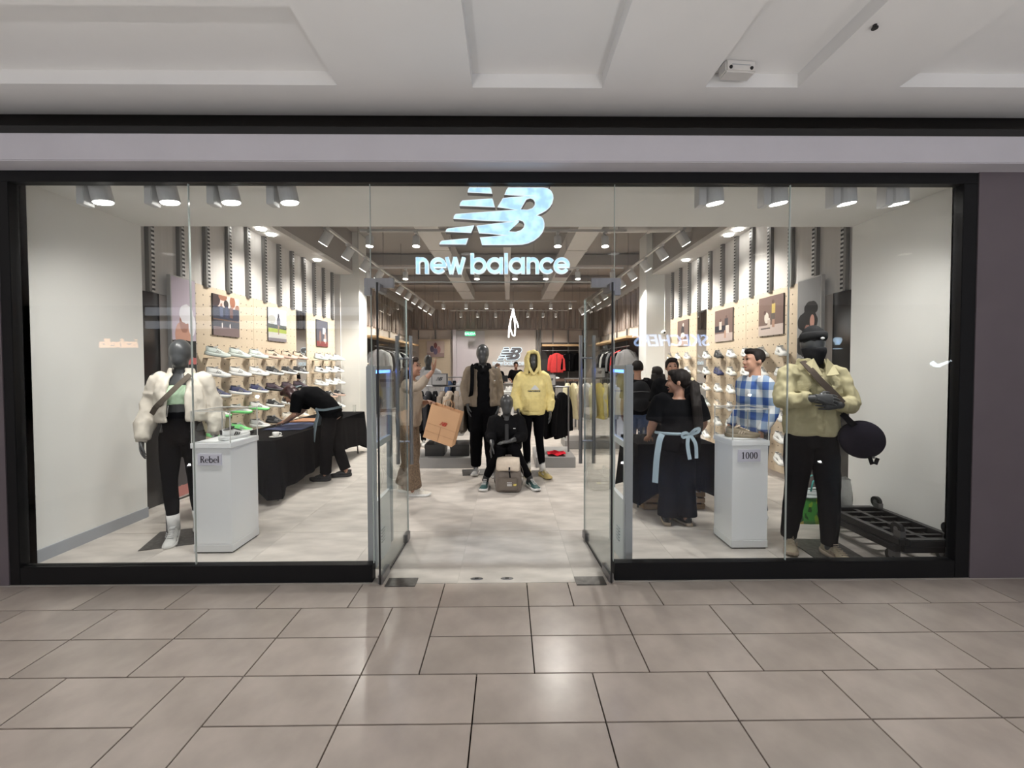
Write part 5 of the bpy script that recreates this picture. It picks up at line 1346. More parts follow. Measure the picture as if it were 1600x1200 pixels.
# exit sign
ex = empty('exit_sign', (-1.66, 14.0, 2.80), 0, 'green lit SALIDA exit sign over the corridor', 'sign')
G().box(-0.20, 0.20, -0.015, 0.015, 0, 0.17).build('panel', emit_mat('green_lit_panel', (0.05, 0.75, 0.30), 0.55), ex)
link('lettering', text_mesh('lettering', 'SALIDA', 0.135, 0.006, emit_mat('lit_exit_text', (0.6, 1.0, 0.75), 1.2), 0, 0.002), ex, (0, -0.019, 0.038), ROT)
G().cyl((0, 0, 0.17), (0, 0, 1.9), 0.006, n=6).build('drop_rod', M_gun, ex)
# hanging tube light sculpture
nl = empty('tube_light', (-0.02, 6.1, 2.2), 0, 'knot of glowing white tubes hanging in the middle of the shop', 'pendant light')
M_tube = emit_mat('white_tube_glow', (1.0, 1.0, 0.98), 4.0)
for j, pts in enumerate(([(-0.09, 0, 0.0), (-0.085, 0, 0.22), (-0.03, 0.01, 0.45), (0.01, 0, 0.63)], [(0.01, 0, 0.63), (-0.05, 0.02, 0.40), (-0.055, 0.02, 0.2), (-0.01, 0.02, 0.06), (0.04, 0.02, 0.03), (0.055, 0.02, 0.2), (0.03, 0.0, 0.42), (0.0, 0, 0.60)], [(0.01, 0, 0.63), (0.04, -0.02, 0.45), (0.10, -0.02, 0.30), (0.12, -0.02, 0.22)])):
    q = []
    for a, b in zip(pts[:-1], pts[1:]):
        for k in range(4): q.append(Vector(a).lerp(Vector(b), k / 4))
    q.append(Vector(pts[-1])); q2 = [q[0]] + [(q[i - 1] + q[i] * 2 + q[i + 1]) / 4 for i in range(1, len(q) - 1)] + [q[-1]]
    G().tube(q2, 0.013, 8).build('glowing_tube', M_tube, nl, smooth=True)
G().cyl((0.01, 0, 0.63), (0.01, 0, 1.46), 0.004, n=6).build('cord', M_gun, nl)

# mall ceiling unit, sprinkler, dome camera
eu = empty('emergency_light', (1.33, -0.335, 3.51), R(4), 'white twin lamp emergency light in the ceiling recess', 'emergency light')
G().box(-0.10, 0.10, -0.045, 0.045, -0.075, 0).build('housing', mat('white_unit_plastic', (0.72, 0.70, 0.67), 0.4), eu, bevel=0.01)
for s in (-1, 1): G().ball((s * 0.068, -0.045, -0.05), 0.011, n=10, m=6).build('sensor_eye', M_blackgasket, eu)
G().box(-0.06, 0.06, -0.047, -0.045, -0.035, -0.030).build('front_slot', M_eas, eu)
sp_ = G().cyl((1.84, -0.76, CZ - 0.014), (1.84, -0.76, CZ), 0.010, n=10).cyl((1.84, -0.76, CZ - 0.02), (1.84, -0.76, CZ - 0.014), 0.016, n=10).build('sprinkler_head', M_blackgasket); tag(sp_, 'tiny black sprinkler in the concourse ceiling', 'sprinkler')
dc = empty('dome_camera', (XRf(0.16), 6.70, 2.36), 0, 'small white camera with a black lens on the column edge', 'camera')
G().ball((0, 0, 0), 0.055, n=16, m=10).build('shell', M_lac, dc, smooth=True); G().ball((0, -0.04, -0.01), 0.026, n=12, m=8).build('lens', M_blackgasket, dc, smooth=True); G().cyl((0, 0, 0.0), (0, 0.075, 0.0), 0.04, n=14).build('mount', M_lac, dc)

# ------------------------------------------------------------------ people and mannequins
M_mann = mat('mannequin_grey', (0.058, 0.06, 0.063), 0.32, spec=0.5)
M_skin = mat('skin', (0.46, 0.255, 0.175), 0.5, vary=0.05, scale=14)
M_skin2 = mat('skin_deeper', (0.34, 0.18, 0.12), 0.5, vary=0.05, scale=14)
M_hair = mat('dark_hair', (0.012, 0.009, 0.008), 0.65, spec=0.2, vary=0.3, scale=60, stretch=(1, 1, 0.15))
M_eye = mat('eye_dark', (0.02, 0.015, 0.012), 0.2)
M_lip = mat('lip', (0.36, 0.13, 0.11), 0.5)
V3 = Vector
def pose(h=1.80, **ov):
    k = h / 1.80
    J = dict(pelvis=(0, 0, .96), waist=(0, 0, 1.10), chest=(0, 0, 1.30), neck=(0, .01, 1.49), head=(0, -.015, 1.665),
             sh_r=(-.175, 0, 1.445), sh_l=(.175, 0, 1.445), el_r=(-.235, .03, 1.17), el_l=(.235, .03, 1.17), wr_r=(-.25, -.03, .93), wr_l=(.25, -.03, .93),
             hp_r=(-.088, 0, .93), hp_l=(.088, 0, .93), kn_r=(-.095, -.02, .52), kn_l=(.095, -.02, .52), an_r=(-.1, .02, .09), an_l=(.1, .02, .09))
    J = {a: V3(b) * k for a, b in J.items()}
    for a, b in ov.items(): J[a] = V3(b)
    J['k'] = k
    return J
def spine_frames(J):
    P = [J['pelvis'], J['waist'], J['chest'], J['neck']]
    latp = (J['hp_l'] - J['hp_r']).normalized(); latc = (J['sh_l'] - J['sh_r']).normalized()
    def at(t):
        """t: 0 pelvis, 1 waist, 2 chest, 3 neck; below 0 goes on down"""
        if t < 0: c = P[0] + (P[0] - P[1]) * (-t); i = 0
        elif t >= 3: c = P[3] + (P[3] - P[2]) * (t - 3); i = 2
        else: i = int(t); c = P[i].lerp(P[i + 1], t - i)
        i = min(i, 2)
        a = P[max(0, i - (1 if t - i < 0.5 and t > 0 else 0))]; b = P[min(3, i + 1 + (1 if t - i > 0.5 else 0))]
        d = (b - a).normalized()
        u = latp.lerp(latc, max(0, min(1, t / 2))).normalized(); u = (u - d * u.dot(d)).normalized()
        return c, u, d.cross(u)
    return at
def torso(g, J, prof, off=(0, 0, 0), n=24):
    at = spine_frames(J); secs = []
    for t, ru, rv in prof:
        c, u, v = at(t); secs.append((c + V3(off), u, v, ru, rv))
    g.loft(secs, n)
def limb(g, pts, rad, n=14, sub=3):
    q, r = [], []
    for i in range(len(pts) - 1):
        for s in range(sub):
            t = s / sub; q.append(V3(pts[i]).lerp(V3(pts[i + 1]), t)); r.append(rad[i] + (rad[i + 1] - rad[i]) * t)
    q.append(V3(pts[-1])); r.append(rad[-1])
    q2 = [q[0]] + [(q[i - 1] + q[i] * 2 + q[i + 1]) / 4 for i in range(1, len(q) - 1)] + [q[-1]]
    g.tube(q2, r, n)
    g.ball(q2[0], r[0] * 0.98, n=12, m=8)
def head_frame(J, yaw, tilt, roll=0.0): return Matrix.Translation(J['head']) @ Euler((tilt, roll, yaw)).to_matrix().to_4x4()
def body_mesh(J, m, kind='mannequin', yaw=0.0, tilt=0.0, bulk=1.0, female=False, voxel=0.010, hands=None, hs=1.0):
    k = J['k']; g = G(); b = k * bulk
    w = 0.94 if female else 1.0
    torso(g, J, [(-0.75, .11 * b, .085 * b), (-0.3, .155 * b, .105 * b), (0.1, .165 * b, .112 * b), (0.6, .148 * b, .102 * b), (1.0, .132 * b * w, .095 * b), (1.5, .145 * b * w, .104 * b), (2.0, .165 * b * w, .116 * b), (2.5, .160 * b * w, .098 * b), (2.75, .10 * b, .078 * b), (3.0, .058 * k, .06 * k)])
    H = head_frame(J, yaw, tilt)
    g.tube([J['neck'] - V3((0, 0, .03)), J['neck'].lerp(H @ V3((0, .02, -.06)), 0.5), H @ V3((0, .02, -.05))], [.062 * k, .056 * k, .056 * k], 14)
    R3 = H.to_3x3()
    if kind == 'mannequin':
        hk = k * J.get('hk', 1.0)
        g.ball(H @ V3((0, .012, .02)), .080 * hk, .102 * hk, .108 * hk, 20, 14, R3)
        g.ball(H @ V3((0, -.022, -.045)), .060 * hk, .072 * hk, .090 * hk, 18, 12, R3)
    else:
        g.ball(H @ V3((0, .012, .025)), .075 * k, .096 * k, .10 * k, 20, 14, R3)
        g.ball(H @ V3((0, -.03, -.045)), .058 * k, .062 * k, .075 * k, 18, 12, R3)
        g.tube([H @ V3((0, -.088, .022)), H @ V3((0, -.102, -.010)), H @ V3((0, -.112, -.026)), H @ V3((0, -.09, -.034))], [.010, .013, .017, .010], 8)
        g.ball(H @ V3((0, -.078, -.092)), .022, .020, .018, 10, 7, R3)
        for s in (-1, 1):
            g.ball(H @ V3((s * .078, .018, -.008)), .012, .022, .034, 10, 8, R3)
            g.ball(H @ V3((s * .030, -.084, .036)), .024, .012, .010, 8, 6, R3)
            g.ball(H @ V3((s * .032, -.070, -.02)), .022, .020, .022, 8, 6, R3)
    for s in ('r', 'l'):
        limb(g, [J['hp_' + s], J['hp_' + s].lerp(J['kn_' + s], .5), J['kn_' + s], J['kn_' + s].lerp(J['an_' + s], .4), J['an_' + s], J['an_' + s] - V3((0, 0, .04))], [.085 * b, .075 * b, .055 * b, .053 * b, .036 * k, .036 * k])
        limb(g, [J['sh_' + s], J['sh_' + s].lerp(J['el_' + s], .5), J['el_' + s], J['el_' + s].lerp(J['wr_' + s], .4), J['wr_' + s]], [.056 * b, .048 * b, .041 * b, .041 * b, .027 * k])
    me = fuse(g, voxel, 4, name='body', m=m)
    for s in ('r', 'l'):
        if hands and hands.get(s): join_meshes(me, hand_mesh(J['wr_' + s], *hands[s], side=s, k=k * hs, m=m))
    return me
def hand_mesh(wr, d, pn, curl, side='r', k=1.0, m=None, spread=1.0):
    """d: pointing direction, pn: palm normal (out of the palm); thumb on the side fixed by left/right"""
    d = V3(d).normalized(); pn = V3(pn); pn = (pn - d * pn.dot(d)).normalized()
    a = d.cross(pn) if side == 'r' else pn.cross(d)      # towards the thumb
    g = G(); k = k * 1.0
    wr = V3(wr)
    secs = []
    for t, w, th in ((-.02, .027, .021), (.0, .027, .020), (.03, .034, .018), (.06, .041, .016), (.085, .041, .014), (.095, .036, .011)):
        secs.append((wr + d * t * k, a, pn, w * k, th * k))
    g.loft(secs, 16)
    for i, (o, L, r) in enumerate(((.031, .068, .0088), (.0105, .078, .0092), (-.0105, .072, .0088), (-.031, .056, .0078))):
        p = wr + d * (.085 - .006 * abs(i - 1)) * k + a * o * k
        pts = [p]; ang = curl * 0.25; dr = (d + a * (o * 1.6 * spread)).normalized()
        for seg, f in enumerate((.44, .31, .25)):
            ang += curl * (0.35 if seg else 0.15)
            q = dr * math.cos(ang) + pn * math.sin(ang)
            pts.append(pts[-1] + q * L * f * k)
        g.tube(pts, [r * k, r * k, r * .9 * k, r * .72 * k], 9); g.ball(pts[-1], r * .74 * k, n=8, m=6)
    p = wr + d * .022 * k + a * .026 * k
    q1 = (d * .72 + a * .62 + pn * .30).normalized(); q2 = (d * .9 + a * .2 + pn * (.25 + .3 * curl)).normalized()
    pts = [p, p + q1 * .040 * k, p + q1 * .040 * k + q2 * .030 * k, p + q1 * .040 * k + q2 * .054 * k]
    g.tube(pts, [.014 * k, .0115 * k, .0105 * k, .008 * k], 9); g.ball(pts[-1], .008 * k, n=8, m=6)
    return fuse(g, 0.0042, 2, name='hand', m=m)
def face(root, J, yaw, tilt):
    H = head_frame(J, yaw, tilt); k = J['k']
    for s in (-1, 1):
        o = G().ball((0, 0, 0), .0125, .007, .0075, 10, 7).build('eye', M_eye, root, smooth=True); o.matrix_local = H @ Matrix.Translation((s * .031, -.088, .018))
        o = G().obox((0, 0, 0), (.034, .008, .006)).build('eyebrow', M_hair, root, bevel=0.002); o.matrix_local = H @ Matrix.Translation((s * .031, -.094, .045))
    o = G().ball((0, 0, 0), .024, .008, .008, 12, 7).build('mouth', M_lip, root, smooth=True); o.matrix_local = H @ Matrix.Translation((0, -.090, -.062))
def hair_mesh(J, yaw, tilt, m, style='short', seed=3):
    H = head_frame(J, yaw, tilt); R3 = H.to_3x3(); g = G()
    g.ball(H @ V3((0, .030, .045)), .084, .094, .088, 18, 12, R3)
    g.ball(H @ V3((0, -.035, .098)), .066, .052, .036, 14, 9, R3)
    for s in (-1, 1): g.ball(H @ V3((s * .064, .02, .03)), .022, .045, .055, 10, 8, R3)
    if style in ('long', 'pony', 'loose'): g.ball(H @ V3((0, .055, -.02)), .075, .055, .09, 14, 10, R3)
    if style == 'long':
        for s in (-1, 0, 1): g.tube([H @ V3((s * .055, .06, .0)), H @ V3((s * .075, .08, -.15)), H @ V3((s * .08, .075, -.30)), H @ V3((s * .06, .07, -.40))], [.05, .055, .05, .03], 10)
    if style == 'loose':
        for s in (-1, 1): g.tube([H @ V3((s * .06, .03, .03)), H @ V3((s * .085, .02, -.05)), H @ V3((s * .08, .0, -.13))], [.04, .035, .02], 10)
    return fuse(g, 0.009, 3, 0.004, (18, 18, 10), seed, name='hair', m=m)
def top_mesh(J, prof, sl, m, open_gap=None, th=.02, sleeve=1.0, wr=.008, seed=4, voxel=.010, collar=None, name='jacket', wscale=(10, 10, 7), sub=None):
    """garment: torso profile and sleeves; sl = radii at shoulder, mid upper arm, elbow, mid forearm, cuff; sleeve = share of the arm covered"""
    g = G(); at = spine_frames(J)
    secs = [(at(t)[0], at(t)[1], at(t)[2], ru, rv) for t, ru, rv in prof]
    if open_gap:
        g.cshell(secs, R(270 + open_gap / 2), R(270 - open_gap / 2 + 360), th, 30)
    else: g.loft(secs, 26)
    for s in ('r', 'l'):
        A, B, C = J['sh_' + s], J['el_' + s], J['wr_' + s]
        path = [A, A.lerp(B, .5), B, B.lerp(C, .5), C]
        rads = list(sl)
        if sleeve <= 0.5:
            path = [A, A.lerp(B, sleeve), A.lerp(B, sleeve * 2)]; rads = [sl[0], sl[1], sl[2]]
        else: path[-1] = B.lerp(C, sleeve); path[3] = B.lerp(C, sleeve * .5)
        inner = (A + at(2.5)[0]) / 2
        limb(g, [inner.lerp(A, .45 if not open_gap else .35)] + path, [rads[0] * (.92 if not open_gap else .72)] + rads)
    if collar:
        z0, z1, r0, r1, gap = collar
        c0, u, v = at(z0); c1, u1, v1 = at(z1)
        sc = [(c0, u, v, r0, r0 * .95), (c0.lerp(c1, .5), u, v, (r0 + r1) / 2, (r0 + r1) / 2 * .95), (c1, u1, v1, r1, r1 * .95)]
        if gap: g.cshell(sc, R(270 + gap / 2), R(270 - gap / 2 + 360), .016, 24)
        else: g.cshell(sc, R(270.5), R(269.5 + 360), .016, 24)
    if sub: sub(g, J, at)
    return fuse(g, voxel, 3, wr, wscale, seed, name=name, m=m)
def pants_mesh(J, m, waist=.13, hip=.165, rads=(.095, .09, .07, .062, .05), top=0.8, wr=.006, seed=9, ankle=1.0, voxel=.010, depth=.118):
    g = G(); k = J['k']
    torso(g, J, [(-0.75, hip * .82 * k, depth * .85 * k), (-0.3, hip * k, depth * k), (0.1, hip * 1.02 * k, depth * 1.02 * k), (0.5, (hip + waist) / 2 * 1.03 * k, depth * .98 * k), (top, waist * 1.08 * k, depth * .92 * k)])
    for s in ('r', 'l'):
        A, B, C = J['hp_' + s], J['kn_' + s], J['an_' + s]
        limb(g, [A, A.lerp(B, .5), B, B.lerp(C, .5), B.lerp(C, ankle)], [r * k for r in rads], 16)
    return fuse(g, voxel, 3, wr, (9, 9, 8), seed, name='trousers', m=m)
def wear(root, name, me, label=None):
    o = link(name, me, root)
    if label: o['label'] = label
    return o
def shoes(root, J, key, rz=(0, 0), lift=(0.0, 0.0), rx=(0, 0), scale=1.0):
    for i, s in enumerate(('r', 'l')):
        a = J['an_' + s]; sneaker((a.x, a.y - 0.02, lift[i]), R(rz[i]), key, None, None, root, scale, R(rx[i]), False, 'shoe')
def socks(root, J, m, z0=.06, z1=.20, r=.043):
    for s in ('r', 'l'):
        a, k_ = J['an_' + s], J['kn_' + s]
        f = lambda z: a.lerp(k_, max(0, (z - a.z) / max(.01, k_.z - a.z))) if z > a.z else V3((a.x, a.y, z))
        G().tube([f(z0), f((z0 + z1) / 2), f(z1)], [r * 1.02, r, r * 1.08], 14).build('sock', m, root, smooth=True)
def base_plate(root, x0, x1, y0, y1, rod=None, rz=0.0):
    o = G().box(x0, x1, y0, y1, 0, .006).build('base_plate', M_steelpl, root, bevel=.002)
    if rod: G().cyl((rod[0], rod[1], .006), (rod[0], rod[1], rod[2]), .008, n=10).build('support_rod', M_steel, root)
def strap(root, pts, w, m, name='strap', th=.006, normal=None):
    """flat band along points; width across, thin along normal"""
    pts = [V3(p) for p in pts]; q = []
    for a, b in zip(pts[:-1], pts[1:]):
        for i in range(4): q.append(a.lerp(b, i / 4))
    q.append(pts[-1])
    for _ in range(2): q = [q[0]] + [(q[i - 1] + q[i] * 2 + q[i + 1]) / 4 for i in range(1, len(q) - 1)] + [q[-1]]
    n0 = V3(normal) if normal else V3((0, -1, 0))
    g = G(); secs = []
    for i, p in enumerate(q):
        d = (q[min(i + 1, len(q) - 1)] - q[max(i - 1, 0)]).normalized(); n = (n0 - d * n0.dot(d)).normalized(); s = d.cross(n)
        secs.append([p + s * w / 2 + n * th / 2, p - s * w / 2 + n * th / 2, p - s * w / 2 - n * th / 2, p + s * w / 2 - n * th / 2])
    vs = sum(secs, []); fs = [(0, 1, 2, 3)]
    for i in range(len(q) - 1):
        for j in range(4): fs.append((i * 4 + j, i * 4 + (j + 1) % 4, (i + 1) * 4 + (j + 1) % 4, (i + 1) * 4 + j))
    fs.append(tuple((len(q) - 1) * 4 + j for j in (3, 2, 1, 0)))
    return g.add(vs, fs).build(name, m, root)
from mathutils.bvhtree import BVHTree
def bvh(me): return BVHTree.FromPolygons([v.co for v in me.vertices], [tuple(p.vertices) for p in me.polygons])
def drape_strap(root, me, path, w, m, name='strap', off=.006, d=(0, 1, 0), frm=-0.6):
    """band laid onto the garment surface: path of (x, z), cast along d"""
    t = bvh(me); pts = []
    dv = V3(d)
    for a, b in zip(path[:-1], path[1:]):
        for i in range(5):
            x = a[0] + (b[0] - a[0]) * i / 5; z = a[1] + (b[1] - a[1]) * i / 5
            h = t.ray_cast(V3((x, frm, z)), dv)
            if h[0]: pts.append(h[0] - dv * off)
    h = t.ray_cast(V3((path[-1][0], frm, path[-1][1])), dv)
    if h[0]: pts.append(h[0] - dv * off)
    return strap(root, pts, w, m, name, .007, tuple(-dv)) if len(pts) > 2 else None
def onto(me, root, g, m, name, off=.0025, frm=-0.6):
    """lay flat artwork (x, *, z) onto a garment front"""
    t = bvh(me); vs = []
    for x, y, z in g.v:
        h = t.ray_cast(V3((x, frm, z)), V3((0, 1, 0)))
        vs.append((x, (h[0].y if h[0] else -.12) - off, z))
    q = G(); q.v = vs; q.f = g.f
    return q.build(name, m, root)
def person(name, loc, rz, label, cat='person', group=None): return empty(name, loc, rz, label, cat, group)
F_ = fab

# --- window mannequin in the cream jacket
def fig_cream():
    J = pose(1.85, el_r=(-.262, .03, 1.20), wr_r=(-.285, -.06, .93), el_l=(.245, .06, 1.20), wr_l=(.26, .0, .95), an_r=(-.06, -.06, .13), kn_r=(-.085, -.06, .55), an_l=(.10, .06, .12), kn_l=(.095, -.02, .55))
    J['hk'] = 1.05
    t = person('mannequin', (-3.17, .88, 0), R(20), 'grey mannequin in open cream jacket, mint top and black leggings', 'mannequin')
    hands = {'r': ((.05, -.1, -1), (.9, .1, 0), .5), 'l': ((-.05, -.1, -1), (-.9, .1, 0), .5)}
    wear(t, 'body', body_mesh(J, M_mann, female=True, hands=hands, voxel=.008))
    mint = fab('mint', (0.60, 0.80, 0.57))
    g = G(); at = spine_frames(J)
    g.loft([(at(q)[0], at(q)[1], at(q)[2], a, b) for q, a, b in ((1.55, .150, .112), (1.75, .158, .120), (2.0, .166, .130), (2.3, .160, .120), (2.45, .150, .104))], 24)
    for s in (-1, 1):
        g.ball(at(2.05)[0] + V3((s * .075, -.085, 0)), .068, .055, .062, 12, 9)
        g.tube([at(2.4)[0] + V3((s * .09, -.075, 0)), at(2.8)[0] + V3((s * .10, -.03, .03)), at(2.5)[0] + V3((s * .09, .075, 0))], [.02, .016, .02], 8)
    wear(t, 'sports_top', fuse(g, .008, 3, .002, name='sports_top', m=mint), 'mint green sports top')
    wear(t, 'leggings', pants_mesh(J, fab('legging_black', (0.004, 0.004, 0.005)), .130, .158, (.088, .080, .058, .055, .040), 1.25, .001, ankle=.93, depth=.112), 'black leggings')
    cream = fab('cream_nylon', (0.70, 0.645, 0.56))
    jk = top_mesh(J, [(0.72, .180, .145), (0.80, .202, .166), (1.1, .208, .174), (1.6, .202, .172), (2.0, .198, .166), (2.4, .192, .146), (2.65, .175, .122), (2.82, .135, .10), (2.98, .10, .085)], (.072, .069, .071, .078, .052), cream, open_gap=46, th=.024, sleeve=.96, wr=.015, seed=21, voxel=.009, collar=(2.80, 3.22, .108, .092, 70), wscale=(11, 11, 8))
    wear(t, 'jacket', jk, 'cream cropped jacket worn open')
    for s in ('r', 'l'):
        c = J['el_' + s].lerp(J['wr_' + s], .97); d = (J['wr_' + s] - J['el_' + s]).normalized()
        G().tube([c - d * .035, c + d * .02], [.046, .040], 16).build('cuff', fab('cream_rib', (0.62, 0.57, 0.50)), t, smooth=True)
    drape_strap(t, jk, [(-.185, 1.17), (-.14, 1.22), (-.09, 1.29)], .042, fab('taupe_strap', (0.13, 0.11, 0.09)), 'strap_end')
    strap(t, [(-.19, -.10, 1.17), (-.13, -.195, 1.235), (-.03, -.205, 1.345), (.04, -.165, 1.44), (.10, -.10, 1.52)], .042, fab('taupe_strap'), 'crossbody_strap')
    G().tube([(-.045, -.205, 1.15), (-.035, -.20, 1.25)], .004, 6).build('zip_pull', M_steel, t)
    socks(t, J, fab('white_sock', (0.72, 0.71, 0.69)), .09, .24, .047)
    shoes(t, J, ('white', 'white', 'lightgrey'), (6, 30), (.045, .012), (20, 0))
    base_plate(t, -.26, .20, -.24, .20, (-.17, .10, .42))
fig_cream()

# --- window mannequin with crossed arms
def fig_olive():
    J = pose(1.90, el_r=(-.285, -.075, 1.285), wr_r=(-.125, -.275, 1.335), el_l=(.27, -.09, 1.265), wr_l=(.06, -.225, 1.275), hp_r=(-.095, 0, .98), hp_l=(.095, 0, .98), an_r=(-.14, .06, .09), kn_r=(-.125, -.01, .54), an_l=(.10, -.10, .09), kn_l=(.105, -.07, .54), sh_r=(-.195, 0, 1.53), sh_l=(.195, 0, 1.53))
    t = person('mannequin', (2.45, .49, 0), R(-4), 'grey mannequin with crossed arms in olive jacket and dark beanie', 'mannequin')
    wear(t, 'body', body_mesh(J, M_mann, voxel=.008, hands={'r': ((1, -.02, -.12), (0.05, .9, -.35), .45), 'l': ((-1, -.1, .05), (0, .9, 0), .3)}, hs=1.08))
    olive = fab('olive_cotton', (0.415, 0.375, 0.235))
    def collar_pts(g, J, at):
        x_, y_ = V3((1, 0, 0)), V3((0, 1, 0))
        g.cshell([((0, .005, 1.545), x_, y_, .125, .115), ((0, .008, 1.60), x_, y_, .106, .104), ((0, .012, 1.645), x_, y_, .094, .094)], R(270 + 32), R(270 - 32 + 360), .018, 24)
    jk = top_mesh(J, [(-0.02, .212, .150), (0.35, .212, .150), (1.0, .208, .148), (1.6, .215, .155), (2.0, .222, .158), (2.5, .212, .130), (2.8, .135, .098), (2.98, .088, .08)], (.078, .074, .070, .062, .050), olive, sleeve=.80, wr=.016, seed=31, voxel=.008, sub=collar_pts, wscale=(13, 13, 11))
    wear(t, 'jacket', jk, 'olive cotton jacket')
    oliv2 = fab('olive_pocket', (0.36, 0.325, 0.20))
    for s in (-1, 1):
        g = G(); q = [(s * .012, -.155, 1.505), (s * .115, -.150, 1.515), (s * .120, -.075, 1.595), (s * .052, -.098, 1.648)]
        g.add(q, [(0, 1, 2, 3) if s > 0 else (3, 2, 1, 0)]); o = g.build('collar_flap', olive, t); md = o.modifiers.new('th', 'SOLIDIFY'); md.thickness = .010; md.offset = 0
    for s in (-1, 1):
        g = G()
        for i in range(7):
            for j in range(7): g.v.append((s * .115 - .055 + .11 * i / 6, 0, 1.36 + .10 * j / 6))
        g.f = [(j + i * 7, j + i * 7 + 7, j + i * 7 + 8, j + i * 7 + 1) for i in range(6) for j in range(6)]
        o = onto(jk, t, g, oliv2, 'chest_pocket', .004); md = o.modifiers.new('th', 'SOLIDIFY'); md.thickness = .006; md.offset = 1
    g = G()
    for j in range(13): g.v += [(-.010, 0, 1.00 + .034 * j), (.010, 0, 1.00 + .034 * j)]
    g.f = [(2 * i, 2 * i + 1, 2 * i + 3, 2 * i + 2) for i in range(12)]
    onto(jk, t, g, oliv2, 'front_placket', .004)
    wear(t, 'trousers', pants_mesh(J, fab('black_trouser', (0.005, 0.005, 0.006)), .14, .172, (.105, .098, .078, .070, .055), .7, .006, ankle=.99), 'black tapered trousers')
    H = head_frame(J, 0, 0)
    g = G(); g.ball(H @ V3((0, .012, .055)), .086, .106, .118, 20, 14); 
    wear(t, 'beanie', fuse(g, .008, 3, .002, (30, 30, 4), name='beanie', m=fab('charcoal_knit', (0.020, 0.020, 0.021))), 'dark knitted beanie')
    G().loft([(H @ V3((0, .008, .042)), V3((1, 0, 0)), V3((0, .98, -.10)), .089, .111), (H @ V3((0, .006, .062)), V3((1, 0, 0)), V3((0, .98, -.10)), .094, .116), (H @ V3((0, .006, .095)), V3((1, 0, 0)), V3((0, .98, -.10)), .092, .114), (H @ V3((0, .012, .108)), V3((1, 0, 0)), V3((0, .98, -.10)), .084, .104)], 28).build('beanie_cuff', fab('charcoal_rib', (0.026, 0.026, 0.027)), t, smooth=True)
    G().ball(H @ V3((-.008, -.122, .055)), .017, .004, .010, 12, 7).build('beanie_badge', M_wprint, t, smooth=True)
    g = G(); g.loft([(H @ V3((0, .012, -.160)), V3((1, 0, 0)), V3((0, 1, 0)), .070, .076), (H @ V3((0, -.012, -.125)), V3((1, 0, 0)), V3((0, 1, 0)), .060, .076), (H @ V3((0, -.012, -.085)), V3((1, 0, 0)), V3((0, 1, 0)), .072, .094), (H @ V3((0, -.006, -.040)), V3((1, 0, 0)), V3((0, 1, 0)), .080, .104), (H @ V3((0, 0, -.018)), V3((1, 0, 0)), V3((0, 1, 0)), .083, .1055)], 24)
    wear(t, 'face_cover', fuse(g, .008, 2, .003, (20, 20, 12), name='face_cover', m=fab('black_gaiter', (0.022, 0.022, 0.024))), 'black cloth covering the lower face')
    br_ = fab('brown_webbing', (0.075, 0.06, 0.05))
    strap(t, [(-.115, -.06, 1.625), (-.10, -.145, 1.555), (-.045, -.185, 1.46), (.03, -.215, 1.37), (.09, -.235, 1.29)], .050, br_, 'bag_strap')
    strap(t, [(.13, -.17, 1.20), (.20, -.17, 1.13), (.25, -.16, 1.09)], .046, fab('black_webbing', (0.015, 0.014, 0.016)), 'bag_strap')
    bagm = fab('navy_bag', (0.018, 0.016, 0.024))
    g = G(); g.ball((.315, -.13, .985), .185, .075, .150, 26, 16, Euler((0, R(14), 0)).to_matrix())
    bg2 = wear(t, 'round_bag', fuse(g, .009, 3, .004, (8, 8, 8), 5, name='round_bag', m=bagm), 'round dark navy bag at the hip')
    G().tube([(.315 + .183 * math.cos(a) * math.cos(R(14)) + .148 * math.sin(a) * math.sin(R(14)), -.135, .985 - .183 * math.cos(a) * math.sin(R(14)) + .148 * math.sin(a) * math.cos(R(14))) for a in [2 * PI * i / 36 for i in range(37)]], .006, 8).build('bag_piping', fab('black_webbing'), bg2, smooth=True)
    for a in (-18, 20): G().obox((.385 + a * .0011, -.165, .815), (.030, .006, .055), (0, R(a), 0)).build('bag_tag', fab('black_webbing'), bg2)
    G().ball((.385, -.165, .845), .010, n=10, m=7).build('bag_clip', M_steel, bg2, smooth=True)
    shoes(t, J, ('khaki', 'tan', 'tan'), (-28, 8), (.006, .006), (0, 0), 1.05)
    base_plate(t, -.05, .36, -.16, .24)
fig_olive()

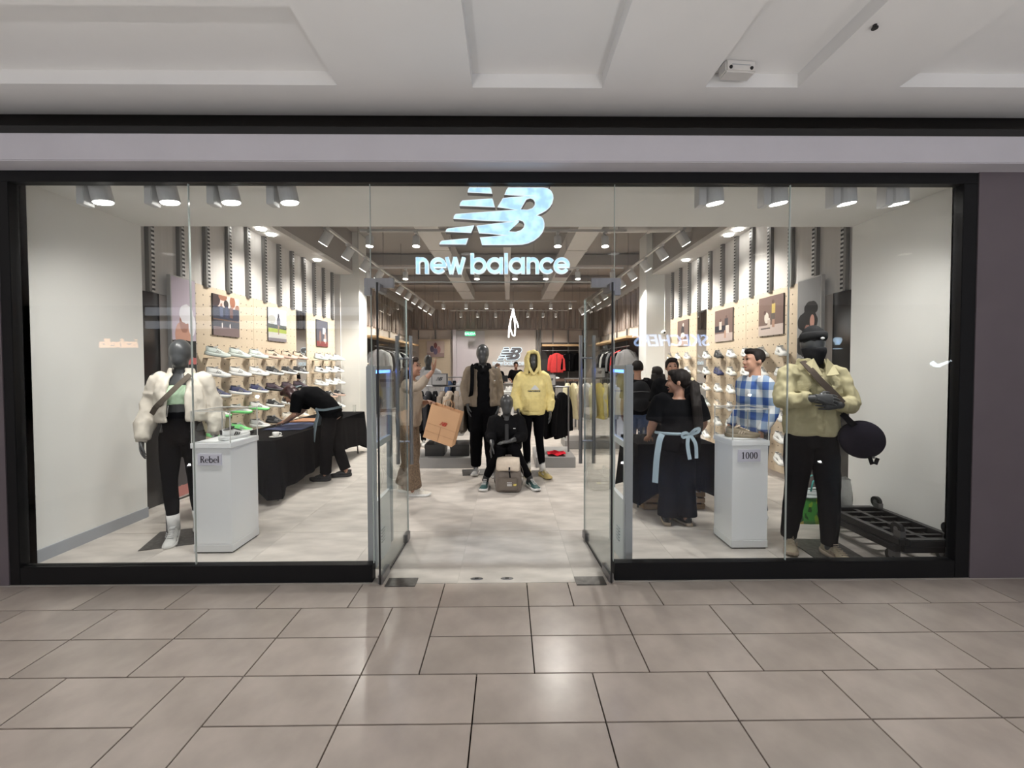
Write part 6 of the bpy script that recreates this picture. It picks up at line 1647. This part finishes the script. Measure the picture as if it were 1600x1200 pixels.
# --- group in the middle: brown jacket, seated black bomber, yellow hoodie
def fig_brown():
    J = pose(1.90, el_r=(-.262, .05, 1.24), wr_r=(-.225, -.06, 1.02), el_l=(.245, .06, 1.24), wr_l=(.22, -.02, .98), an_l=(.12, -.08, .09), an_r=(-.10, .08, .09))
    J['hk'] = 1.14
    t = person('mannequin', (-.50, 3.06, 0), R(8), 'tall grey mannequin in brown jacket over black hoodie with backpack', 'mannequin')
    wear(t, 'body', body_mesh(J, M_mann, voxel=.011, hands={'r': ((.1, -.2, -1), (.9, 0, 0), .6), 'l': ((-.1, -.1, -1), (-.9, 0, 0), .6)}))
    blk = fab('black_jersey', (0.005, 0.005, 0.006))
    g = G(); at = spine_frames(J)
    g.loft([(at(q)[0], at(q)[1], at(q)[2], a, b) for q, a, b in ((-.15, .168, .124), (.5, .162, .120), (1.5, .162, .124), (2.2, .166, .126), (2.6, .165, .11), (2.85, .10, .085))], 24)
    g.tube([at(2.75)[0] + V3((-.10, -.05, .02)), at(2.9)[0] + V3((-.09, .06, .03)), at(2.95)[0] + V3((0, .11, .02)), at(2.9)[0] + V3((.09, .06, .03)), at(2.75)[0] + V3((.10, -.05, .02))], [.03, .05, .055, .05, .03], 10)
    g.tube([at(2.6)[0] + V3((0, -.12, 0)), at(2.85)[0] + V3((-.06, -.085, .02)), at(3.05)[0] + V3((0, .02, 0)), at(2.85)[0] + V3((.06, -.085, .02)), at(2.6)[0] + V3((0, -.12, 0))], .035, 10)
    wear(t, 'hoodie', fuse(g, .011, 3, .006, seed=8, name='hoodie', m=blk), 'black hoodie')
    tau = fab('taupe_twill', (0.215, 0.175, 0.135))
    jk = top_mesh(J, [(-0.05, .208, .160), (0.4, .208, .162), (1.0, .202, .160), (1.6, .205, .162), (2.0, .208, .160), (2.45, .200, .138), (2.75, .150, .105), (2.9, .11, .088)], (.080, .078, .072, .066, .054), tau, open_gap=58, th=.024, sleeve=.95, wr=.014, seed=41, voxel=.011, collar=(2.75, 3.05, .115, .105, 95))
    wear(t, 'jacket', jk, 'brown taupe jacket worn open')
    strap(t, [(-.13, .08, 1.60), (-.155, -.06, 1.585), (-.16, -.16, 1.48), (-.165, -.185, 1.33), (-.175, -.16, 1.20), (-.19, -.02, 1.12)], .055, blk, 'backpack_strap')
    g = G(); g.ball((-.06, .23, 1.34), .19, .12, .25, 20, 14)
    wear(t, 'backpack', fuse(g, .012, 2, .005, seed=2, name='backpack', m=blk), 'black backpack')
    wear(t, 'trousers', pants_mesh(J, blk, .14, .178, (.112, .105, .088, .08, .07), .4, .007, ankle=.94, voxel=.011), 'black trousers')
    G().box(.145, .165, -.172, -.166, 1.375, 1.385).build('chest_logo', M_wprint, t)
    shoes(t, J, ('lightgrey', 'white', 'grey'), (-15, 12)); base_plate(t, -.30, .12, -.05, .30)
fig_brown()
def fig_seated():
    J = pose(1.80, pelvis=(0, .12, .44), waist=(0, .11, .575), chest=(0, .04, .74), neck=(0, -.02, .90), head=(0, -.05, 1.075), sh_r=(-.17, .02, .865), sh_l=(.17, .02, .865), el_r=(-.215, -.06, .665), el_l=(.21, -.08, .655), wr_r=(-.185, -.27, .575), wr_l=(.04, -.285, .625),
             hp_r=(-.085, .10, .42), hp_l=(.085, .10, .42), kn_r=(-.085, -.25, .525), kn_l=(.085, -.25, .525), an_r=(-.285, -.15, .10), an_l=(.31, -.16, .10))
    J['hk'] = 1.12
    t = person('mannequin', (-.15, 2.56, 0), 0, 'grey mannequin sitting with knees together in black bomber jacket', 'mannequin')
    wear(t, 'body', body_mesh(J, M_mann, voxel=.010, hands={'r': ((-.25, -.25, -1), (.8, .2, 0), .5), 'l': ((-1, -.1, -.1), (0, .2, -1), .4)}))
    bm_ = fab('black_nylon', (0.010, 0.010, 0.011))
    jk = top_mesh(J, [(0.05, .185, .15), (0.2, .20, .165), (0.9, .208, .168), (1.6, .208, .165), (2.1, .210, .155), (2.6, .185, .12), (2.85, .11, .09), (2.98, .085, .075)], (.078, .078, .072, .066, .048), bm_, sleeve=.62, wr=.015, seed=51, voxel=.010, collar=(2.9, 3.2, .078, .072, 40))
    wear(t, 'jacket', jk, 'black quilted bomber jacket')
    G().obox((0, -.155, .70), (.05, .02, .26), (R(-12), 0, 0)).build('shirt_front', fab('grey_shirt', (0.05, 0.05, 0.052)), t, bevel=.006)
    G().box(.085, .115, -.150, -.146, .765, .775).build('chest_logo', M_wprint, t)
    wear(t, 'trousers', pants_mesh(J, fab('black_jersey'), .14, .175, (.10, .095, .078, .062, .048), .5, .006, ankle=.88), 'black trousers')
    socks(t, J, fab('grey_sock', (0.06, 0.06, 0.062)), .08, .19, .042)
    shoes(t, J, ('teal', 'white', 'white'), (-8, 24), (0, 0), (0, 0), 1.08)
fig_seated()
sc_ = G().box(-.32, .02, 2.60, 2.92, 0, .345).build('white_seat_block', M_lac, None, bevel=.006); tag(sc_, 'white block seat under the seated mannequin', 'stool')
def fig_yellow():
    J = pose(1.80, el_r=(-.245, .05, 1.17), wr_r=(-.22, -.08, .95), el_l=(.255, .04, 1.16), wr_l=(.245, -.07, .92), an_r=(-.06, .06, .09), an_l=(.14, -.06, .09))
    t = person('mannequin', (.22, 2.96, 0), R(6), 'grey mannequin in yellow hooded sweatshirt and black leggings', 'mannequin')
    wear(t, 'body', body_mesh(J, M_mann, female=True, voxel=.010, hands={'r': ((.1, -.2, -1), (.9, 0, 0), .5), 'l': ((-.05, -.15, -1), (-.9, 0, 0), .5)}))
    yel = fab('yellow_fleece', (0.90, 0.76, 0.34))
    H = head_frame(J, 0, 0)
    def hood(g, J, at):
        x_, y_ = V3((1, 0, 0)), V3((0, 1, 0))
        secs = [(H @ V3((0, .0, -.20)), x_, y_, .125, .125), (H @ V3((0, .01, -.12)), x_, y_, .112, .122), (H @ V3((0, .018, -.04)), x_, y_, .108, .128), (H @ V3((0, .02, .05)), x_, y_, .107, .130), (H @ V3((0, .022, .10)), x_, y_, .088, .112)]
        g.cshell(secs, R(270 + 43), R(270 - 43 + 360), .024, 30)
        g.ball(H @ V3((0, .02, .115)), .092, .118, .034, 16, 8)
        for s in (-1, 1): g.tube([H @ V3((s * .070, -.085, .10)), H @ V3((s * .083, -.098, .0)), H @ V3((s * .066, -.105, -.11)), H @ V3((0, -.122, -.205))], .017, 9)
        g.tube([H @ V3((-.07, -.085, .10)), H @ V3((0, -.10, .135)), H @ V3((.07, -.085, .10))], .017, 9)
    jk = top_mesh(J, [(-0.48, .155, .125), (-0.42, .172, .145), (0.0, .190, .160), (0.8, .195, .164), (1.6, .193, .160), (2.1, .192, .150), (2.5, .182, .122), (2.8, .13, .098), (2.95, .10, .09)], (.074, .074, .074, .074, .046), yel, sleeve=.93, wr=.014, seed=61, voxel=.009, sub=hood, name='hoodie')
    wear(t, 'hoodie', jk, 'yellow hooded sweatshirt')
    g = G()
    for i in range(9):
        for j in range(7): g.v.append((-.135 + .27 * i / 8, 0, .955 + .165 * j / 6))
    g.f = [(j + i * 7, j + i * 7 + 7, j + i * 7 + 8, j + i * 7 + 1) for i in range(8) for j in range(6)]
    o = onto(jk, t, g, fab('yellow_pocket', (0.85, 0.70, 0.30)), 'front_pocket', .004); md = o.modifiers.new('th', 'SOLIDIFY'); md.thickness = .006; md.offset = 1
    g = G()
    rows_ = [(1.255, .062), (1.275, .045), (1.295, .028), (1.315, .010)]
    for z, w in rows_: g.v += [(-w + .01, 0, z), (.01, 0, z), (w + .01, 0, z)]
    g.f = [(3 * i + j, 3 * i + j + 1, 3 * i + j + 4, 3 * i + j + 3) for i in range(3) for j in range(2)]
    onto(jk, t, g, M_wprint, 'white_peak_print', .004)
    g = G()
    for ch, strokes in LETTERS:
        for st in strokes: g.ribbon([((x - 770) * .00072, 1.225 + (427 - y) * .00072) for x, y in st[::3] + [st[-1]]], .0055, 0, 0)
    onto(jk, t, g, mat('dark_print'), 'word_print', .005)
    wear(t, 'leggings', pants_mesh(J, fab('legging_black'), .128, .162, (.092, .082, .060, .056, .044), .6, .002, ankle=.86), 'black leggings')
    socks(t, J, fab('white_sock'), .08, .24, .045)
    shoes(t, J, ('gold', 'gold', 'offwhite'), (-12, 20), (.006, .006)); base_plate(t, -.22, .18, -.05, .28)
fig_yellow()
def fig_grey_hoodie():
    J = pose(1.82)
    t = person('mannequin', (-1.72, 5.3, 0), R(15), 'black headed mannequin in grey hoodie behind the left rack', 'mannequin')
    wear(t, 'body', body_mesh(J, mat('mannequin_black', (0.02, 0.02, 0.021), 0.35), voxel=.014))
    def hd(g, J, at): g.tube([at(2.75)[0] + V3((-.10, -.05, .02)), at(2.95)[0] + V3((-.08, .07, .04)), at(2.95)[0] + V3((0, .11, .03)), at(2.95)[0] + V3((.08, .07, .04)), at(2.75)[0] + V3((.10, -.05, .02))], [.03, .045, .05, .045, .03], 10)
    wear(t, 'hoodie', top_mesh(J, [(-.3, .185, .14), (.5, .205, .16), (1.6, .205, .16), (2.1, .205, .15), (2.5, .195, .12), (2.8, .13, .10), (2.95, .09, .085)], (.085, .082, .075, .07, .05), fab('grey_marl', (0.36, 0.36, 0.37)), sleeve=.95, wr=.008, seed=71, voxel=.013, sub=hd), 'grey hoodie')
    wear(t, 'trousers', pants_mesh(J, fab('black_jersey'), voxel=.014), 'black trousers'); shoes(t, J, W3)
    base_plate(t, -.2, .2, -.1, .25)
fig_grey_hoodie()

# cream and taupe rucksack in front of the seated mannequin
def rucksack():
    t = empty('backpack', (-.13, 2.24, 0), R(-4), 'taupe rucksack with cream flap standing on the floor', 'backpack')
    tp = fab('rucksack_taupe', (0.19, 0.165, 0.145)); cr_ = fab('rucksack_cream', (0.66, 0.57, 0.47))
    x_, y_ = V3((1, 0, 0)), V3((0, 1, 0))
    def rsec(z, w, d):
        return z, w, d
    vs = []; fs = []; n = 32
    P_ = [(0.0, .150, .070), (.02, .165, .085), (.12, .168, .09), (.26, .160, .085), (.36, .148, .075), (.40, .125, .06)]
    ex = lambda c, e: math.copysign(abs(c) ** e, c)
    for z, w, d in P_:
        for i in range(n):
            a = 2 * PI * i / n; vs.append((w * ex(math.cos(a), .45), d * ex(math.sin(a), .5), z))
    for k in range(len(P_) - 1):
        for i in range(n): fs.append((k * n + i, k * n + (i + 1) % n, (k + 1) * n + (i + 1) % n, (k + 1) * n + i))
    fs += [tuple(range(n - 1, -1, -1)), tuple((len(P_) - 1) * n + i for i in range(n))]
    wear(t, 'bag_body', fuse(G().add(vs, fs), .009, 2, .004, (9, 9, 9), 3, name='bag_body', m=tp))
    g = G(); n = 20
    for j, (z, y, w) in enumerate(((.285, -.098, .125), (.30, -.100, .142), (.36, -.094, .145), (.405, -.070, .142), (.425, -.01, .138), (.42, .05, .130), (.40, .07, .125))):
        for i in range(n):
            u = -1 + 2 * i / (n - 1); g.v.append((w * u, y + .018 * u * u, z - .012 * u * u + (.012 * (abs(u) > .9) if j == 0 else 0)))
    for j in range(6):
        for i in range(n - 1): g.f.append((j * n + i, j * n + i + 1, (j + 1) * n + i + 1, (j + 1) * n + i))
    o = g.build('flap', cr_, t, smooth=True); md = o.modifiers.new('th', 'SOLIDIFY'); md.thickness = .012; md.offset = 1
    G().box(-.125, .125, -.112, -.085, .03, .20).build('front_pocket', fab('rucksack_pocket', (0.17, 0.145, 0.125)), t, bevel=.012)
    strap(t, [(.02, -.112, .33), (.02, -.122, .27), (.03, -.118, .20)], .020, fab('black_webbing'), 'closing_strap')
    G().ball((.02, -.122, .29), .012, n=10, m=7).build('cord_lock', M_gun, t, smooth=True)
    g = G()
    for r in range(3): g.box(-.01, .05, -.1135, -.112, .095 + r * .018, .103 + r * .018)
    g.build('word_print', M_wprint, t); 
    logo_print(t, .05, Matrix.Translation((.085, -.113, .11)) @ Matrix.Rotation(PI / 2, 4, 'X'), mat('yellow_print', (0.8, 0.65, 0.15), 0.6))
    G().tube([(-.04, .02, .41), (-.035, .03, .45), (.035, .03, .45), (.04, .02, .41)], .007, 8).build('carry_loop', tp, t, smooth=True)
    for s in (-1, 1): strap(t, [(s * .13, .07, .36), (s * .19, .04, .24), (s * .185, .03, .12), (s * .15, .06, .03)], .03, tp, 'shoulder_strap', normal=(s, 0, 0))
rucksack()

# --- customers and staff
def fig_bag_woman():
    J = pose(1.70, chest=(0, -.01, 1.225), neck=(0, -.03, 1.40), head=(0, -.05, 1.57), sh_r=(-.155, -.03, 1.355), sh_l=(.155, -.02, 1.355), el_r=(-.27, -.19, 1.345), wr_r=(-.24, -.355, 1.53), el_l=(.20, -.03, 1.09), wr_l=(.03, -.25, 1.15), an_r=(-.07, -.06, .08), kn_r=(-.085, -.03, .49), an_l=(.09, .10, .08))
    t = person('person', (-1.36, 2.12, 0), R(88), 'woman in beige sweater and brown trousers raising a hand, carrying a paper bag')
    wear(t, 'body', body_mesh(J, M_skin2, 'person', R(-10), R(-4), female=True, voxel=.010, hands={'r': ((.05, -.35, 1), (0, .9, .3), .25), 'l': ((-.5, -.75, -.1), (-.3, .2, -1), 1.5)}))
    face(t, J, R(-10), R(-4))
    wear(t, 'hair', hair_mesh(J, R(-10), R(-4), mat('brown_hair', (0.03, 0.017, 0.012), 0.5), 'long'))
    bei = fab('beige_knit', (0.33, 0.275, 0.22))
    wear(t, 'sweater', top_mesh(J, [(-.4, .178, .142), (.2, .185, .150), (1.0, .178, .145), (1.8, .182, .155), (2.2, .178, .145), (2.6, .15, .11), (2.9, .085, .08)], (.078, .072, .064, .056, .046), bei, sleeve=.62, wr=.013, seed=81), 'beige sweater')
    wear(t, 'trousers', pants_mesh(J, mat('brown_speckled', (0.145, 0.10, 0.065), 0.9, vary=0.45, scale=55), .135, .168, (.105, .108, .108, .112, .118), .5, .008, ankle=.95), 'wide brown speckled trousers')
    shoes(t, J, ('offwhite', 'white', 'white'), (5, -8))
fig_bag_woman()
def paper_bag():
    t = empty('paper_bag', (-.955, 1.93, .70), 0, 'brown paper shopping bag with red NB logo', 'bag')
    t.rotation_euler = (R(4), R(17), R(-12))
    W_, D_, H_ = .185, .065, .42
    g = G()
    g.add([(-W_, -D_, 0), (W_, -D_, 0), (W_, D_, 0), (-W_, D_, 0), (-W_, -D_, H_), (W_, -D_, H_), (W_, D_, H_), (-W_, D_, H_), (-W_ + .025, 0, H_), (W_ - .025, 0, H_), (-W_ + .03, 0, H_ * .45), (W_ - .03, 0, H_ * .45)],
          [(0, 3, 2, 1), (0, 1, 5, 4), (2, 3, 7, 6), (1, 2, 11), (1, 11, 9, 5), (11, 2, 6, 9), (3, 0, 10), (0, 4, 8, 10), (3, 10, 8, 7)])
    o = g.build('bag_body', M_kraft, t); md = o.modifiers.new('th', 'SOLIDIFY'); md.thickness = .003
    logo_print(t, .095, Matrix.Translation((.02, -D_ - .004, .235)) @ Matrix.Rotation(PI / 2, 4, 'X'), mat('red_print', (0.42, 0.05, 0.03), 0.6))
    for z in (.09, .185): G().box(-W_, W_, -D_ - .0036, -D_ - .0025, z, z + .004).build('fold_line', mat('kraft_fold', (0.42, 0.24, 0.13), 0.8), t)
    G().box(-.004, .004, -D_ - .0036, -D_ - .0025, 0.0, .19).build('fold_line', mat('kraft_fold'), t)
    for s in (-1, 1): G().tube([(-.06, s * D_ * .9, H_ - .01), (-.05, s * .03, H_ + .07), (0, 0, H_ + .10), (.05, s * .03, H_ + .07), (.06, s * D_ * .9, H_ - .01)], .004, 6).build('twisted_handle', mat('kraft_cord', (0.45, 0.26, 0.14), 0.8), t, smooth=True)
paper_bag()
def fig_apron_woman():
    J = pose(1.54, el_r=(-.25, .02, 1.02), wr_r=(-.21, -.15, .85), el_l=(.255, .02, 1.02), wr_l=(.24, -.15, .86), sh_r=(-.172, 0, 1.25), sh_l=(.172, 0, 1.25), an_r=(-.085, .02, .08), an_l=(.095, .0, .08))
    t = person('person', (1.56, 1.10, 0), R(180), 'woman seen from behind with black shirt, pale blue apron bow and ponytail')
    yaw = R(62)
    wear(t, 'body', body_mesh(J, M_skin2, 'person', yaw, R(3), bulk=1.28, female=True, voxel=.010, hands={'r': ((.1, -.9, -.4), (0, .3, -1), .5), 'l': ((-.1, -.9, -.4), (0, .3, -1), .5)}))
    face(t, J, yaw, R(3))
    H = head_frame(J, yaw, R(3))
    g = G(); g.ball(H @ V3((0, .030, .045)), .086, .096, .09, 18, 12, H.to_3x3()); g.ball(H @ V3((0, -.04, .095)), .066, .05, .034, 14, 9, H.to_3x3()); g.ball(H @ V3((0, .06, .0)), .07, .055, .07, 14, 9, H.to_3x3())
    p0 = H @ V3((-.02, .115, .02))
    q = [p0, p0 + V3((-.02, .05, -.04)), V3((-.105, .175, 1.20)), V3((-.12, .19, 1.02)), V3((-.10, .185, .90))]
    for dx in (-.025, 0, .025): g.tube([q[0]] + [v + V3((dx, .006 * (dx > 0), 0)) for v in q[1:]], [.022, .024, .026, .022, .008], 10)
    wear(t, 'hair', fuse(g, .008, 3, .005, (26, 26, 5), 7, name='hair', m=M_hair), 'long black ponytail')
    G().ball(p0 + V3((0, .02, 0)), .026, n=12, m=8).build('hair_tie', fab('cream_tie', (0.7, 0.6, 0.4)), t, smooth=True)
    blk = fab('black_cotton', (0.005, 0.005, 0.006))
    wear(t, 'shirt', top_mesh(J, [(-.55, .218, .170), (.2, .222, .172), (1.0, .212, .165), (1.8, .222, .172), (2.2, .222, .160), (2.6, .19, .12), (2.9, .10, .085)], (.084, .082, .080, .07, .05), blk, sleeve=.46, wr=.010, seed=91), 'black short sleeved shirt')
    wear(t, 'trousers', pants_mesh(J, fab('black_trouser2', (0.005, 0.005, 0.006)), .185, .215, (.125, .120, .112, .112, .118), .6, .006, ankle=.98, depth=.16), 'wide black trousers')
    ab = mat('pale_blue_cotton', (0.36, 0.46, 0.52), 0.8)
    g = G(); n = 40
    for k, z in enumerate((.915, .942)):
        for i in range(n): a = 2 * PI * i / n; g.v.append((.229 * math.cos(a), .180 * math.sin(a) + .002, z + .008 * math.sin(a)))
    g.f = [(i, (i + 1) % n, n + (i + 1) % n, n + i) for i in range(n)]
    o = g.build('apron_band', ab, t, smooth=True); md = o.modifiers.new('th', 'SOLIDIFY'); md.thickness = .004
    by = .195
    strap(t, [(-.03, by, .93), (-.07, by + .02, .985), (-.12, by + .02, 1.0), (-.11, by + .02, .96), (-.03, by, .93)], .026, ab, 'bow_loop', normal=(0, 1, 0))
    strap(t, [(-.03, by, .93), (.01, by + .02, .96), (.05, by + .02, .945), (.04, by + .015, .905), (-.03, by, .925)], .026, ab, 'bow_loop', normal=(0, 1, 0))
    strap(t, [(-.02, by + .003, .93), (-.005, by + .012, .84), (-.03, by + .015, .70)], .034, ab, 'bow_tail', normal=(0, 1, 0))
    strap(t, [(-.04, by + .003, .93), (-.09, by + .012, .85), (-.095, by + .012, .71)], .032, ab, 'bow_tail', normal=(0, 1, 0))
    strap(t, [(.205, .13, .93), (.232, .135, .88), (.262, .14, .70), (.275, .14, .46)], .055, ab, 'apron_edge', normal=(.6, .8, 0))
    G().ball(H @ V3((0, 0, 0)), .001).build('earring', M_steel, t) if False else None
    shoes(t, J, ('black', 'tan', 'black'), (14, -14), (0, 0), (0, 0), .9)
fig_apron_woman()
def check_mat():
    m, nt, b = node_mat('blue_check_shirt'); L = nt.links.new
    b.inputs['Roughness'].default_value = .85
    tc = nt.nodes.new('ShaderNodeTexCoord'); sp = nt.nodes.new('ShaderNodeSeparateXYZ'); L(tc.outputs['Object'], sp.inputs[0])
    def band(sock, s, off):
        d = nt.nodes.new('ShaderNodeMath'); d.operation = 'MULTIPLY_ADD'; L(sock, d.inputs[0]); d.inputs[1].default_value = 1 / s; d.inputs[2].default_value = off
        f = nt.nodes.new('ShaderNodeMath'); f.operation = 'FRACT'; L(d.outputs[0], f.inputs[0])
        t = nt.nodes.new('ShaderNodeMath'); t.operation = 'LESS_THAN'; L(f.outputs[0], t.inputs[0]); t.inputs[1].default_value = .5
        return t.outputs[0]
    ad = nt.nodes.new('ShaderNodeMath'); ad.operation = 'ADD'; L(sp.outputs[0], ad.inputs[0]); L(sp.outputs[1], ad.inputs[1])
    a = band(ad.outputs[0], .155, .1); c = band(sp.outputs[2], .155, .3)
    s = nt.nodes.new('ShaderNodeMath'); s.operation = 'ADD'; L(a, s.inputs[0]); L(c, s.inputs[1])
    h = nt.nodes.new('ShaderNodeMath'); h.operation = 'MULTIPLY'; L(s.outputs[0], h.inputs[0]); h.inputs[1].default_value = .5
    cr = nt.nodes.new('ShaderNodeValToRGB'); cr.color_ramp.interpolation = 'CONSTANT'
    cr.color_ramp.elements[0].color = (.62, .64, .66, 1); cr.color_ramp.elements[1].position = .4; cr.color_ramp.elements[1].color = (.22, .30, .43, 1)
    e = cr.color_ramp.elements.new(.8); e.color = (.03, .085, .30, 1)
    L(h.outputs[0], cr.inputs[0]); L(cr.outputs[0], b.inputs['Base Color'])
    return m
def simple_person(loc, rz, h, label, top, trousers, yaw=0, tilt=0, hair='short', skin=None, sleeve=.96, shoe=('black', 'white', 'white'), bulk=1.0, female=False, vox=.012, ov=None, hands=None, collar=None, seed=5, hairm=None, topname='shirt'):
    J = pose(h, **(ov or {}))
    t = person('person', loc, rz, label)
    k = J['k'] * bulk
    hands = hands or {'r': ((.05, -.15, -1), (.9, 0, 0), .5), 'l': ((-.05, -.15, -1), (-.9, 0, 0), .5)}
    wear(t, 'body', body_mesh(J, skin or M_skin, 'person', yaw, tilt, bulk=bulk, female=female, voxel=vox, hands=hands))
    face(t, J, yaw, tilt)
    wear(t, 'hair', hair_mesh(J, yaw, tilt, hairm or M_hair, hair, seed))
    wear(t, topname, top_mesh(J, [(-.35, .182 * k, .132 * k), (.3, .182 * k, .135 * k), (1.0, .172 * k, .130 * k), (1.7, .188 * k, .142 * k), (2.1, .198 * k, .140 * k), (2.55, .185 * k, .115 * k), (2.85, .105 * k, .085 * k), (2.98, .078 * k, .072 * k)], tuple(r * k for r in (.078, .072, .062, .056, .046)), top, sleeve=sleeve, wr=.007, seed=seed, voxel=vox, collar=collar, name=topname))
    wear(t, 'trousers', pants_mesh(J, trousers, .14 * bulk, .17 * bulk, (.10 * bulk, .092, .072, .068, .062), .5, .006, seed + 3, .98, vox))
    shoes(t, J, shoe, (-8, 8))
    return t, J
jeans = mat('blue_denim', (0.045, 0.07, 0.14), 0.85, vary=.2, scale=40)
t, J = simple_person((2.44, 1.30, 0), R(-84), 1.77, 'smiling man in blue and white checked shirt facing the aisle', check_mat(), mat('grey_denim', (0.07, 0.08, 0.10), 0.85, vary=.2, scale=40), R(-2), 0, 'short', M_skin, .96, ('grey', 'white', 'white'), 1.0, vox=.010, seed=12,
                     ov=dict(el_l=(.23, .04, 1.14), wr_l=(.24, -.10, .92), el_r=(-.23, .04, 1.14), wr_r=(-.22, -.12, .93)), collar=(2.85, 3.12, .082, .078, 40))
ov = dict(el_r=(-.24, .0, 1.10), wr_r=(-.15, -.2, .98), el_l=(.24, .0, 1.10), wr_l=(.15, -.2, .98))
simple_person((2.02, 2.42, 0), R(-22), 1.69, 'dark haired man in black shirt standing behind the aproned woman', fab('black_cotton'), fab('black_trouser'), R(6), 0, 'short', M_skin2, .5, bulk=1.05, seed=14, ov=ov)
t, J = simple_person((1.86, 3.35, 0), R(172), 1.66, 'person in black shirt and jeans seen from behind with a black backpack', fab('black_cotton'), jeans, R(-8), R(4), 'short', M_skin2, .5, ('black', 'black', 'black'), 1.08, seed=16)
g = G(); g.ball((0, .20, 1.13), .165, .10, .24, 20, 14); g.ball((0, .265, 1.03), .12, .06, .11, 14, 10)
bpk = wear(t, 'backpack', fuse(g, .012, 2, .005, seed=6, name='backpack', m=fab('backpack_black', (0.022, 0.022, 0.024))), 'black backpack')
for s in (-1, 1): strap(t, [(s * .10, .14, 1.36), (s * .11, .05, 1.41), (s * .12, -.08, 1.37), (s * .135, -.155, 1.22), (s * .17, -.05, 1.02)], .05, fab('black_webbing'), 'backpack_strap', normal=(0, 0, 1))
G().tube([(-.12, .30, 1.20), (0, .315, 1.21), (.12, .30, 1.20)], .005, 6).build('zip', M_gun, bpk)
simple_person((2.26, 3.62, 0), R(-172), 1.56, 'long haired woman in dark jacket seen from behind beside the backpack', fab('dark_grey_jacket', (0.03, 0.03, 0.033)), fab('black_trouser'), R(-12), R(3), 'long', M_skin2, .96, seed=18, female=True)
ov = dict(el_r=(-.25, .0, 1.12), wr_r=(-.18, -.2, 1.04), el_l=(.25, .0, 1.12), wr_l=(.18, -.2, 1.04))
simple_person((.16, 11.85, 0), R(6), 1.72, 'young man in black shirt behind the cash counter', fab('black_cotton'), fab('black_trouser'), R(0), R(2), 'short', M_skin2, .5, vox=.016, seed=20, ov=ov)
simple_person((-.50, 12.05, 0), R(25), 1.66, 'person in black bending over the till at the cash counter', fab('black_cotton'), fab('black_trouser'), R(10), R(14), 'short', M_skin, .5, vox=.016, seed=22, ov=ov, hairm=mat('grey_brown_hair', (0.12, 0.07, 0.05), .6))

def fig_worker():
    J = pose(1.66, pelvis=(0, .02, .93), waist=(0, -.07, 1.05), chest=(0, -.24, 1.175), neck=(0, -.42, 1.225), head=(0, -.56, 1.185), sh_r=(-.165, -.375, 1.195), sh_l=(.165, -.375, 1.185), el_r=(-.20, -.47, .96), wr_r=(-.08, -.63, .83), el_l=(.21, -.40, .93), wr_l=(.10, -.60, .815),
             hp_r=(-.085, .02, .89), hp_l=(.085, .02, .89), kn_r=(-.11, .02, .50), kn_l=(.11, -.02, .49), an_r=(-.12, .16, .08), an_l=(.11, -.04, .08))
    t = person('person', (-2.63, 2.86, 0), R(-90), 'worker in black shirt and grey apron leaning over the long table to write')
    wear(t, 'body', body_mesh(J, M_skin, 'person', 0, R(52), female=True, voxel=.010, hands={'r': ((.3, -.9, -.25), (.3, 0, -1), .9), 'l': ((-.2, -.95, -.15), (-.1, 0, -1), .6)}))
    H = head_frame(J, 0, R(52))
    wear(t, 'hair', hair_mesh(J, 0, R(52), mat('dark_red_hair', (0.035, 0.008, 0.010), 0.45, vary=.3, scale=50), 'loose', 4), 'dark red hair falling forward')
    face(t, J, 0, R(52))
    wear(t, 'shirt', top_mesh(J, [(-.25, .172, .130), (.4, .168, .130), (1.0, .168, .132), (1.6, .172, .138), (2.1, .178, .135), (2.6, .165, .11), (2.9, .09, .08)], (.082, .078, .070, .06, .05), fab('black_cotton'), sleeve=.44, wr=.006, seed=24), 'black short sleeved shirt')
    wear(t, 'trousers', pants_mesh(J, fab('black_trouser'), .14, .172, (.108, .100, .085, .082, .085), .6, .006, ankle=.95), 'black trousers')
    ap = mat('grey_blue_apron', (0.17, 0.22, 0.25), 0.85)
    vs = []; n = 12
    for j, (z, y, w) in enumerate(((1.02, -.215, .15), (.93, -.165, .20), (.80, -.20, .22), (.68, -.22, .23), (.56, -.225, .235))):
        for i in range(n):
            u = -1 + 2 * i / (n - 1); vs.append((w * u, y + .10 * u * u + .012 * math.sin(5 * u + j), z))
    fs = [(j * n + i, j * n + i + 1, (j + 1) * n + i + 1, (j + 1) * n + i) for j in range(4) for i in range(n - 1)]
    o = G().add(vs, fs).build('apron', ap, t, smooth=True); md = o.modifiers.new('th', 'SOLIDIFY'); md.thickness = .006
    strap(t, [(.165, -.14, 1.0), (.185, -.02, .99), (.14, .10, 1.01), (0, .155, 1.02), (-.14, .10, 1.01)], .03, ap, 'apron_string', normal=(.7, .7, 0))
    strap(t, [(.07, -.45, 1.30), (.0, -.40, 1.325), (-.07, -.45, 1.30)], .025, ap, 'neck_loop', normal=(0, .3, 1))
    shoes(t, J, ('black', 'black', 'black'), (10, -5), (0, 0), (0, 0))
    G().cyl((-2.63 - .72, 2.86 + .03, .755), (-2.63 - .66, 2.86 + .05, .90), .005, n=8).build('marker_pen', mat('white_pen', (0.7, 0.7, 0.7), .4), None); tag(bpy.data.objects['marker_pen'], 'white marker pen in the leaning worker hand', 'pen')
fig_worker()
